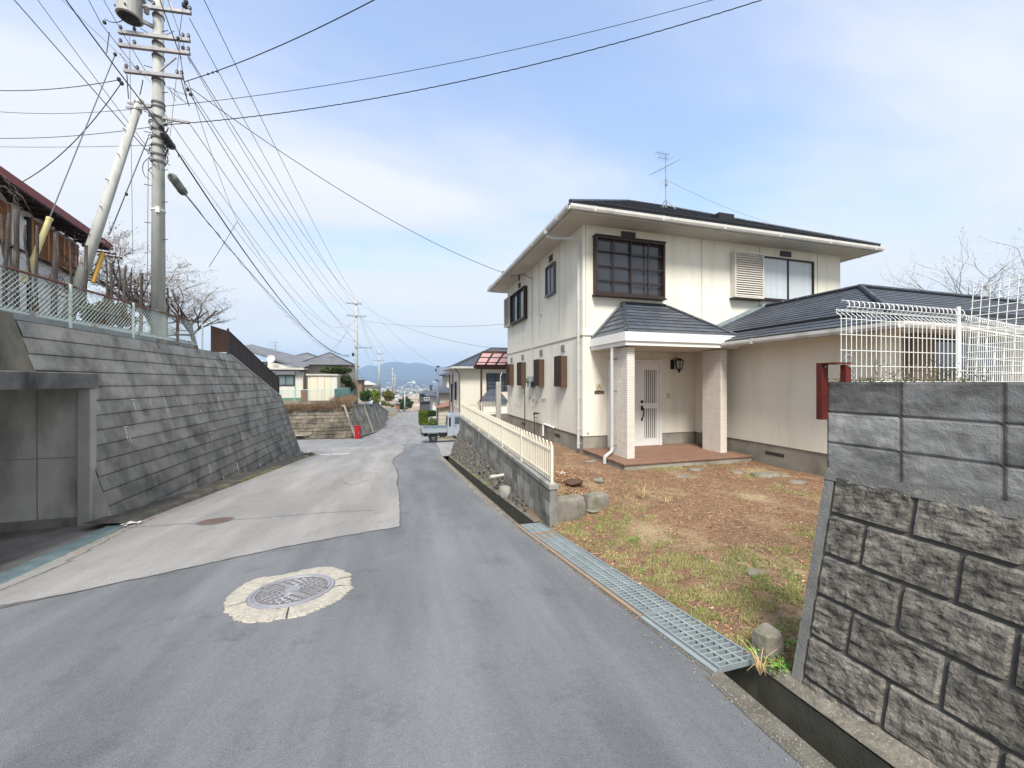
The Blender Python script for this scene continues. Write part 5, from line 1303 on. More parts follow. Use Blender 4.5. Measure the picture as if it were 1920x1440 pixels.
# kerb / gutter lip along the wall foot
b = MB(); yk2 = [7.55+i*.31 for i in range(41)]
for a, c in zip(yk2, yk2[1:]):
    def xo(y): return lerp_pl(left, y)
    def xi(y): return WXf(zr(y)+.07)+.05
    z = lambda y, o: zr(y)+o
    b.poly([(xi(a)-.1, a, z(a, .10)), (xo(a)-.06, a, z(a, .07)), (xo(c)-.06, c, z(c, .07)), (xi(c)-.1, c, z(c, .10))])
    b.poly([(xo(a)-.06, a, z(a, .07)), (xo(a)+.02, a, z(a, .0)), (xo(c)+.02, c, z(c, .0)), (xo(c)-.06, c, z(c, .07))])
b.poly([(-4.6, 19.9, zr(19.9)), (-3.9, 19.95, zr(19.9)), (-3.9, 19.95, zr(19.9)+.07), (-4.6, 19.9, zr(19.9)+.1)])
tag(b.build('kerb', M('dark_kerb', (.10, .09, .075), (.055, .05, .042), scale=5, bump=.6, bscale=60, stain=(.17, .14, .10), stscale=(3, 1.5, 3), stmin=.5, stmax=.7)), kind='structure')
b = MB(); P = (-4.12, 19.6); 
for i in range(60): a = Vector((rnd.gauss(0, 1), rnd.gauss(0, 1), rnd.random())).normalized()*.10; c = Vector((P[0]+rnd.gauss(0, .2), P[1]+rnd.gauss(0, .35), zr(P[1])+.08)); e = a.cross(Vector((0, 0, 1)))*.5; b.add([c-a, c+e, c+a, c-e], [(0, 1, 2, 3)])
tag(b.build('dead_leaves', M('dead_leaf', (.07, .05, .035), bump=0)), 'dark dead leaves caught at the corner of the wall kerb', 'leaves', kind='stuff')
# blue-green gutter cover at the garage
b = MB()
gp0 = [(-4.45, -3), (-4.22, 4.0), (-4.15, 5.3), (-4.47, 7.72)]; 
for (p, q) in zip(gp0, gp0[1:]):
    d = Vector((q[0]-p[0], q[1]-p[1], 0)); n_ = max(1, int(d.length/.5))
    for i in range(n_):
        a = (p[0]+d.x*i/n_, p[1]+d.y*i/n_); c = (p[0]+d.x*(i+1)/n_, p[1]+d.y*(i+1)/n_)
        ya, yb = a[1]+.006, c[1]-.006; W_ = .26
        z = lambda y, o: zr(y)+o
        b.add([(a[0], ya, z(ya, .035)), (a[0]+W_, ya-.05, z(ya, .03)), (c[0]+W_, yb-.05, z(yb, .03)), (c[0], yb, z(yb, .035)), (a[0], ya, z(ya, -.05)), (a[0]+W_, ya-.05, z(ya, -.05)), (c[0]+W_, yb-.05, z(yb, -.05)), (c[0], yb, z(yb, -.05))], [(0, 1, 2, 3), (1, 5, 6, 2), (0, 3, 7, 4), (0, 4, 5, 1), (3, 2, 6, 7)])
tag(b.build('gutter_cover', M('blue_steel', (.13, .19, .20), (.09, .13, .14), scale=5, rough=.6, bump=.2, stain=(.22, .24, .22), stscale=(5, 2, 1))), 'blue green steel gutter cover strip in front of the concrete garage', 'gutter cover')
b = MB()
for i in range(26):
    y = -3+i*.42; x = lerp_pl(gp0, y)+.26; b.poly([(x-.01, y, zr(y)+.022), (x+.16+.02*math.sin(i), y, zr(y)+.027), (x+.16+.02*math.sin(i+1), y+.42, zr(y+.42)+.027), (lerp_pl(gp0, y+.42)+.25, y+.42, zr(y+.42)+.022)])
tag(b.build('kerb', MATS['kerb']), kind='structure')
b = MB()
for (x, y) in ((-4.35, 7.75), (-4.15, 7.55), (-4.5, 7.9)):
    for i in range(20): a = Vector((rnd.gauss(0, 1), rnd.gauss(0, 1), rnd.random()*.3)).normalized()*.04; c = Vector((x+rnd.gauss(0, .05), y+rnd.gauss(0, .05), zr(y)+.06)); e = a.cross(Vector((0, 0, 1)))*.6; b.add([c-a, c+e, c+a, c-e], [(0, 1, 2, 3)])
tag(b.build('paper_scraps', paint_white), 'white scraps lying at the end of the blue green gutter cover', 'litter', kind='stuff')
# ================================================================ CONCRETE GARAGE
ga = thing('concrete_garage', 'open concrete garage with thick roof slab built into the retaining wall', 'garage', (-5, 5, -.7))
gconc = M('garage_concrete', (.62, .60, .56), (.48, .465, .43), scale=1.5, rough=.9, bump=.3, bscale=70, stain=(.27, .26, .24), stscale=(1.0, 1.0, .45), stmin=.45, stmax=.7)
b = MB(); b.cbox(-9.5, -4.86, -3.0, 8.10, 1.50, 1.745, .012); b.build('roof_slab', M('slab_concrete', (.22, .215, .205), (.13, .127, .12), scale=2.5, rough=.9, bump=.4, bscale=70, stain=(.06, .06, .058), stscale=(1.5, 1.5, .6), stmin=.45, stmax=.7), ga)
b = MB(); b.box(-9.5, -5.08, 8.05, 8.35, -1.2, 1.50); b.build('side_wall', gconc, ga)
b = MB(); b.cbox(-5.08, -4.90, 7.98, 8.12, -1.2, 1.50, .012); b.build('jamb', conc_light, ga)
b = MB(); b.box(-9.5, -9.3, -3, 8.05, -1.2, 1.5); b.build('back_wall', gconc, ga)
b = MB(); b.box(-5.62, -5.614, 8.043, 8.049, -.62, 1.5); b.box(-9, -5.1, 8.042, 8.049, .36, .366); b.build('form_line', M('form_line', (.20, .19, .17)), ga); b = MB(); b.box(-9, -5.1, 8.02, 8.049, -.9, -.62); b.build('wall_base', conc, ga)
strip('garage_floor', [(-9.3, y) for y in (-3, 0, 2, 4, 6, 8.06)], [(lerp_pl(gp0, y)+.01, y) for y in (-3, 0, 2, 4, 6, 7.7)], M('apron', (.22, .20, .18), (.13, .12, .11), scale=1.6, bump=.4, aniso=(1, .4, 1), bscale=60, stain=(.10, .085, .07), stscale=(1, .6, 1), stmin=.45, stmax=.7), dz=-.02, parent=ga) if False else None
b = MB(); yy = [-3, 0, 2, 4, 5, 6, 7, 8.06]
for a, c in zip(yy, yy[1:]): b.poly([(-9.3, a, zr(a)-.03), (lerp_pl(gp0, min(a, 7.7))+.01, a, zr(a)-.01), (lerp_pl(gp0, min(c, 7.7))+.01, c, zr(c)-.01), (-9.3, c, zr(c)-.03)])
b.build('floor', M('apron', (.30, .27, .24), (.18, .165, .15), scale=1.6, bump=.4, aniso=(1, .4, 1), bscale=60, stain=(.08, .07, .06), stscale=(1, .6, 1), stmin=.45, stmax=.7), ga)
b = MB(); b.add([(WXf(1.7)-.0, -3, 1.70), (WXf(1.7)-.0, 7.60, 1.70), (WXf(2.62)-.0, 7.52, 2.62), (WXf(2.62), -3, 2.62), (WXf(2.62)-.25, -3, 2.62), (WXf(2.62)-.25, 7.52, 2.62)], [(0, 1, 2, 3), (3, 2, 5, 4)])
b.build('upper_wall', M('mossy_concrete', (.25, .22, .17), (.16, .145, .115), scale=2, bump=.5, bscale=60, stain=(.07, .065, .05), stscale=(1, 1, .5), stmin=.42, stmax=.7), ga)
b = MB(); b.add([(-4.92, 8.072, .2), (-4.92, 8.072, -.95), (WXf(-.95)+.03, 8.072, -.95)], [(0, 1, 2)]); b.build('infill', gconc, ga)

# ================================================================ UPPER TERRACE AND WHAT STANDS ON IT
TZ = 2.52
terr_m = M('terrace_soil', (.16, .13, .08), (.11, .10, .06), scale=3, bump=.8, bscale=30, patch=(.12, .13, .05), pscale=.8)
b = MB(); b.poly([(WXf(2.5)-.2, -3, TZ), (WXf(2.5)-.2, 15.1, TZ), (-14, 15.1, TZ), (-40, 15.1, TZ+.6), (-40, -3, TZ+.6)]); b.poly([(WXf(2.5)-.2, 15.1, TZ), (WXf(1)-.2, 19.2, 1.0), (-40, 19.6, 1.6), (-40, 15.1, TZ+.6)])
tag(b.build('terrace', terr_m), kind='structure')
# chain link fence
mint = M('mint_paint', (.58, .68, .66), (.52, .60, .58), scale=4, rough=.5, bump=.05, stain=(.30, .16, .10), stscale=(2, 2, 2), stmin=.58, stmax=.70)
rustp = M('rusty_pipe', (.20, .10, .07), (.14, .07, .05), scale=8, rough=.85, bump=.3, stain=(.42, .45, .42), stscale=(2, 1.3, 2), stmin=.55, stmax=.66)
FX = -5.62; z0, z1 = 2.66, 3.30
cl = thing('chain_link_fence', 'pale mint chain link fence with rusty top rail on the retaining wall', 'fence', (FX, 9, 2.55))
fy0, fy1 = 1.5, 13.1
b = MB(); zz = lambda y: 0
b.tube([(FX, fy0, z1), (FX, fy1, z1)], .021, 8); b.build('top_rail', rustp, cl)
b = MB(); b.tube([(FX, fy0, z0), (FX, fy1, z0)], .018, 8); b.build('bottom_rail', mint, cl)
for u in (None, 128, 247, 330, 377):
    y = 5.2 if u is None else onX(u, 560, FX)[1]
    b = MB(); b.tube([(FX+.03, y, 2.45), (FX+.03, y, z1+.02)], .024, 8); b.build('post', rustp if u in (330,) else mint, cl)
b = MB(); s_ = .085; hgt = z1-z0; k = -int(hgt/s_)-1
ny_ = int((fy1-4.0)/s_)
for i in range(-int(hgt/s_), ny_):
    ya = 4.0+i*s_
    for sg in (1, -1):
        a = [ya, z0]; c = [ya+hgt, z1]
        if sg < 0: a, c = [ya, z1], [ya+hgt, z0]
        if c[0] > fy1: f = (fy1-a[0])/(c[0]-a[0]); c = [fy1, a[1]+(c[1]-a[1])*f]
        if a[0] < 4.0: f = (4.0-a[0])/(c[0]-a[0]); a = [4.0, a[1]+(c[1]-a[1])*f]
        if c[0] > a[0]+.01: b.tube([(FX+.004*sg, a[0], a[1]), (FX+.004*sg, c[0], c[1])], .0034, 3, cap=False)
b.tube([(FX, 4, (z0+z1)/2), (FX, fy1, (z0+z1)/2)], .003, 3)
b.build('mesh', mint, cl)
y = onX(335, 580, FX-.05)[1]; b = MB(); b.tube([(FX-.06, y, 2.5), (FX-.06, y, 3.80)], .022, 8); b.tube([(FX-.06, y, 3.76), (FX-.06, y, 3.86)], .035, 8); tag(b.build('rusty_pole', rustp), 'short rusty pipe post with a knob rising above the chain link fence', 'post')
# pale corrugated sheet and boards behind the mesh
b = MB()
for i in range(110): y = 5.0+i*.075; d = .015*(i % 2); b.poly([(FX-.16-d, y, TZ-.02), (FX-.16-.015+d, y+.075, TZ-.02), (FX-.16-.015+d, y+.075, TZ+.24), (FX-.16-d, y, TZ+.24)])
tag(b.build('corrugated_sheet', M('corrugated', (.36, .40, .40), (.28, .32, .33), scale=2, rough=.5, bump=.05, stain=(.20, .19, .16), stscale=(1, 1, 1))), 'low pale corrugated sheet standing behind the chain link fence', 'sheet')
b = MB(); rnd = random.Random(8)
leafcloud(b, (-6.2, 10.6, TZ+.55), (.45, .8, .33), 2600, .05, rnd, tones=((2.2, .9, .6), (1.5, .8, .5), (.9, .8, .5), (1.2, 1.1, .6)), shell=.3)
tag(b.build('shrub', leaf), 'rusty brown low shrub behind the fence between the two poles', 'shrub')
# old log posts
bark_l = M('grey_log', (.115, .10, .09), (.055, .048, .043), scale=12, rough=.95, bump=1.2, bscale=40, aniso=(1, 1, .2), stain=(.21, .18, .15), stscale=(8, 8, 1.2), stmin=.55, stmax=.7)
logs = [(3,402,.018,''),(18,400,.026,''),(32,395,.036,''),(48,422,.018,''),(70,423,.022,''),(105,437,.042,''),(130,453,.017,''),(162,460,.030,''),(198,485,.016,''),(209,493,.026,''),(223,498,.018,''),(236,498,.026,''),(247,510,.016,''),(266,512,.036,''),(300,536,.042,''),(314,540,.022,'')]
nm = ['thick dark weathered log at the far left edge of the row', 'slender grey log right of the leftmost log, close against a darker one', 'stout nearly black log third from the left edge', 'thin leaning log just left of the yellow guy guard', 'thin upright log crossing the lower end of the upper yellow guy guard',
      'thick dark log standing apart between the yellow guard and the leaning pole', 'crooked thin pale log left of the leaning concrete pole', 'dark log standing against the foot of the leaning concrete pole', 'thin split log just right of the orange yellow guard', 'grey flat-topped log second right of the orange yellow guard',
      'very thin log squeezed among the group between the two poles', 'dark log leaning right in the group between the two poles', 'thin short log in the gap left of the main pole', 'stubby flat-topped log just left of the main pole', 'stubby grey log against the right foot of the main pole', 'thin low log just right of the main pole']
for i, ((u, v, r, _), lb) in enumerate(zip(logs, nm)):
    X = FX-.42+.12*math.sin(i*2.3); P = onX(u, v, X)
    zt_ = P[2]; ln = (-.10, .12, .02, -.16, .03, .05, -.12, .06, -.1, -.02, .02, .16, .02, .05, 0, .03)[i]
    b = MB(); m = 9; pts = []; rs = []
    for k in range(m+1):
        f = k/m; z = TZ-.1+(zt_-TZ+.1)*f; pts.append((X+.03*mnoise.noise(Vector((i*5, f*3, 0))), P[1]-ln*(1-f)+.04*mnoise.noise(Vector((i*5, f*3, 9))), z)); rs.append(r*(1.15-.3*f)*(1+.18*mnoise.noise(Vector((i, f*6, 2)))))
    b.tube(pts, rs, 9); tag(b.build('log_post', bark_l), lb, 'log post', 'old logs standing behind the chain link fence')
# red roofed house
rh = thing('house', 'house with dark red roof edge and orange brown slatted shutters above the left wall', 'house', (-9, 12, TZ))
e1 = Vector(at(212, 466, 11.7)); e0 = Vector(onZ) if False else None
zE = e1.z; d0 = ray(0, 322); t0 = (zE-EYE)/d0[2]; e0 = Vector((d0[0]*t0, d0[1]*t0, zE)); dr_ = (e1-e0).normalized(); nv = Vector((-dr_.y, dr_.x, 0))
if nv.x > 0: nv = -nv
eS = e0-dr_*6
redroof = M('red_roof', (.26, .040, .030), (.19, .030, .024), scale=4, rough=.5, bump=.1); dark_wood = M('dark_eave', (.04, .028, .022), (.028, .02, .016), bump=.2)
b = MB(); up = Vector((0, 0, 1))
b.add([eS+up*.12, e1+up*.12, e1+nv*4+up*1.5, eS+nv*4+up*1.5, eS-up*.06, e1-up*.06, e1+nv*4+up*1.38, eS+nv*4+up*1.38], [(0, 1, 2, 3), (4, 7, 6, 5), (0, 4, 5, 1), (1, 5, 6, 2)])
b.add([eS+nv*4+up*1.5, e1+nv*4+up*1.5, e1+nv*8, eS+nv*8], [(0, 1, 2, 3)]); b.build('roof', redroof, rh)
b = MB(); b.add([eS+up*-.07+nv*.05, e1+up*-.07+nv*.05, e1+nv*.62+up*-.03, eS+nv*.62+up*-.03], [(0, 3, 2, 1)]); 
for i in range(26): q = eS+dr_*(.3+i*.45); b.bar(q+nv*.02-up*.1, q+nv*.6-up*.07, .05, .05)
b.build('eave', dark_wood, rh)
wA, wB = eS+nv*.60, e1+nv*.60-dr_*.5
wallm = M('old_white_wall', (.80, .80, .78), (.72, .72, .70), scale=2, bump=.2)
b = MB(); zb = TZ-.1
b.add([(wA.x, wA.y, zb), (wB.x, wB.y, zb), (wB.x, wB.y, zE-.06), (wA.x, wA.y, zE-.06)], [(0, 1, 2, 3)]); wC = wB+nv*6; b.add([(wB.x, wB.y, zb), (wC.x, wC.y, zb), (wC.x, wC.y, zE+.2), (wB.x, wB.y, zE-.06)], [(0, 1, 2, 3)])
b.build('wall', wallm, rh)
shut_o = M('orange_slats', (.84, .49, .28), (.72, .40, .21), scale=3, rough=.7, bump=.1, tone=True)
Lw = (wB-wA).length
def onwall(s, z, o=0.): p = wB-dr_*s-nv*o; return (p.x, p.y, z)
k = 0
for (s0, s1) in ((.12, .80), (.82, 1.5), (1.52, 2.15), (2.9, 3.62), (3.65, 4.4), (5.1, 6.2), (6.3, 7.4)):
    b = MB(); za, zb2 = TZ+2.12, zE-.16; n = 17
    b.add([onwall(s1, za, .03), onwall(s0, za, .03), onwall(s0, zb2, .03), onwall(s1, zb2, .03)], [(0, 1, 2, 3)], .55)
    for i in range(n):
        z = za+(zb2-za)*i/n; h = (zb2-za)/n; b.add([onwall(s1, z, .08), onwall(s0, z, .08), onwall(s0, z+h*.86, .05), onwall(s1, z+h*.86, .05)], [(0, 1, 2, 3), (3, 2, 1, 0)], rnd.uniform(.85, 1.25))
    b.bar(onwall(s0, za, .07), onwall(s0, zb2, .07), .03, .03, tone=.6); b.bar(onwall(s1, za, .07), onwall(s1, zb2, .07), .03, .03, tone=.6)
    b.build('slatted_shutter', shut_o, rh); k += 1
b = MB(); b.bar(onwall(0, TZ+2.08, .06), onwall(7.4, TZ+2.08, .06), .06, .05); b.bar(onwall(2.25, TZ, .04), onwall(2.25, zE-.2, .04), .07, .07); b.bar(onwall(4.5, TZ, .04), onwall(4.5, zE-.2, .04), .07, .07); b.build('sill', dark_wood, rh)
b = MB(); b.add([onwall(2.8, TZ+.1, .05), onwall(2.3, TZ+.1, .05), onwall(2.3, zE-.3, .05), onwall(2.8, zE-.3, .05)], [(0, 1, 2, 3)]); b.build('panel', paint_white, rh)
b = MB()
for k in range(26):
    q = e0+dr_*rnd.uniform(-1.0, .3)+Vector((.1, 0, rnd.uniform(-.55, -.1))); pts = [q.copy()]
    for j in range(5): q = q+dr_*rnd.uniform(.02, .16)+Vector((rnd.gauss(0, .03), 0, rnd.gauss(-.02, .04))); pts.append(q.copy())
    b.tube(pts, [.007, .007, .006, .005, .004, .002], 4, cap=False)
tag(b.build('dead_vine', M('dead_vine', (.42, .35, .31), (.30, .25, .22), bump=0)), 'pale dead vine tangled under the red roof eave at the left edge', 'vine')
# brown sheet panels beside the sloping end of the wall
bp_ = thing('sheet_fence', 'dark brown corrugated sheet fence stepping down the end of the retaining wall', 'fence', (-5.6, 16, 2.0))
brn = M('brown_sheet', (.034, .019, .015), (.026, .015, .012), scale=3, rough=.55, bump=.1, tone=True)
b = MB(); n = 46
A0, A1 = (WXf(2.52)-.1, 15.1, 2.60, 3.32), (WXf(.98)-.1, 19.25, 1.0, 1.74)
for i in range(n):
    f0, f1 = i/n, (i+1)/n; d0_, d1_ = (.008 if i % 2 else 0), (0 if i % 2 else .008)
    L4 = lambda f, k: A0[k]+(A1[k]-A0[k])*f
    b.poly([(L4(f0, 0)+d0_, L4(f0, 1), L4(f0, 2)), (L4(f1, 0)+d1_, L4(f1, 1), L4(f1, 2)), (L4(f1, 0)+d1_, L4(f1, 1), L4(f1, 3)), (L4(f0, 0)+d0_, L4(f0, 1), L4(f0, 3))], rnd.uniform(.96, 1.04))
b.build('sloping_sheet', brn, bp_)
b = MB(); B0 = at(395, 608, 12.9); B0 = (B0[0], B0[1])
for i in range(8):
    f0, f1 = i/8, (i+1)/8; q = lambda f: (B0[0]+(A0[0]-B0[0])*f, B0[1]+(A0[1]-B0[1])*f)
    b.poly([(*q(f0), 2.6), (*q(f1), 2.6), (*q(f1), 3.5-.18*f1), (*q(f0), 3.5-.18*f0)], 1.6)
b.build('front_sheet', brn, bp_)
b = MB(); b.bar((A0[0], A0[1], 2.5), (A0[0], A0[1], 3.4), .05, .05); b.bar((A0[0], A0[1], 3.33), (A1[0], A1[1], 1.75), .04, .03); b.bar((A1[0], A1[1], .95), (A1[0], A1[1], 1.76), .04, .04); b.build('frame', brown, bp_)

# cherry tree with buds: trunk and branches as one limb mesh, blossom as another
def tree(name, label, cat, base, h, spread, seed, bark, bud=None, nb=5, depth=5, budn=1, r0=.07, group=None, budsize=.022, lean=(0, 0)):
    t = thing(name, label, cat, base, group=group); rn = random.Random(seed); b = MB(); tips = []
    def grow(p, d, L_, r, lev):
        pts = [Vector(p)]; rs = [r]; n = 4
        for i in range(n):
            d = (d+Vector((rn.gauss(0, .16), rn.gauss(0, .16), rn.gauss(.02, .12)))).normalized(); pts.append(pts[-1]+d*L_/n); rs.append(r*(1-.38*(i+1)/n))
            if lev >= 2: tips.append((pts[-1].copy(), d.copy()))
        b.tube(pts, rs, 6 if lev < 2 else (4 if lev < 3 else 3), cap=lev < 2)
        if lev >= depth: return
        k = rn.choice((2, 3, 3)) if lev else nb
        for j in range(k):
            i = rn.randint(1 if lev else 2, n); a = rn.uniform(0, 6.283); dd = (d*rn.uniform(.5, .95)+Vector((math.cos(a), math.sin(a), rn.uniform(-.25, .55)))*spread*rn.uniform(.5, 1.0)).normalized()
            grow(pts[i], dd, L_*rn.uniform(.55, .82), rs[i]*.62, lev+1)
    grow(base, Vector((lean[0], lean[1], 1)).normalized(), h*.38, r0, 0)
    b.build('trunk', bark, t)
    if bud:
        m = MB()
        for p, d in tips:
            for q in range(budn):
                if rn.random() < .35: continue
                c = p+Vector((rn.gauss(0, .03), rn.gauss(0, .03), rn.gauss(0, .03))); a = Vector((rn.gauss(0, 1), rn.gauss(0, 1), rn.gauss(0, 1))).normalized()*budsize*rn.uniform(.5, 1.2); e = a.cross(d).normalized()*budsize*.5 if a.cross(d).length > 1e-6 else Vector((0, 0, budsize))
                m.add([c-a, c+e, c+a, c-e], [(0, 1, 2, 3)])
        m.build('buds', bud, t)
    return t
bark = M('bark', (.105, .085, .078), (.065, .053, .05), scale=14, bump=.6, bscale=50); bud_m = M('buds', (.42, .36, .31), (.32, .27, .22), scale=20, bump=0)
tree('cherry_tree', 'budding cherry tree spreading behind the main utility pole', 'tree', (-7.4, 15.6, TZ-.1), 5.0, 1.2, 5, bark, bud_m, nb=9, depth=6, budn=1, r0=.10, budsize=.028)
tree('cherry_tree', 'budding cherry tree right of the pole above the brown sheet fence', 'tree', (-6.5, 15.2, TZ-.1), 4.1, 1.3, 12, bark, bud_m, nb=8, depth=6, budn=1, r0=.08, budsize=.022)
tree('cherry_tree', 'small blossoming cherry between the leaning pole and the main pole', 'tree', (-7.6, 12.6, TZ-.1), 4.6, .95, 21, bark, M('blossom', (.62, .44, .46), (.5, .34, .36), scale=20, bump=0), nb=6, depth=5, budn=1, r0=.06, budsize=.024)
# bare trees far right behind the mesh
for k, (u, t_, h, sd) in enumerate(((1745, 24, 4.9, 3), (1800, 20, 4.8, 9), (1872, 17, 4.8, 15), (1935, 14, 4.6, 18))):
    P = at(u, 716, t_); tree('bare_tree', ['faint bare tree left of the others beyond the wing roof', 'bare tree second from the left beyond the mesh fence', 'bare tree rising above the mesh fence near the right edge', 'dark bare tree at the right frame edge'][k], 'tree', (P[0], P[1], -.3), h*2.0, .85, sd, bark, bud_m, nb=8, depth=5, r0=.12, group='bare trees at the right', budn=1, budsize=.03)

# ================================================================ POLES
pole_c = M('pole_concrete', (.46, .475, .45), (.38, .395, .375), scale=3, rough=.85, bump=.15, bscale=80, stain=(.30, .31, .29), stscale=(4, 4, .5), stmin=.5, stmax=.75)
steel_g = M('steel_grey', (.34, .34, .35), (.24, .24, .26), scale=6, rough=.5, metal=.5, bump=.1, stain=(.18, .13, .11), stscale=(5, 5, 5), stmin=.55, stmax=.7)
insul = M('insulator', (.45, .45, .44), rough=.25, bump=0); wire_m = M('wire_black', (.03, .032, .038), rough=.6, bump=0); wire_g = M('wire_grey', (.16, .17, .19), rough=.5, bump=0)
yel = M('yellow_guard', (.68, .60, .30), (.58, .50, .24), scale=4, rough=.5, bump=.05); yel2 = M('orange_guard', (.62, .38, .06), (.5, .3, .05), rough=.5, bump=.05)
PX, PY = at(297, 600, 9.6)[:2]; PT = 9.6
p1 = thing('utility_pole', 'tall concrete utility pole with transformer rising behind the chain link fence', 'utility pole', (PX, PY, TZ))
b = MB(); b.tube([(PX, PY, TZ-.4), (PX, PY, 13.2)], [.148, .092], 20); b.build('pole', pole_c, p1, smooth=True)
ad = Vector((.992, -.127, 0)); bd = Vector((.127, .992, 0))
def pz(v): return EYE+(716-v)/720*PT
def armpt(u, z, back=0.):
    """point on a crossarm direction through the pole, at image column u"""
    best = None
    d = ray(u, 716); # solve P + ad*s on ray direction in plan
    det = ad.x*(-d[1])-ad.y*(-d[0]); rx, ry = -(PX+bd.x*back), -(PY+bd.y*back)
    s_ = (rx*(-d[1])-ry*(-d[0]))/det
    return Vector((PX+bd.x*back+ad.x*s_, PY+bd.y*back+ad.y*s_, z))
arms = [(268, 358, 27), (222, 356, 79), (222, 356, 103), (233, 343, 149)]
arm_o = []
for (ua, ub, v) in arms:
    b = MB(); z = pz(v); P, Q = armpt(ua, z, -.17), armpt(ub, z, -.17); b.bar(P, Q, .075, .075)
    o = b.build('crossarm', steel_g, p1); arm_o.append((o, P, Q))
    for f in (.03, .22, .90, .98):
        b = MB(); c = P+(Q-P)*f; b.lathe((c.x, c.y, c.z+.035), [(.012, 0), (.012, .04), (.035, .05), (.03, .08), (.038, .09), (.02, .13), (.001, .13)], 10)
        b.build('insulator', M('dark_insulator', (.12, .125, .14), rough=.3, bump=0), o)
b = MB(); b.bar(armpt(330, pz(112), -.14), armpt(300, pz(140), -.14), .03, .03); b.bar(armpt(328, pz(26), -.14), armpt(305, pz(-14), -.14), .03, .03); b.bar(armpt(258, pz(12), -.14), armpt(290, pz(-10), -.14), .03, .03)
b.build('arm_brace', steel_g, p1)
b = MB(); z = pz(225); P = armpt(306, z+.0, -.1); Q = armpt(355, z-.06, -.1); b.bar(P, Q, .05, .05); b.bar(armpt(306, z-.14, -.1), armpt(330, z-.03, -.1), .03, .03); b.build('small_arm', steel_g, p1)
for v in (32, 84, 108, 152, 195, 203, 222, 245, 260, 275, 292, 305): b = MB(); b.tube([(PX, PY, pz(v)-.022), (PX, PY, pz(v)+.022)], .116+.00010*v, 16); b.build('band', M('band_steel', (.13, .13, .135), rough=.6, metal=.3), p1)
b = MB()
for i, v in enumerate((60, 130, 175, 215, 237, 252, 268, 285, 320, 350, 380, 420, 450)):
    s_ = -1 if i % 2 else 1; z = pz(v); b.tube([Vector((PX, PY, z)), Vector((PX, PY, z))+ad*.26*s_-bd*.08], .009, 5)
b.build('step_bolt', wire_m, p1)
rn = random.Random(4); b = MB()
for i in range(26):
    v = rn.uniform(190, 310); z = pz(v); a = rn.uniform(0, 6.28); c = Vector((PX, PY, z)); pts = []
    for q in range(8): aa = a+q*.35; pts.append(c+ad*math.cos(aa)*(.17+.02*rn.random())+bd*math.sin(aa)*(.17)+Vector((0, 0, -.05*q+rn.uniform(-.02, .02))))
    b.tube(pts, rn.choice((.006, .009, .013)), 5)
for (u0, v0, rad) in ((322, 300, .22), (320, 285, .15), (283, 325, .26)):
    c = armpt(u0, pz(v0), -.2); pts = [c+ad*rad*math.cos(k*.5)*.7+Vector((0, 0, rad*math.sin(k*.5))) for k in range(14)]; b.tube(pts[:10], .008, 5)
b.build('cable_loops', wire_m, p1)
b = MB(); b.tube([(PX, PY, pz(396)-.01), (PX, PY, pz(396)+.025)], .144, 18); b.box(PX+.02, PX+.10, PY-.17, PY-.12, pz(402), pz(392)); b.build('white_tag', paint_white, p1)
# splice closures hanging on the telecom cable
b = MB(); 
def closure(P, Q, r, nm_, mat, label):
    P, Q = Vector(P), Vector(Q); b = MB(); d = Q-P; pts = [P+d*f for f in (0, .06, .14, .5, .86, .94, 1)]; b.tube(pts, [r*.25, r*.5, r, r, r, r*.5, r*.25], 10)
    for f in (.25, .5, .75): c = P+d*f; b.tube([c-d*.012, c+d*.012], r*1.08, 10)
    o = b.build(nm_, mat); return tag(o, label, 'splice closure')
closure(at(303, 248, 9.3), at(326, 280, 9.8), .085, 'cable_closure', M('black_plastic', (.03, .032, .04), rough=.5, bump=.1), 'black cable splice closure strapped close to the main pole')
closure(at(318, 325, 9.4), at(348, 366, 10.1), .10, 'cable_closure', M('grey_green_plastic', (.30, .33, .30), (.06, .07, .065), scale=4, rough=.5, bump=.1), 'grey green cable splice closure hanging right of the main pole')
# transformer
tc_ = armpt(243, pz(30), -.25); tf = thing('transformer', 'pale grey pole transformer with black underside hung left of the main pole top', 'transformer', tuple(tc_))
tgrey = M('transformer_grey', (.42, .43, .41), (.34, .35, .33), scale=4, rough=.5, bump=.05, stain=(.22, .21, .2), stscale=(3, 3, 1))
zb_ = pz(57)
b = MB(); b.lathe((tc_.x, tc_.y, zb_), [(.22, 0), (.25, .02), (.25, .08), (.235, .09), (.235, .62), (.25, .63), (.25, .68), (.24, .70), (.10, .76), (.001, .77)], 20); body = b.build('tank', tgrey, tf)
b = MB(); b.lathe((tc_.x, tc_.y, zb_-.015), [(.001, 0), (.21, 0), (.21, .014), (.001, .014)], 20); b.build('base', black, tf)
b = MB()
for k in range(8): a = -2.6+k*.3; b.bar((tc_.x+.245*math.cos(a+.0), tc_.y+.245*math.sin(a), zb_+.12), (tc_.x+.245*math.cos(a), tc_.y+.245*math.sin(a), zb_+.16), .03, .03) if k in (0, 4) else None
for k in range(3): c = (tc_.x-.26, tc_.y-.1+.1*k, zb_+.60); b.lathe(c, [(.03, 0), (.05, .02), (.03, .05), (.05, .07), (.03, .10), (.05, .12), (.02, .17), (.001, .17)], 8)
for k in range(5): b.tube([(tc_.x+.05*k-.1, tc_.y-.05, zb_-.1), (tc_.x+.05*k-.1, tc_.y-.05, zb_)], .01, 4)
b.build('bushing', wire_m, tf)
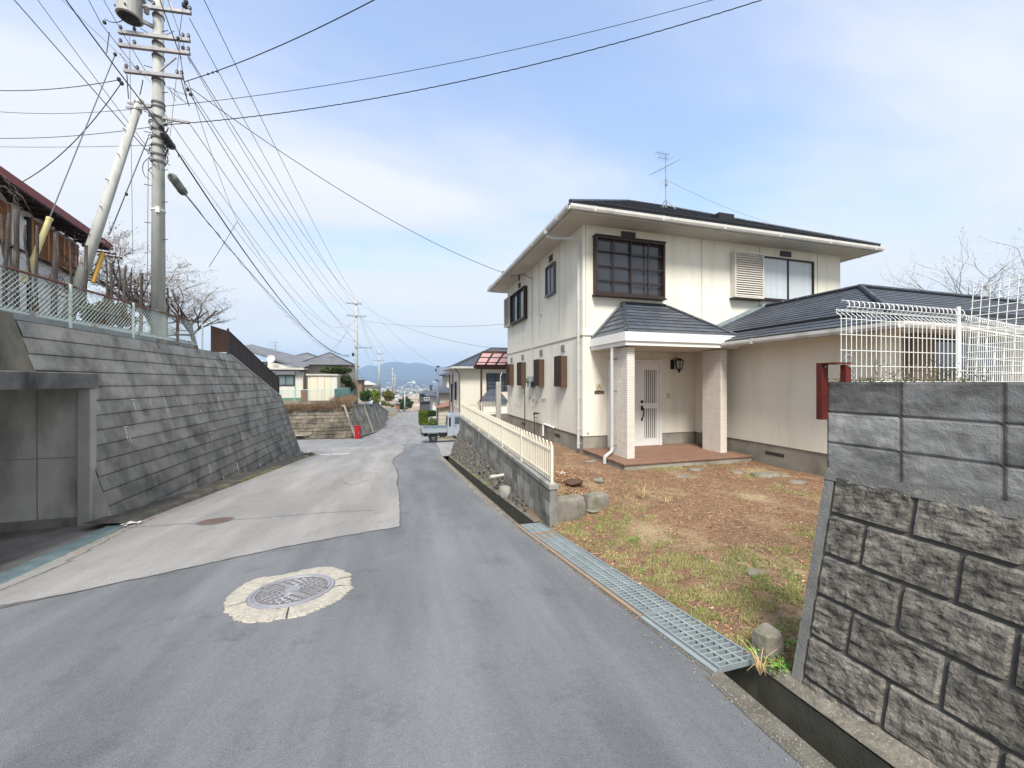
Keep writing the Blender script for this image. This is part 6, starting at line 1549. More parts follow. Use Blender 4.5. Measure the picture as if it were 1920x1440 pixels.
b = MB(); b.bar(tc_+Vector((.2, 0, .3)), Vector((PX, PY, tc_.z+.3)), .06, .08); b.build('bracket', steel_g, tf); b = MB(); b.bar((tc_.x+.2, tc_.y, zb_+.02), (PX, PY, zb_+.02), .06, .08); b.build('bracket', steel_g, tf); b = MB(); b.lathe((tc_.x+.36, tc_.y-.05, zb_+.15), [(.03, 0), (.06, .03), (.03, .06), (.06, .09), (.03, .12), (.06, .15), (.03, .2), (.001, .2)], 8); b.build('arrester', steel_g, tf)
# leaning brace pole
top = at(263, 188, 9.55); bot = at(146, 540, 8.4); bot = (bot[0], bot[1], TZ-.2) if bot[2] < TZ else bot
dd = (Vector(bot)-Vector(top)); k = (TZ-.2-top[2])/dd.z; bot = Vector(top)+dd*k
bp = thing('brace_pole', 'slimmer concrete pole leaning right against the main utility pole', 'pole', tuple(bot))
b = MB(); b.tube([bot, top], [.112, .076], 18); b.build('pole', pole_c, bp, smooth=True)
b = MB(); T = Vector(top); D = (T-bot).normalized()
for f in (-.10, -.30): c = T+D*f; b.tube([c-D*.03, c+D*.03], .095, 14)
b.bar(T-D*.2, Vector((PX, PY, top[2]-.1)), .06, .06); b.bar(T-D*.25-ad*.25, T-D*.25+ad*.2, .03, .04); b.bar(T-D*.12-ad*.25, T-D*.12+ad*.2, .03, .04); b.build('clamp', steel_g, bp)
b = MB()
for i in range(6): c = bot+(T-bot)*(.3+.11*i); b.tube([c, c-bd*.16+ad*.03*(-1)**i], .01, 5)
b.build('step_bolt', wire_m, bp)

# ---- second and further poles
def pole(base, topz, r0, arm_spec, label, group='utility poles down the street', mat=pole_c, tr=False):
    t = thing('utility_pole', label, 'utility pole', base, group=group); b = MB(); b.tube([base, (base[0], base[1], topz)], [r0, r0*.58], 10); b.build('pole', mat, t, smooth=True)
    for (dz, l0, l1) in arm_spec:
        b = MB(); b.bar((base[0]-l0, base[1]-.15, topz-dz), (base[0]+l1, base[1]-.15, topz-dz), .09, .09); o = b.build('crossarm', steel_g, t); b = MB()
        for x in (-l0+.05, -l0*.35, l1*.9): b.tube([(base[0]+x, base[1]-.15, topz-dz+.03), (base[0]+x, base[1]-.15, topz-dz+.2)], .045, 6)
        b.build('insulator', insul, o)
    b = MB()
    for i in range(16): b.tube([(base[0], base[1], base[2]+2+i*.5), (base[0]+.3*(-1)**i, base[1]-.02, base[2]+2+i*.5)], .018, 4)
    b.build('step_bolt', steel_g, t); return t
T2 = 40.; B2 = at(668, 716, T2); P2 = (B2[0], B2[1]); z2 = lambda v: EYE+(716-v)/720*T2
p2 = pole((P2[0], P2[1], -1.6), z2(558), .19, [(z2(558)-z2(570), .95, .55), (z2(558)-z2(593), .9, 1.0), (z2(558)-z2(652), .1, 1.6)], 'tall concrete utility pole on the wall beyond the junction, nearest of the far poles')
b = MB(); b.tube([(P2[0]-.3, P2[1]-.1, z2(668)), (P2[0]-.3, P2[1]-.1, z2(662))], .12, 8); b.build('cable_joint', wire_m, p2)
def farpole(u, t, vtop, vbase, arms_, lb): P = at(u, 716, t); zf = lambda v: EYE+(716-v)/720*t; return pole((P[0], P[1], zf(vbase)), zf(vtop), .2, [(zf(vtop)-zf(v), l0, l1) for v, l0, l1 in arms_], lb)
farpole(711, 75, 655, 740, [(663, .6, 1.0), (676, 1.3, .9)], 'second far concrete utility pole, above the yellow green bushes')
farpole(736, 120, 690, 738, [(695, 1.0, .8), (705, 1.0, .6)], 'third far utility pole, standing over the brown bush')
farpole(740.5, 150, 702, 736, [(706, .9, .9)], 'smallest farthest utility pole just right of the third')
farpole(759, 108, 733, 771, [], 'thin pale pole at the road end left of the far car')
# blue grey steel pole on the right
P = at(821, 716, 37); sp = thing('steel_pole', 'slim blue grey steel pole beside the hedge down the street', 'pole', (P[0], P[1], -2.9)); b = MB(); b.tube([(P[0], P[1], -2.9), (P[0], P[1], EYE+(716-686)/720*37)], .12, 10); b.build('pole', M('blue_grey_paint', (.17, .20, .26), (.13, .15, .20), rough=.5), sp, smooth=True)
b = MB(); b.bar((P[0]-.28, P[1]-.1, EYE+.28), (P[0]+.1, P[1]-.1, EYE+.05), .08, .08); b.cbox(P[0]-.26, P[0]-.14, P[1]-.2, P[1], EYE+1.0, EYE+1.25, .02); b.bar((P[0]-.14, P[1]-.1, EYE+1.5), (P[0]+.14, P[1]-.1, EYE+1.5), .1, .1); b.build('fittings', wire_m, sp)

# ---- wires
def wire(P, Q, sag, r, label, cat='overhead wire', group=None, mat=None, n=24, wob=0., name='overhead_wire', ext=0.):
    P, Q = Vector(P), Vector(Q)
    if ext: Q = P+(Q-P)*ext+Vector((0, 0, 4*sag*ext*(ext-1))); sag *= ext*ext; n = int(n*1.6)   # runs on beyond the frame
    b = MB(); pts = []
    for i in range(n+1):
        f = i/n; p = P+(Q-P)*f; p.z -= sag*4*f*(1-f)
        if wob: p.z += wob*math.sin(i*math.pi*.9)
        pts.append(p)
    b.tube(pts, r, 4, cap=False); return tag(b.build(name, mat or wire_m), label, cat, group)
G1 = 'wires strung from the main pole down the street'; G0 = 'wires strung from the main pole overhead to the left'
A = arm_o
pt = lambda u, v, t=PT: at(u, v, t)
far = lambda u, v: at(u, v, T2)
street = [((383, 0, 9.2), (672, 567), .5, .008, 'thin power wire from the top edge right of the main pole to second pole top'),
 ((355, 34, 9.6), (663, 571), .5, .008, 'power wire from the right tip of the uppermost crossarm to the second pole'),
 ((354, 106, 9.6), (676, 571), .7, .009, 'power wire from the right tip of the third crossarm to the second pole'),
 ((341, 146, 9.6), (664, 596), .6, .008, 'wire from the right tip of the lowest long crossarm to the second pole'),
 ((352, 106, 9.7), (676, 596), .9, .007, 'thinner wire below the third crossarm tip running to the second pole'),
 ((357, 178, 9.6), (680, 652), .7, .009, 'wire from the clamps right of the pole to the side arm of the second pole'),
 ((357, 234, 9.6), (668, 622), .9, .008, 'wire from the small lower arm to the middle of the second pole'),
 ((303, 205, 9.6), (667, 640), 1.3, .007, 'wire from the upper band of the main pole to the second pole')]
for (a, c, sg, r, lb) in street: wire(pt(*a), far(*c), sg, r*1.15, lb, group=G1)
wire(at(300, 235, 9.5), at(655, 666, 38), 1.6, .022, 'thick black telecom cable from the main pole to the second pole', group=G1)
wire(at(348, 366, 10.1), at(655, 668, 38), 1.0, .014, 'black cable from the grey green closure to the second pole', group=G1, wob=.012, n=60)
wire(at(350, 366, 10.0), at(655, 669, 37.8), 1.15, .008, 'thin cable twisted beside the grey green closure cable', group=G1, wob=.05, n=50)
wire(at(340, 290, 9.6), at(668, 600, T2), 2.2, .006, 'lowest sagging thin wire from the cable clamp to the second pole', group=G1)
wire(pt(357, 165), at(945, 512, 15.6), .45, .010, 'service wire from the main pole to the eave of the cream house')
N_ = at(445, 415, 15)
wire(pt(352, 150), N_, .2, .006, 'thin wire from the lowest crossarm tip to the hanging wire node'); wire(N_, at(392, 500, 14), .02, .010, 'short dotted looking wire slanting down left from the hanging node', wob=.01, n=40); wire(N_, at(640, 640, 38), 1.0, .010, 'spiral wire from the hanging node toward the second pole', wob=.02, n=60)
b = MB(); b.lathe(N_, [(.001, -.04), (.04, 0), (.001, .04)], 8); 
# overhead from behind on the left to the pole
over = [((280, 288, 9.6), (20, -8, 8.2), .0, .010, 'wire crossing the brace pole from the upper left corner'), ((275, 275, 9.6), (65, -8, 8), .02, .007, 'thin wire second from the left in the upper left sky'),
 ((262, 186, 9.4), (118, -8, 8), .02, .018, 'bold black cable from the top edge to the leaning pole head'), ((300, 235, 9.4), (262, 186, 9.4), .0, .020, 'bold black cable end between leaning pole head and main pole'),
 ((290, 160, 9.6), (108, -8, 8), .03, .005, 'hair thin wire left of the bold black cable'), ((262, 137, 9.6), (190, 45, 8.9), .0, .009, 'wire from the lowest crossarm up past the transformer lead'), ((190, 45, 8.9), (162, -8, 8.6), .0, .009, 'wire continuing above the first dark clamp left of the transformer'),
 ((275, 137, 9.6), (190, -8, 8.6), .02, .008, 'wire running behind the transformer to the top edge'), ((340, 110, 9.6), (297, -8, 8.8), .0, .011, 'wire crossing in front of the pole between upper crossarms'), ((357, 120, 9.7), (312, -8, 9), .0, .006, 'thin wire right beside the wire crossing the upper crossarms')]
for (a, c, sg, r, lb) in over: wire(at(*a), at(*c), sg, r, lb, group=G0, n=8, ext=(2.6 if c[1] < 0 else 0.))
wire(at(347, 153, 9.6), at(720, -10, 7.2), .12, .012, 'dark wire rising from the lowest crossarm to the top edge at centre', ext=1.9)
wire(at(310, 199, 9.6), at(1350, -4, 8.6), .30, .008, 'upper of the two long wires crossing the sky to the right', ext=1.9)
wire(at(310, 234, 9.6), at(1440, -4, 7.6), .42, .012, 'lower thicker twisted wire crossing the sky to the right', wob=.006, n=160, ext=1.9)
wire(at(290, 200, 9.7), at(-20, 208, 11), .12, .007, 'upper long wire continuing left behind the pole', ext=1.9); wire(at(290, 237, 9.7), at(-20, 259, 11), .10, .009, 'lower long wire continuing left behind the pole', ext=1.9)
wire(at(285, 272, 9.7), at(-20, 275, 11), .03, .006, 'lowest faint horizontal wire left of the pole', ext=1.9); wire(at(222, 150, 9.4), at(-20, 169, 10.5), .1, .011, 'wire from the left edge ending in a clamp by the lowest crossarm', ext=1.9)
wire(at(226, 158, 9.4), at(40, 342, 9.2), .28, .012, 'curving wire from the clamp down to the red roofed house')
wire(at(243, 60, 9.6), at(249, 480, 10.5), 0, .005, 'hair thin vertical wire left of the main pole', n=4); wire(at(278, 300, 9.6), at(276, 560, 9.6), 0, .006, 'thin earth wire running down just left of the pole', n=4)
wire(at(345, 0, 9.5), at(335, 75, 9.5), 0, .007, 'jumper wire hanging from the top right fuse', n=4); wire(at(334, 80, 9.5), at(352, 195, 9.5), .0, .008, 'jumper wire hanging below the second crossarm at right', n=6); wire(at(338, 78, 9.5), at(314, 300, 9.6), 0, .005, 'thin wire dropping behind the pole from the second crossarm', n=6)
wire(at(196, 35, 8.9), at(240, 30, 9.3), .12, .009, 'looping lead from the wire clamp to the transformer', n=10); wire(at(205, 60, 9), at(200, 100, 9.2), 0, .008, 'curved jumper lead left of the crossarms', n=6)
wire(at(225, 100, 9.5), at(265, 140, 9.5), .1, .007, 'drooping jumper between the left ends of two crossarms', n=10); wire(at(263, 52, 9.4), at(327, 58, 9.5), .15, .008, 'drooping lead crossing the pole below the transformer', n=12)
for k, (u0, v0, u1, v1) in enumerate(((310,160,345,190),(315,162,352,178),(318,165,330,190),(325,165,350,195),(340,150,355,199),(238,140,241,185),(268,150,262,178))):
    wire(at(u0, v0, 9.5), at(u1, v1, 9.5), .03, .011 if k > 3 else .006, ['short lead fanning right below the lowest crossarm', 'short lead reaching the right clamp below the lowest crossarm', 'steep short lead close to the pole below the lowest crossarm', 'longer short lead slanting down below the lowest crossarm', 'dark spring lead hanging from the right end of the lowest crossarm', 'dark spring lead hanging from the left end of the lowest crossarm', 'dark spring lead above the leaning pole head'][k], cat='lead', name='lead_wire', n=8)
b = MB()
for (u, v, t, s_) in ((196,42,8.9,.05),(334,72,9.4,.05),(399,136,8.8,.03),(407,134,8.7,.03),(390,139,8.9,.03),(223,149,9.4,.06),(228,156,9.4,.06),(352,168,9.5,.05),(357,177,9.5,.05),(345,10,9.5,.07),(349,4,9.5,.07),(216,102,9.3,.05),(237,364,9,.045),(943,510,15.5,.05)):
    P = at(u, v, t); m = MB(); m.lathe(P, [(.001, -s_), (s_*.6, -s_*.6), (s_*.7, 0), (s_*.6, s_*.6), (.001, s_)], 8)
    b.add(m.v, m.f)
tag(b.build('wire_clamps', wire_m), 'dark clamps and insulator beads scattered along the wires by the main pole', 'clamp', kind='stuff')
# guy wires with yellow guards
wire(at(217, 100, 9.5), at(93, 408, 7.9), 0, .013, 'steel guy wire from the crossarm down to the tall pale yellow guard', mat=wire_g, name='guy_wire', cat='guy wire', n=4); wire(at(278, 258, 9.5), at(205, 440, 9.0), 0, .013, 'second steel guy wire with a bead midway', mat=wire_g, name='guy_wire', cat='guy wire', n=4)
def guard(P, Q, r, mat, lb):
    P, Q = Vector(P), Vector(Q); b = MB(); b.tube([P, Q], r, 12); d = (P-Q).normalized(); b.tube([P-d*.03, P+d*.02], r*1.15, 12); tag(b.build('guy_guard', mat), lb, 'guy guard')
P, Q = Vector(at(93, 410, 7.9)), Vector(at(45, 530, 7.55)); guard(P, Q, .046, yel, 'tall pale yellow guy wire guard among the logs')
P, Q = Vector(at(192, 476, 8.8)), Vector(at(174, 530, 8.6)); guard(P, Q, .042, yel2, 'short orange yellow guy wire guard right of the leaning pole')
# wires beyond the second pole and to the houses
far_w = [((668,570,40),(711,664,75),.8,'upper wire from second pole to third pole'),((674,594,40),(711,677,75),.8,'middle wire from second pole to third pole'),((684,652,40),(711,700,75),.6,'side arm wire from second pole to third pole'),((712,664,75),(737,696,120),.8,'upper wire between the third and fourth poles'),((712,677,75),(738,706,120),.8,'lower wire between the third and fourth poles'),
 ((679,560,40),(818,685,37),.7,'wire from second pole top to the blue grey steel pole'),((676,571,40),(940,655,22),.7,'wire from second pole to the terrace roof corner'),((676,593,40),(760,690,70),.6,'wire from second pole down toward the right side houses'),((682,601,40),(945,608,24),.35,'almost level wire from second pole to the house back corner'),
 ((655,620,40),(580,700,44),.1,'thin guy wire slanting down left of the second pole'),((657,606,40),(610,690,42),.1,'thinner guy wire left of the second pole'),((669,690,40),(705,735,75),.3,'low wire from second pole toward the bushes'),((1256,340,14),(1440,416,18),.12,'thin stay wire from the roof antenna to the right')]
for a, c, sg, lb in far_w: wire(at(*a), at(*c), sg, .012 if a[2] > 20 else .006, lb, n=14, mat=wire_g)
wire(at(1246, 335, 13.3), at(1225, 384, 12.6), 0, .004, 'thin stay wire from the roof antenna to the left', n=3, mat=wire_g)
# ================================================================ BEYOND THE JUNCTION, LEFT SIDE
rnd = random.Random(61)
WY2 = 36.0
w2 = thing('stone_wall', 'weathered brown grey stone wall across the junction with dry weeds on top', 'stone wall', (-8, WY2, -3))
rub = M('brown_rubble', (.26, .225, .175), (.13, .118, .095), scale=2.4, rough=.95, bump=1, bscale=12, tone=True, stain=(.08, .072, .058), stscale=(.45, .45, .6), stmin=.42, stmax=.60, detail=9)
xr = at(656, 716, WY2/ray(656, 716)[1])[0]
b = MB(); r = 0; z = -3.6
while z < -.35:
    h = rnd.uniform(.24, .46); h = min(h, -.30-z) if z < -.55 else h; x = -16+rnd.uniform(0, .4)
    while x < xr+.2:
        w = rnd.uniform(.3, 1.1); xb = min(x+w, xr+.25); tn = rnd.uniform(.85, 1.12); yb_ = WY2-.05+(z+3.6)*.12
        b.add([(x+.006, yb_-.06*rnd.random(), z+.006), (xb-.006, yb_-.06*rnd.random(), z+.012+.05*rnd.random()), (xb-.03*rnd.random(), yb_+.03, z+h-.012), (x+.03*rnd.random(), yb_+.03, z+h-.012), (x, yb_+.08, z), (xb, yb_+.08, z), (xb, yb_+.1, z+h), (x, yb_+.1, z+h)], [(0, 1, 2, 3), (4, 5, 1, 0), (1, 5, 6, 2), (2, 6, 7, 3), (3, 7, 4, 0)], tn)
        x = xb
    z += h
b.build('stones', rub, w2)
b = MB(); b.add([(-16, WY2+.1, -3.7), (xr, WY2+.1, -3.7), (xr, WY2+.48, -.4), (-16, WY2+.48, -.4)], [(0, 1, 2, 3)]); b.build('joint_backing', M('earth_joint', (.16, .14, .11)), w2)
# retaining wall along the street, with concrete ribs
w3 = thing('retaining_wall', 'long battered grey retaining wall with pale ribs running down the far left kerb', 'retaining wall', (-3.6, 36, -3.3))
ptsb = [(672,824),(700,812),(722,797),(738,783),(750,770),(752,768.5)]; ptst = [(642,765),(676,752),(706,744),(730,744),(745,748),(752,752)]
foot = []; head = []
for (a, c) in zip(ptsb, ptst):
    P = onroad(*a); foot.append(Vector((P[0], P[1], P[2]-.05))); 
hgt = [2.75, 2.9, 2.9, 2.7, 2.6, 2.4]
foot[0].x = xr+.50; foot[0].y = WY2-.6
for i, p in enumerate(foot): head.append(Vector((p.x-.95*hgt[i]/2.8, p.y+.15, p.z+hgt[i])))
b = MB(); ms = M('far_wall_stone', (.31, .29, .25), (.22, .21, .185), scale=.9, rough=.95, bump=.7, bscale=10, tone=True, stain=(.14, .13, .115), stscale=(.35, .35, .8), stmin=.45, stmax=.65, detail=9)
for i in range(len(foot)-1):
    L_ = (foot[i+1]-foot[i]).length; n = int(L_/.9); nz = 8
    for k in range(n):
        for j in range(nz):
            q = lambda f, g: (foot[i]*(1-f)+foot[i+1]*f)*(1-g)+(head[i]*(1-f)+head[i+1]*f)*g
            f0, f1, g0, g1 = k/n, (k+1)/n, j/nz, (j+1)/nz; b.poly([q(f0, g0), q(f1, g0), q(f1, g1), q(f0, g1)], rnd.uniform(.75, 1.25))
b.build('stones', ms, w3)
b = MB()
for (i, f) in ((0, .0), (0, .45), (1, 0), (1, .6), (2, .3), (3, 0), (3, .5)):
    a = foot[i]*(1-f)+foot[i+1]*f; c = head[i]*(1-f)+head[i+1]*f; b.bar(a+Vector((.04, 0, 0)), c+Vector((.05, 0, .05)), .28, .16, up=(1, 0, 0))
for i in range(len(head)-1): b.bar(head[i]+Vector((-.05, 0, .04)), head[i+1]+Vector((-.05, 0, .04)), .3, .14)
b.build('concrete_rib', conc, w3)
b = MB()
for i in range(len(foot)-1): 
    a, c = foot[i]+Vector((.12, 0, .08)), foot[i+1]+Vector((.12, 0, .08)); b.bar(a, c, .3, .14)
tag(b.build('kerb', MATS['kerb']), kind='structure')
# terrace behind
b = MB(); ht = [tuple(h) for h in head]
b.poly([(-16, WY2+.45, -.4), (xr-.3, WY2+.45, -.42), (head[1].x, head[1].y, head[1].z), (head[1].x-26, head[1].y+8, head[1].z+.4), (-30, WY2+8, -.2)])
for i in range(1, len(head)-1): b.poly([ht[i], ht[i+1], (ht[i+1][0]-30, ht[i+1][1]+10, ht[i+1][2]+1.2), (ht[i][0]-26, ht[i][1]+8, ht[i][2]+1.0)])
b.poly([(-45, WY2-12, -.6), (-16, WY2+.45, -.4), (-30, WY2+8, -.2)])
tag(b.build('terrace', M('dry_slope', (.19, .15, .095), (.14, .12, .07), scale=1, bump=.6, bscale=8)), kind='structure')
# dry weeds on top of the stone wall
dry_m = M('dry_weeds', (.30, .22, .135), (.22, .16, .10), scale=2, bump=0, tone=True)
b = MB()
for i in range(5200):
    if i < 3600: x = rnd.uniform(-11.5, xr+.1); y = WY2+rnd.uniform(.05, .9); z = -.45-rnd.random()*.45
    else: x = rnd.uniform(xr-1.6, xr+.1); y = WY2+rnd.uniform(.0, 6); z = -.45+rnd.random()*.4
    h = rnd.uniform(.12, .42)*(1.5 if i >= 3600 else 1); a = rnd.uniform(0, 6.28); l = rnd.uniform(.05, .25); t = rnd.uniform(.6, 1.5)
    b.tube([(x, y, z), (x+math.cos(a)*l*.5, y-.1+math.sin(a)*l*.5, z+h*.8), (x+math.cos(a)*l, y-.15+math.sin(a)*l, z+h*.75)], [.012, .01, .004], 3, cap=False, tone=(t, t*rnd.uniform(.85, 1.0), t*rnd.uniform(.7, 1)))
tag(b.build('dry_weeds', dry_m), 'brown dry weeds draping over the top of the stone wall', 'weeds', kind='stuff')
# red fire hose box
P = onroad(673, 822); hb = thing('hose_box', 'bright red metal fire hose box standing on legs at the wall corner', 'hose box', (P[0], P[1], P[2]))
red = M('fire_red', (.42, .012, .022), (.34, .012, .02), rough=.45, bump=.02); b = MB(); x, y, z = P; x += .02; y -= 1.3; b.cbox(x-.21, x+.21, y-.2, y+.2, z+.18, z+1.22, .03); b.box(x-.23, x+.23, y-.22, y+.22, z+1.22, z+1.26); bx = b.build('cabinet', red, hb)
b = MB(); b.box(x-.18, x+.18, y-.215, y-.201, z+.24, z+1.16); b.build('cabinet_door', M('fire_red2', (.38, .01, .02), rough=.4), bx); b = MB(); b.box(x+.10, x+.13, y-.235, y-.216, z+.6, z+.75); b.build('handle', galv, bx)
for s_ in (-1, 1):
    for q in (-1, 1): b = MB(); b.box(x+s_*.17-.03, x+s_*.17+.03, y+q*.15-.03, y+q*.15+.03, z, z+.18); b.build('leg', red, hb)
# mint fence on top
def rail_fence(P, Q, z0, z1, n, label, sheet=None):
    t = thing('rail_fence', label, 'fence', (P[0], P[1], z0)); P = Vector((*P, 0)); Q = Vector((*Q, 0)); b = MB(); up = Vector((0, 0, 1))
    for z in (z0+.05, z1): b.tube([P+up*z, Q+up*z], .028, 6)
    b.build('rails', mint2, t)
    for i in range(n+1): c = P+(Q-P)*i/n; m = MB(); m.tube([c+up*(z0-.15), c+up*(z1+.03)], .035, 6); m.build('post', mint2, t)
    b = MB(); d = (Q-P); L_ = d.length; h = z1-z0; s_ = .14; d.normalize()
    for i in range(-int(h/s_), int(L_/s_)):
        for sg in (1, -1):
            a, c = (i*s_, z0), (i*s_+h, z1)
            if sg < 0: a, c = (i*s_, z1), (i*s_+h, z0)
            if a[0] < 0: f = -a[0]/(c[0]-a[0]); a = (0, a[1]+(c[1]-a[1])*f)
            if c[0] > L_: f = (L_-a[0])/(c[0]-a[0]); c = (L_, a[1]+(c[1]-a[1])*f)
            b.tube([P+d*a[0]+up*a[1], P+d*c[0]+up*c[1]], .0045, 3, cap=False)
    b.build('mesh', mint2, t); 
    if sheet:
        b = MB(); nn = Vector((-d.y, d.x, 0))*.03; b.add([P+nn+up*(z0+.06), Q+nn+up*(z0+.06), Q+nn+up*(z1-.03), P+nn+up*(z1-.03)], [(0, 1, 2, 3)]); b.build('panel', sheet, t)
    return t
mint2 = M('mint_rail', (.38, .62, .55), (.32, .54, .48), rough=.5, bump=.02); mintp = M('mint_panel', (.30, .50, .46), (.25, .43, .40), rough=.6, aniso=(6, 6, .3), bump=.02)
yF = 36.7; xl = onY(500, 730, yF)[0]; xm_ = onY(628, 730, yF)[0]
rail_fence((xl, yF), (xm_, yF), -.30, .92, 5, 'mint green mesh fence on the stone wall in front of the white shed')
xe, ye = onroad(670, 760)[:2]; rail_fence((xm_, yF), (xm_+.95, yF+7), -.25, 1.0, 6, 'mint green panel fence running back toward the second pole', sheet=mintp)
# house with grey roofs
groof = M('grey_roof', (.17, .175, .19), (.125, .13, .145), scale=1.5, rough=.6, bump=.2, bscale=10, tone=True); gtrim = M('pale_trim', (.55, .54, .5), bump=0)
wcream = M('cream_siding', (.56, .52, .43), (.50, .465, .385), scale=1, bump=.1, bscale=20); wwhite = M('white_siding', (.62, .60, .55), (.55, .53, .49), aniso=(9, 9, .5), scale=1, bump=.1, bscale=20)
dglass = glass('dark_pane', (.06, .08, .10))
h1 = thing('house', 'pale low house with grey hipped roofs and satellite dish across the junction', 'house', (-10, 41, -.4))
def X_(u, Y): return onY(u, 716, Y)[0]
def Z_(v, u, Y): return onY(u, v, Y)[2]
Y = 41.
b = MB(); b.box(X_(440, Y), X_(568, Y), Y, Y+7, -1.2, Z_(697, 540, Y)); b.build('wall', wwhite, h1)
b = MB(); b.box(X_(567, Y+2), X_(655, Y+2), Y+2, Y+9, -1.2, Z_(684, 600, Y+2)); b.build('wall', wcream, h1)
def gable_slab(name, pts, mat, parent, course=.3): b = MB(); roof_plane(b, pts, course, .03); return b.build(name, mat, parent)
# front-left lean-to roof (white edge), main gable sloping down to the right, rear roofs
b = MB(); zA = Z_(692, 500, Y); b.box(X_(430, Y), X_(572, Y), Y-.5, Y+1.2, zA-.05, zA+.14); b.build('lean_to_roof', gtrim, h1)
b = MB(); b.box(X_(430, Y), X_(570, Y), Y-.52, Y+1.3, zA-.18, zA-.05); b.build('eave', dark_wood, h1)
pA = Vector(onY(445, 650, Y)); pB = Vector(onY(568, 689, Y)); b = MB(); bk = Vector((0, 9, 0)); 
b.add([pA, pB, pB+Vector((.5, 9, 0)), pA+Vector((0, 9, .0)), pA-Vector((0, 0, .18)), pB-Vector((0, 0, .18)), pA+bk*.0+Vector((0, 3.5, .55)), pB+Vector((1.0, 3.5, .75))], [(4, 5, 1, 0), (0, 1, 7, 6), (6, 7, 2, 3)])
b.build('roof', groof, h1)
b = MB(); q = Vector(onY(445, 663, Y+.2)); b.add([q+Vector((0, 0, -.2)), (pB.x, Y+.2, pB.z-.1), (pB.x-1.5, Y+.2, zA), (q.x, Y+.2, zA)], [(0, 3, 2, 1)]); b.build('gable', wwhite, h1)
c0, c1 = X_(556, 42.2), X_(661, 42.2); ze = Z_(683, 600, 42.2); hip_roof('roof', c0, c1, 42.2, 42.2+6.5, ze, .52, h1, .28, mat=groof)
hip_roof('roof', X_(505, 48), X_(620, 48), 48, 55, Z_(679, 560, 48), .4, h1, .3, mat=groof)
b = MB(); b.box(X_(560, 48), X_(640, 48), 48.5, 54, -1, Z_(679, 560, 48)); b.build('wall', wcream, h1)
def simple_window(x0, x1, z0, z1, y, parent, frame=black, pane=dglass, n=2):
    f = MB(); t = .07; f.box(x0, x0+t, y-.07, y, z0, z1); f.box(x1-t, x1, y-.07, y, z0, z1); f.box(x0+t, x1-t, y-.07, y, z0, z0+t); f.box(x0+t, x1-t, y-.07, y, z1-t, z1)
    for i in range(1, n): x = x0+(x1-x0)*i/n; f.box(x-.03, x+.03, y-.06, y-.01, z0+t, z1-t)
    w = f.build('window', frame, parent); g = MB(); g.box(x0+t, x1-t, y-.03, y-.02, z0+t, z1-t); g.build('pane', pane, w); return w
simple_window(X_(520, Y), X_(552, Y), Z_(723, 530, Y), Z_(703, 530, Y), Y, h1, pane=glass('blue_pane', (.14, .19, .21)))
b = MB(); b.box(X_(519, Y), X_(553, Y), Y-.12, Y, Z_(702, 530, Y), Z_(697.5, 530, Y)); b.build('shutter_case', paint_white, h1)
simple_window(X_(489, Y), X_(500, Y), Z_(686, 495, Y), Z_(678, 495, Y), Y+.2, h1, n=1)
b = MB(); b.box(X_(552.6, Y), X_(553.6, Y), Y-.04, Y, -1, zA-.2); b.box(X_(480, Y), X_(567, Y), Y-.03, Y, -1.2, Z_(746, 530, Y)); b.build('green_base', M('green_base', (.10, .20, .13), bump=.1), h1)
b = MB(); dx, dy, dz = onY(509, 672.5, Y-.3); prof = [(.001, .0), (.2, -.02), (.33, -.07), (.34, -.07), (.2, -.0), (.001, .02)]; b.lathe((dx, dy-.1, dz), prof, 20, axis='y'); b.tube([(dx, dy, dz), (dx, dy+.2, dz-.45)], .03, 6); b.tube([(dx, dy-.1, dz-.3), (dx, dy-.5, dz)], .012, 4); b.build('satellite_dish', paint_white, h1)
def aerial(u, v0, v1, Y, parent, s=1.):
    x, _, z1 = onY(u, v0, Y); z0 = onY(u, v1, Y)[2]; b = MB(); b.tube([(x, Y, z0), (x, Y, z1)], .03, 5)
    for zz, l in ((z1-.1, .5), (z1-.45, .35), (z1-.75, .45)): b.tube([(x-l*s, Y, zz), (x+l*s*.6, Y, zz)], .02, 4); [b.tube([(x-l*s+j*.18, Y-.2, zz), (x-l*s+j*.18, Y+.2, zz)], .012, 3) for j in range(4)]
    b.build('antenna', galv, parent)
aerial(516.5, 640, 672, 43, h1); aerial(616, 660, 672, 50, h1, .7)
b = MB(); b.bar((X_(572, 40.6), 40.6, -1), (X_(572, 40.6), 40.6, zA-.1), .1, .1); b.bar((X_(569, 40.6), 40.4, .4), (X_(575, 40.6), 40.4, .4), .3, .1); b.build('porch_post', dark_wood, h1)
sh = thing('storage_shed', 'cream metal storage shed with three panel doors behind the mint fence', 'shed', (-6.5, 39, -.4)); Y = 38.6; x0, x1 = X_(577, Y), X_(632, Y); z0, z1 = -.7, Z_(704, 600, Y)
b = MB(); b.box(x0, x1, Y, Y+2.0, z0, z1); b.build('body', M('shed_cream', (.62, .57, .46), (.58, .53, .43), bump=.02, rough=.5), sh)
b = MB(); b.box(x0-.12, x1+.12, Y-.15, Y+2.1, z1, z1+.13); b.build('roof', gtrim, sh)
for i in range(3): xa = x0+.25+(x1-x0-.75)*i/3; b = MB(); b.cbox(xa+.015, xa+(x1-x0-.75)/3-.015, Y-.03-.02*(i % 2), Y-.001, z0+.1, z1-.12, .01); b.build('door', M('shed_door', (.66, .60, .49), (.62, .57, .46), aniso=(14, 14, .4), bump=.03, rough=.5), sh)
b = MB(); b.box(x1-.45, x1-.02, Y-.02, Y-.001, z0, z1-.02); b.build('side_panel', MATS['white_siding'], sh)
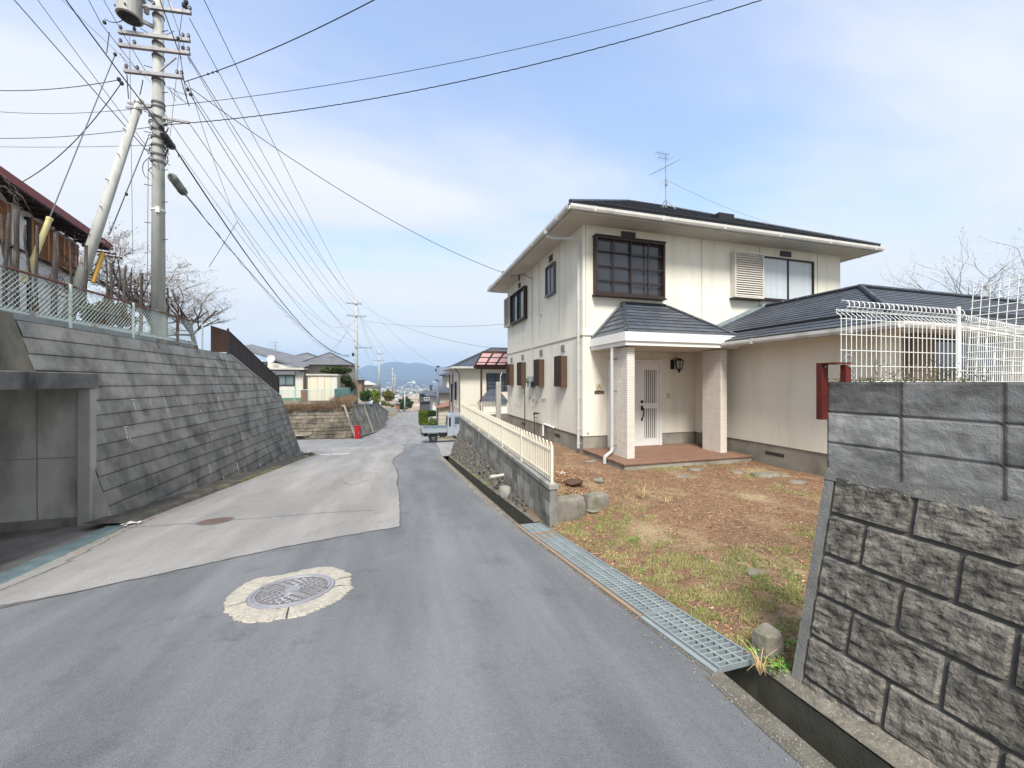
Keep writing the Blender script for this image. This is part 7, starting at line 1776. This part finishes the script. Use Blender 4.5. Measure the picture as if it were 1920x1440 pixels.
rock('stone', (X_(562, 37.6), 37.6, -.3), (.7, .3, .3), 'grey flat stone pile in front of the red brown board by the shed', 'stone', 91, mat=conc_light)
b = MB(); b.box(X_(564, 38.4), X_(575, 38.4), 38.4, 38.46, -.5, Z_(731, 570, 38.4)); tag(b.build('board', M('red_board', (.20, .06, .04))), 'red brown board standing between the house and the shed', 'board')
# bushes and trees there
def bush(c, r, n, size, label, tones, cat='bush', name='bush', group=None, trunk=True):
    t = thing(name, label, cat, (c[0], c[1], c[2]-r[2]), group=group); b = MB(); leafcloud(b, c, r, n, size, rnd, tones=tones, shell=.3)
    for k in range(4): a = rnd.uniform(0, 6.28); leafcloud(b, (c[0]+math.cos(a)*r[0]*.6, c[1]+math.sin(a)*r[1]*.5, c[2]+rnd.uniform(-.3, .5)*r[2]), (r[0]*.5, r[1]*.5, r[2]*.5), n//5, size, rnd, tones=tones, shell=.2)
    b.build('foliage', leaf, t); b = MB(); b.tube([(c[0], c[1], c[2]-r[2]*1.3), (c[0]+.05, c[1], c[2]+r[2]*.3)], [.07, .03], 6)
    for k in range(5): a = k*1.25; b.tube([(c[0], c[1], c[2]-r[2]*.6), (c[0]+math.cos(a)*r[0]*.6, c[1]+math.sin(a)*r[1]*.6, c[2]+r[2]*.3)], [.035, .012], 5)
    b.build('branches', bark, t); return t
bush(onY(632, 694, 42), (1.7, .8, .42), 2200, .10, 'flat topped dark pine trained over the shed roof', ((.5, .6, .55), (.8, .85, .6), (1.0, .9, .5)), 'pine', 'pine_tree')
bush(onY(648, 712, 41), (.55, .6, .55), 900, .10, 'dark green rounded shrub right of the shed', ((.7, .8, .6), (.5, .6, .5)))
bush(onY(657, 722, 42), (.55, .6, .75), 700, .10, 'orange brown shrub beside the second pole', ((2.8, 1.3, .7), (2.0, 1.1, .7)))
P = at(686, 742, 52); bush(P, (.95, .9, 1.05), 2400, .11, 'dark green clipped bush above the street wall', ((.8, 1.1, .55), (.5, .8, .45), (1.2, 1.4, .5)))
P = at(706, 741, 60); bush(P, (.85, .9, 1.0), 1600, .12, 'bright yellow green bush next to the dark green one', ((3.2, 2.4, .4), (2.2, 2.0, .5), (1.4, 1.5, .5)))
P = at(728, 742, 70); bush(P, (1.15, 1.2, 1.25), 1900, .14, 'orange brown leafless looking bush beyond the yellow one', ((2.6, 1.6, .8), (1.8, 1.3, .7)))
b = MB()
for (u0, u1, v0, v1, t) in ((681, 701, 758, 750, 46), (705, 714, 758, 752, 58)):
    for i in range(14):
        f = i/14; u = u0+(u1-u0)*f; P = at(u, v0+(v1-v0)*f+6, t+f*6); b.box(P[0]-.11, P[0]+.11, P[1], P[1]+.05, P[2]-.25, P[2]+.45)
tag(b.build('white_picket_panel', M('bluish_white', (.62, .68, .78), (.5, .56, .66))), 'bluish white board fence below the bushes on the street wall', 'fence')
b = MB(); P = at(719, 757, 62); 
for k in range(5): P = at(700+k*9, 752+k*2.2, 52+k*12); leafcloud(b, P, (1.0, 1.6, .55), 420, .13, rnd, tones=((2.4, 1.6, 1.0), (1.6, 1.4, .8), (1.0, 1.1, .6)), shell=.1)
tag(b.build('wall_top_scrub', leaf), 'brown scrub trailing over the street retaining wall', 'scrub', kind='stuff')
# farther houses on the left
def far_house(u0, u1, ve, vp, vb, t, wall, roofm, label, k=.5, over=.4, wins=()):
    P0, P1 = at(u0, 716, t), at(u1, 716, t); ze, zb = EYE+(716-ve)/720*t, EYE+(716-vb)/720*t; x0, x1 = P0[0], P1[0]; y = (P0[1]+P1[1])/2; h = thing('house', label, 'house', (x0, y, zb)); dpt = max(5., (x1-x0)*.8)
    b = MB(); b.box(x0, x1, y, y+dpt, zb, ze); b.build('wall', wall, h); kk = (EYE+(716-vp)/720*t-ze)/(min(x1-x0+2*over, dpt+2*over)/2)
    hip_roof('roof', x0-over, x1+over, y-over, y+dpt+over, ze, max(.15, kk), h, .4, mat=roofm, cap=False)
    for (a, c, va, vb_) in wins: simple_window(x0+(x1-x0)*a, x0+(x1-x0)*c, EYE+(716-vb_)/720*t, EYE+(716-va)/720*t, y, h, frame=paint_white)
    return h
far_house(662, 678, 712, 708, 745, 62, M('brown_wall', (.24, .15, .10)), groof, 'brown walled house partly hidden behind the second pole', over=.5)
far_house(676, 697, 721, 714, 745, 72, wcream, gtrim, 'small pale house with whitish roof behind the green bush', over=.6, wins=((.2, .45, 724, 733),))
far_house(694, 712, 725, 719, 748, 88, wwhite, groof, 'small white house behind the yellow green bush', over=.6)
far_house(742, 748, 757, 755, 768, 105, M('red_brown', (.25, .12, .09)), groof, 'tiny reddish house at the end of the street wall', over=.3)
# scrub and trees at the end of the street
for (u, v, t, r, lb, tn) in ((757,757,118,(1.6,1.5,2.6),'dark conifer at the far end of the street wall',((.5,.6,.55),(.7,.8,.6))),(768,757,126,(1.3,1.3,1.6),'smaller dark tree left of the far car',((.6,.65,.55),(.8,.8,.6)))):
    bush(at(u, v, t), r, 900, .28, lb, tn, 'tree', 'conifer_tree')
# ================================================================ RIGHT SIDE DOWN THE STREET
b = MB(); b.poly([(2.6, 28, zr(28)+.0), (60, 28, zr(28)), (60, 17.75, zr(17.75)), (2.6, 17.75, zr(17.75))]); tag(b.build('neighbour_lot', conc), kind='structure')
h2 = thing('house', 'white two-storey neighbour house with dark roof just behind the small truck', 'house', (4.5, 30.5, -2.9))
NX, NY = 4.45, 30.0; zg = -3.0; zs_ = Z_(692, 862, NY)
b = MB(); b.box(NX, NX+9, NY, NY+6.5, zg, zs_); b.build('wall', M('neighbour_stucco', (.64, .60, .51), (.58, .54, .46), scale=1, bump=.1, bscale=30), h2)
b = MB(); b.box(NX-.03, NX+9.03, NY-.03, NY+6.5, -.62, -.42); b.build('band', M('neighbour_band', (.62, .58, .49)), h2)
b = MB(); b.box(NX-.55, NX+9.5, NY-.6, NY+7.0, zs_, zs_+.12); b.build('soffit', soffit_m, h2)
hip_roof('roof', NX-.6, NX+9.6, NY-.65, NY+7.1, zs_+.13, .48, h2, .26, mat=tile)
gutter_run((NX-.62, NY-.7, zs_+.1), (NX+9.6, NY-.7, zs_+.1), h2, .08); gutter_run((NX-.66, NY-.7, zs_+.1), (NX-.66, NY+7, zs_+.1), h2, .08)
b = MB(); b.tube([(NX-.5, NY-.5, zs_+.02), (NX-.1, NY-.12, zs_-.35), (NX-.08, NY-.1, zg)], .05, 6); b.tube([(NX-.08, NY+4, zs_-.3), (NX-.08, NY+4, zg)], .05, 6); b.tube([(NX-.08, NY+6.2, zs_-.3), (NX-.08, NY+6.2, zg)], .05, 6); b.build('downspout', M('brown_pipe', (.16, .12, .10)), h2)
simple_window(X_(912, NY), X_(962, NY), Z_(733, 930, NY), Z_(700, 930, NY), NY, h2, frame=black, n=3)
b = MB()
for i in range(1, 5): z = Z_(733, 930, NY)+(Z_(700, 930, NY)-Z_(733, 930, NY))*i/5; b.box(X_(913, NY), X_(962, NY), NY-.1, NY-.08, z-.02, z+.02)
b.build('window_bars', black, h2)
for (y0, y1, z0, z1) in ((NY+2.0, NY+2.5, .1, 1.6), (NY+4.6, NY+5.6, -.2, 1.4), (NY+1, NY+1.6, -2.6, -1.2), (NY+2.6, NY+3.2, -2.6, -1.2), (NY+4.4, NY+5.2, -2.6, -1.2)):
    f = MB(); f.box(NX-.15, NX, y0, y1, z0, z1); w_ = f.build('window', brown if z0 < -1 else black, h2); g = MB(); g.box(NX-.16, NX-.151, y0+.06, y1-.06, z0+.06, z1-.06); g.build('pane', dglass, w_)
b = MB(); e0_, e1_, f0_, zq = X_(902, 28.6), X_(955, 28.6), 28.4, Z_(756, 920, 28.6); roof_plane(b, [(e0_, f0_, zq), (e1_, f0_, zq), (e1_-.6, NY, zq+1.1), (e0_+1.0, NY, zq+1.1)], .22, .02); roof_plane(b, [(e0_, NY, zq), (e0_, f0_, zq), (e0_+1.0, NY, zq+1.1)], .22, .02); b.build('porch_roof', tile, h2)
b = MB(); b.box(e0_+.2, e1_-.2, f0_+.2, NY, zg, zq); b.build('porch_wall', stucco, h2)
h3 = far_house(837, 868, 703, 694, 800, 47, MATS['neighbour_stucco'], tile, 'second white neighbour house whose eave steps below the first', over=.7)
far_house(825, 846, 736, 724, 800, 43, wcream, tile, 'low cream outbuilding with dark tiled roof between hedge and white house', over=.7)
far_house(811, 824, 742, 735, 800, 60, wwhite, tile, 'white cottage with dark roof behind the blue grey pole', over=.9)
dh = far_house(789, 809, 753, 752.5, 790, 82, M('dark_wall', (.07, .075, .09), (.055, .06, .07)), tile, 'dark slate house with a white framed window down the street', over=.4)
t = 82; P0, P1 = at(789, 716, t), at(812, 716, t); zf = lambda v: EYE+(716-v)/720*t
b = MB(); b.box(P0[0], P1[0], P0[1]+1, P0[1]+7, zf(753), zf(738)); b.build('upper_wall', MATS['dark_wall'], dh)
hip_roof('roof', P0[0]-.3, P1[0]+.5, P0[1]+.6, P0[1]+7.4, zf(739), .5, dh, .4, mat=tile, cap=False)
b = MB(); b.box(P1[0]-.5, P1[0]+.1, P0[1]+2, P0[1]+2.6, zf(738), zf(722)); b.build('chimney', MATS['dark_wall'], dh)
simple_window(P0[0]+.75, P0[0]+1.9, zf(751), zf(745.5), P0[1]+1, dh, frame=paint_white, n=2)
b = MB(); b.box(P0[0]+.5, P1[0], P0[1]-.08, P0[1]-.01, zf(772), zf(762)); b.build('yellow_panel', M('pale_yellow', (.62, .50, .28)), dh)
# garden wall, hedge, shed on the right
bb = MB(); P = at(804, 788, 50)
for k in range(3): pass
def hedge(u0, u1, v0, v1, t, dpt, n, size, label, tones):
    P, Q = at(u0, 716, t), at(u1, 716, t); za, zb = EYE+(716-v1)/720*t, EYE+(716-v0)/720*t; b = MB(); tt = thing('hedge', label, 'hedge', (P[0], P[1], za))
    for i in range(n):
        f = rnd.random(); x = P[0]+(Q[0]-P[0])*f; z = za+(zb-za)*rnd.random(); y = P[1]+rnd.random()*dpt
        s_ = rnd.choice(('f', 'f', 't', 'l'))
        if s_ == 'f': y = P[1]+rnd.uniform(-.06, .06)
        elif s_ == 't': z = zb+rnd.uniform(-.08, .06)
        else: x = P[0]+rnd.uniform(-.06, .06)
        a = Vector((rnd.gauss(0, 1), rnd.gauss(0, 1), rnd.gauss(0, 1))).normalized()*size; e = a.cross(Vector((rnd.random(), rnd.random(), rnd.random()))).normalized()*size*.5; c = Vector((x, y, z)); b.add([c-a, c+e, c+a, c-e], [(0, 1, 2, 3)], rnd.choice(tones))
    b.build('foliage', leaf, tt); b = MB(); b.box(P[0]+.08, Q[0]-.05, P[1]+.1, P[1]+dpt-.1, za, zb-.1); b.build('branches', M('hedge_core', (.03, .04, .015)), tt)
hedge(787, 803, 772, 795, 50, 2.5, 3200, .09, 'clipped yellow green hedge at the right kerb', ((1.9, 1.9, .4), (1.3, 1.5, .4), (2.4, 2.2, .5)))
hedge(804, 818, 772, 781, 52, 2, 1200, .10, 'dark green clipped hedge beside the yellow green one', ((.5, .7, .4), (.7, .9, .5)))
bush(at(812, 792, 44), (.7, .7, .6), 900, .09, 'loose green garden shrub by the blue grey pole', ((1.2, 1.6, .8), (.9, 1.2, .6), (1.6, 1.7, 1.0)))
bush(at(800, 798, 42), (.5, .5, .35), 500, .08, 'low mixed shrub at the kerb left of the truck bed', ((1.3, 1.5, .8), (2.0, 1.6, 1.0)))
rock('garden_rock', at(797, 805, 40.5), (.55, .5, .5), 'rounded grey brown garden rock at the right kerb', 'rock', 95); rock('garden_rock', at(792, 812, 37), (.25, .25, .25), 'small garden rock at the kerb in front of the rounded one', 'rock', 96)
P = at(823, 716, 36); gw = thing('garden_shed', 'small beige block shed with reddish sloping roof behind the truck', 'shed', (P[0], P[1], -3)); Q = at(850, 716, 36); zq = EYE+(716-764)/720*36
b = MB(); b.box(P[0], Q[0]+1, P[1], P[1]+2.5, -3.2, zq); b.build('wall', M('beige_block', (.50, .46, .37), (.42, .385, .31), scale=3, bump=.2), gw); b = MB(); b.slab([(P[0]-.2, P[1]-.3, zq+.05), (Q[0]+1, P[1]-.3, zq+.35), (Q[0]+1, P[1]+2.7, zq+.5), (P[0]-.2, P[1]+2.7, zq+.2)], .1); b.build('roof', M('reddish_roof', (.30, .16, .13)), gw)
b = MB()
for i in range(6): z = -3+i*.36; b.box(P[0]-.01, Q[0]+1, P[1]-.012, P[1]-.004, z, z+.02)
b.build('block_joint', conc_dark, gw)
# ---- kei truck seen from its side, nose to the right
tz = zr(25.2)+.014; tk = thing('kei_truck', 'small silver white flatbed truck parked nose-in on the driveway', 'truck', (1.30, 25.2, tz)); tk.rotation_euler = (0, 0, R(-1.5)); OFF[tk.name] = (0, 0, 0)
sil = M('truck_silver', (.37, .41, .48), (.34, .38, .44), rough=.3, metal=.25, bump=0, spec=.6); rub_ = M('tyre', (.02, .02, .022), rough=.8); tgl = glass('truck_glass', (.05, .09, .09))
# x along the truck (0 = tail), y across (0 = near side), z up
def prof_extrude(b, prof, y0, y1, inset=0.):
    n = len(prof); vs = [(p[0], y0, p[1]) for p in prof]+[(p[0], y1, p[1]) for p in prof]; b.add(vs, [tuple(range(n)), tuple(range(2*n-1, n-1, -1))]+[(i, n+i, n+(i+1) % n, (i+1) % n) for i in range(n)])
b = MB(); cab = [(1.60, .42), (1.60, 1.12), (1.64, 1.70), (1.74, 1.80), (2.08, 1.82), (2.85, 1.78), (2.95, 1.74), (3.28, 1.15), (3.36, .95), (3.38, .45), (3.22, .42), (3.18, .62), (3.05, .74), (2.85, .76), (2.67, .66), (2.60, .42)]
prof_extrude(b, cab, .02, 1.42); co_ = b.build('cab', sil, tk, local=True)
b = MB(); b.add([(2.06, .005, 1.17), (3.0, .005, 1.17), (2.82, .012, 1.62), (2.08, .012, 1.62)], [(0, 1, 2, 3)]); b.add([(1.592, .12, 1.17), (1.592, 1.3, 1.17), (1.615, 1.3, 1.60), (1.615, .12, 1.60)], [(0, 1, 2, 3), (3, 2, 1, 0)]); b.add([(3.29, .15, 1.18), (3.29, 1.27, 1.18), (2.99, 1.24, 1.68), (2.99, .18, 1.68)], [(0, 1, 2, 3)]); b.build('cab_window', tgl, co_, local=True)
b = MB(); b.box(1.70, 1.82, .004, .019, 1.02, 1.62); b.build('rear_quarter', black, co_, local=True)
b = MB(); 
for (a, c) in (((2.0, .45), (2.0, 1.68)), ((2.0, .45), (2.62, .45)), ((2.0, 1.68), (2.88, 1.68)), ((3.05, 1.15), (2.88, 1.68)), ((3.05, 1.15), (3.06, .76))): b.bar((a[0], .016, a[1]), (c[0], .016, c[1]), .012, .012)
b.build('door_seam', M('seam', (.12, .13, .15)), co_, local=True)
b = MB(); b.box(2.05, 2.17, -.005, .019, 1.03, 1.06); b.build('door_handle', M('dark_grey', (.08, .08, .09)), co_, local=True)
b = MB(); b.cbox(3.08, 3.18, -.16, -.02, 1.18, 1.36, .02); b.bar((3.1, -.05, 1.2), (3.05, .04, 1.1), .02, .02); b.build('mirror', black, co_, local=True)
b = MB(); b.box(3.27, 3.385, -.0, .16, .78, .92); b.build('headlight', MATS['paint_white'], co_, local=True)
b = MB(); b.box(0.0, 1.58, .0, .03, .66, .93); b.box(0, 1.58, 1.41, 1.44, .66, .93); b.box(0, .03, .03, 1.41, .66, .93); b.box(.03, 1.58, .03, 1.41, .62, .66); b.box(1.54, 1.57, .03, 1.41, .66, 1.0)
bed = b.build('bed', sil, tk, local=True); b = MB()
for z in (.70, .80, .89): b.box(.02, 1.56, -.008, -.001, z, z+.02)
b.bar((0, -.004, .94), (1.58, -.004, .94), .03, .02); b.build('side_ribs', M('silver_shade', (.42, .45, .50), rough=.4), bed, local=True)
b = MB(); b.bar((1.55, .05, 1.0), (1.55, .05, 1.14), .03, .03); b.bar((1.55, 1.39, 1.0), (1.55, 1.39, 1.14), .03, .03); b.bar((1.55, .05, 1.14), (1.55, 1.39, 1.14), .03, .03); b.cbox(.1, 1.48, .1, 1.34, .94, .985, .02); b.build('bed_cover', M('teal_sheet', (.10, .145, .165), (.075, .11, .13), scale=3, bump=.3, bscale=8), bed, local=True)
b = MB(); b.box(.15, 2.6, .25, .35, .40, .56); b.box(.15, 2.6, 1.1, 1.2, .40, .56); b.box(.1, .16, .2, 1.25, .40, .52); b.cbox(1.12, 1.5, .04, .30, .34, .60, .02); b.build('chassis', black, tk, local=True)
b = MB(); b.box(-.04, .06, .02, 1.42, .50, .60); b.box(-.03, .05, .0, .18, .56, .66); b.build('rear_bumper', black, tk, local=True)
b = MB(); b.box(-.045, -.0, .05, .22, .56, .64); b.build('tail_light', M('tail_red', (.5, .02, .02)), tk, local=True)
b = MB(); 
pts = [(.36, .50), (.46, .62), (.94, .62), (1.06, .46)]
for (a, c) in zip(pts, pts[1:]): b.bar((a[0], .05, a[1]), (c[0], .05, c[1]), .14, .02)
b.build('mudguard', sil, tk, local=True)
for i, (wx_, wy_) in enumerate(((.70, .07), (.70, 1.22), (2.92, .07), (2.92, 1.22))):
    b = MB(); b.lathe((wx_, wy_, .275), [(.15, 0), (.24, -.0), (.275, .02), (.275, .13), (.24, .15), (.15, .15)], 24, axis='y'); w_ = b.build('wheel', rub_, tk, local=True)
    b = MB(); b.lathe((wx_, wy_-.004, .275), [(.001, .045), (.05, .04), (.06, .0), (.10, .01), (.15, .04), (.165, -.004), (.165, .02), (.001, .06)], 20, axis='y'); b.build('rim', M('rim_silver', (.62, .62, .64), rough=.4, metal=.3), w_, local=True)
# far car
P = onroad(772.5, 773.5); fc = thing('parked_car', 'tiny white hatchback far down the street seen head-on', 'car', (P[0], P[1], P[2]+.02)); OFF[fc.name] = (0, 0, 0)
b = MB(); prof_extrude(b, [(0, .3), (0, .8), (.15, .95), (.9, 1.0), (1.3, 1.5), (3.2, 1.52), (3.7, 1.0), (3.7, .3)], -.8, .8)
m = MB(); m.v = [(y, x, z) for x, y, z in b.v]; m.f = [tuple(reversed(f)) for f in b.f]; m.tone = b.tone; body = m.build('body', M('car_white', (.80, .82, .84), rough=.3, bump=0), fc, local=True)
b = MB(); b.add([(-.68, .93, 1.02), (.68, .93, 1.02), (.62, 1.27, 1.45), (-.62, 1.27, 1.45)], [(0, 1, 2, 3)]); b.build('windscreen', tgl, body, local=True)
b = MB(); b.box(-.5, .5, -.02, 0, .45, .65); b.build('grille', black, body, local=True)
for s_ in (-1, 1):
    b = MB(); b.box(s_*.65-.12, s_*.65+.12, -.03, -.001, .62, .80); b.build('headlight', MATS['line_white'], body, local=True)
    for y in (.6, 3.0): b = MB(); b.lathe((s_*.72-.1, y, .3), [(.001, 0), (.3, 0), (.3, .2), (.001, .2)], 14, axis='x'); b.build('wheel', rub_, fc, local=True)
# ================================================================ HAZE over everything, sky outside
hz = bpy.data.materials.new('haze'); hz.use_nodes = True; nt = hz.node_tree
nt.nodes.remove(nt.nodes['Principled BSDF']); pv = nt.nodes.new('ShaderNodeVolumePrincipled'); pv.inputs['Color'].default_value = (.50, .72, 1.0, 1); pv.inputs['Density'].default_value = .00030; pv.inputs['Anisotropy'].default_value = .0
nt.links.new(pv.outputs[0], nt.nodes['Material Output'].inputs['Volume'])
b = MB(); b.box(-5600, 5600, -700, 5800, -60, 330); tag(b.build('haze', hz), kind='stuff', label='pale blue air haze over the valley', cat='haze')
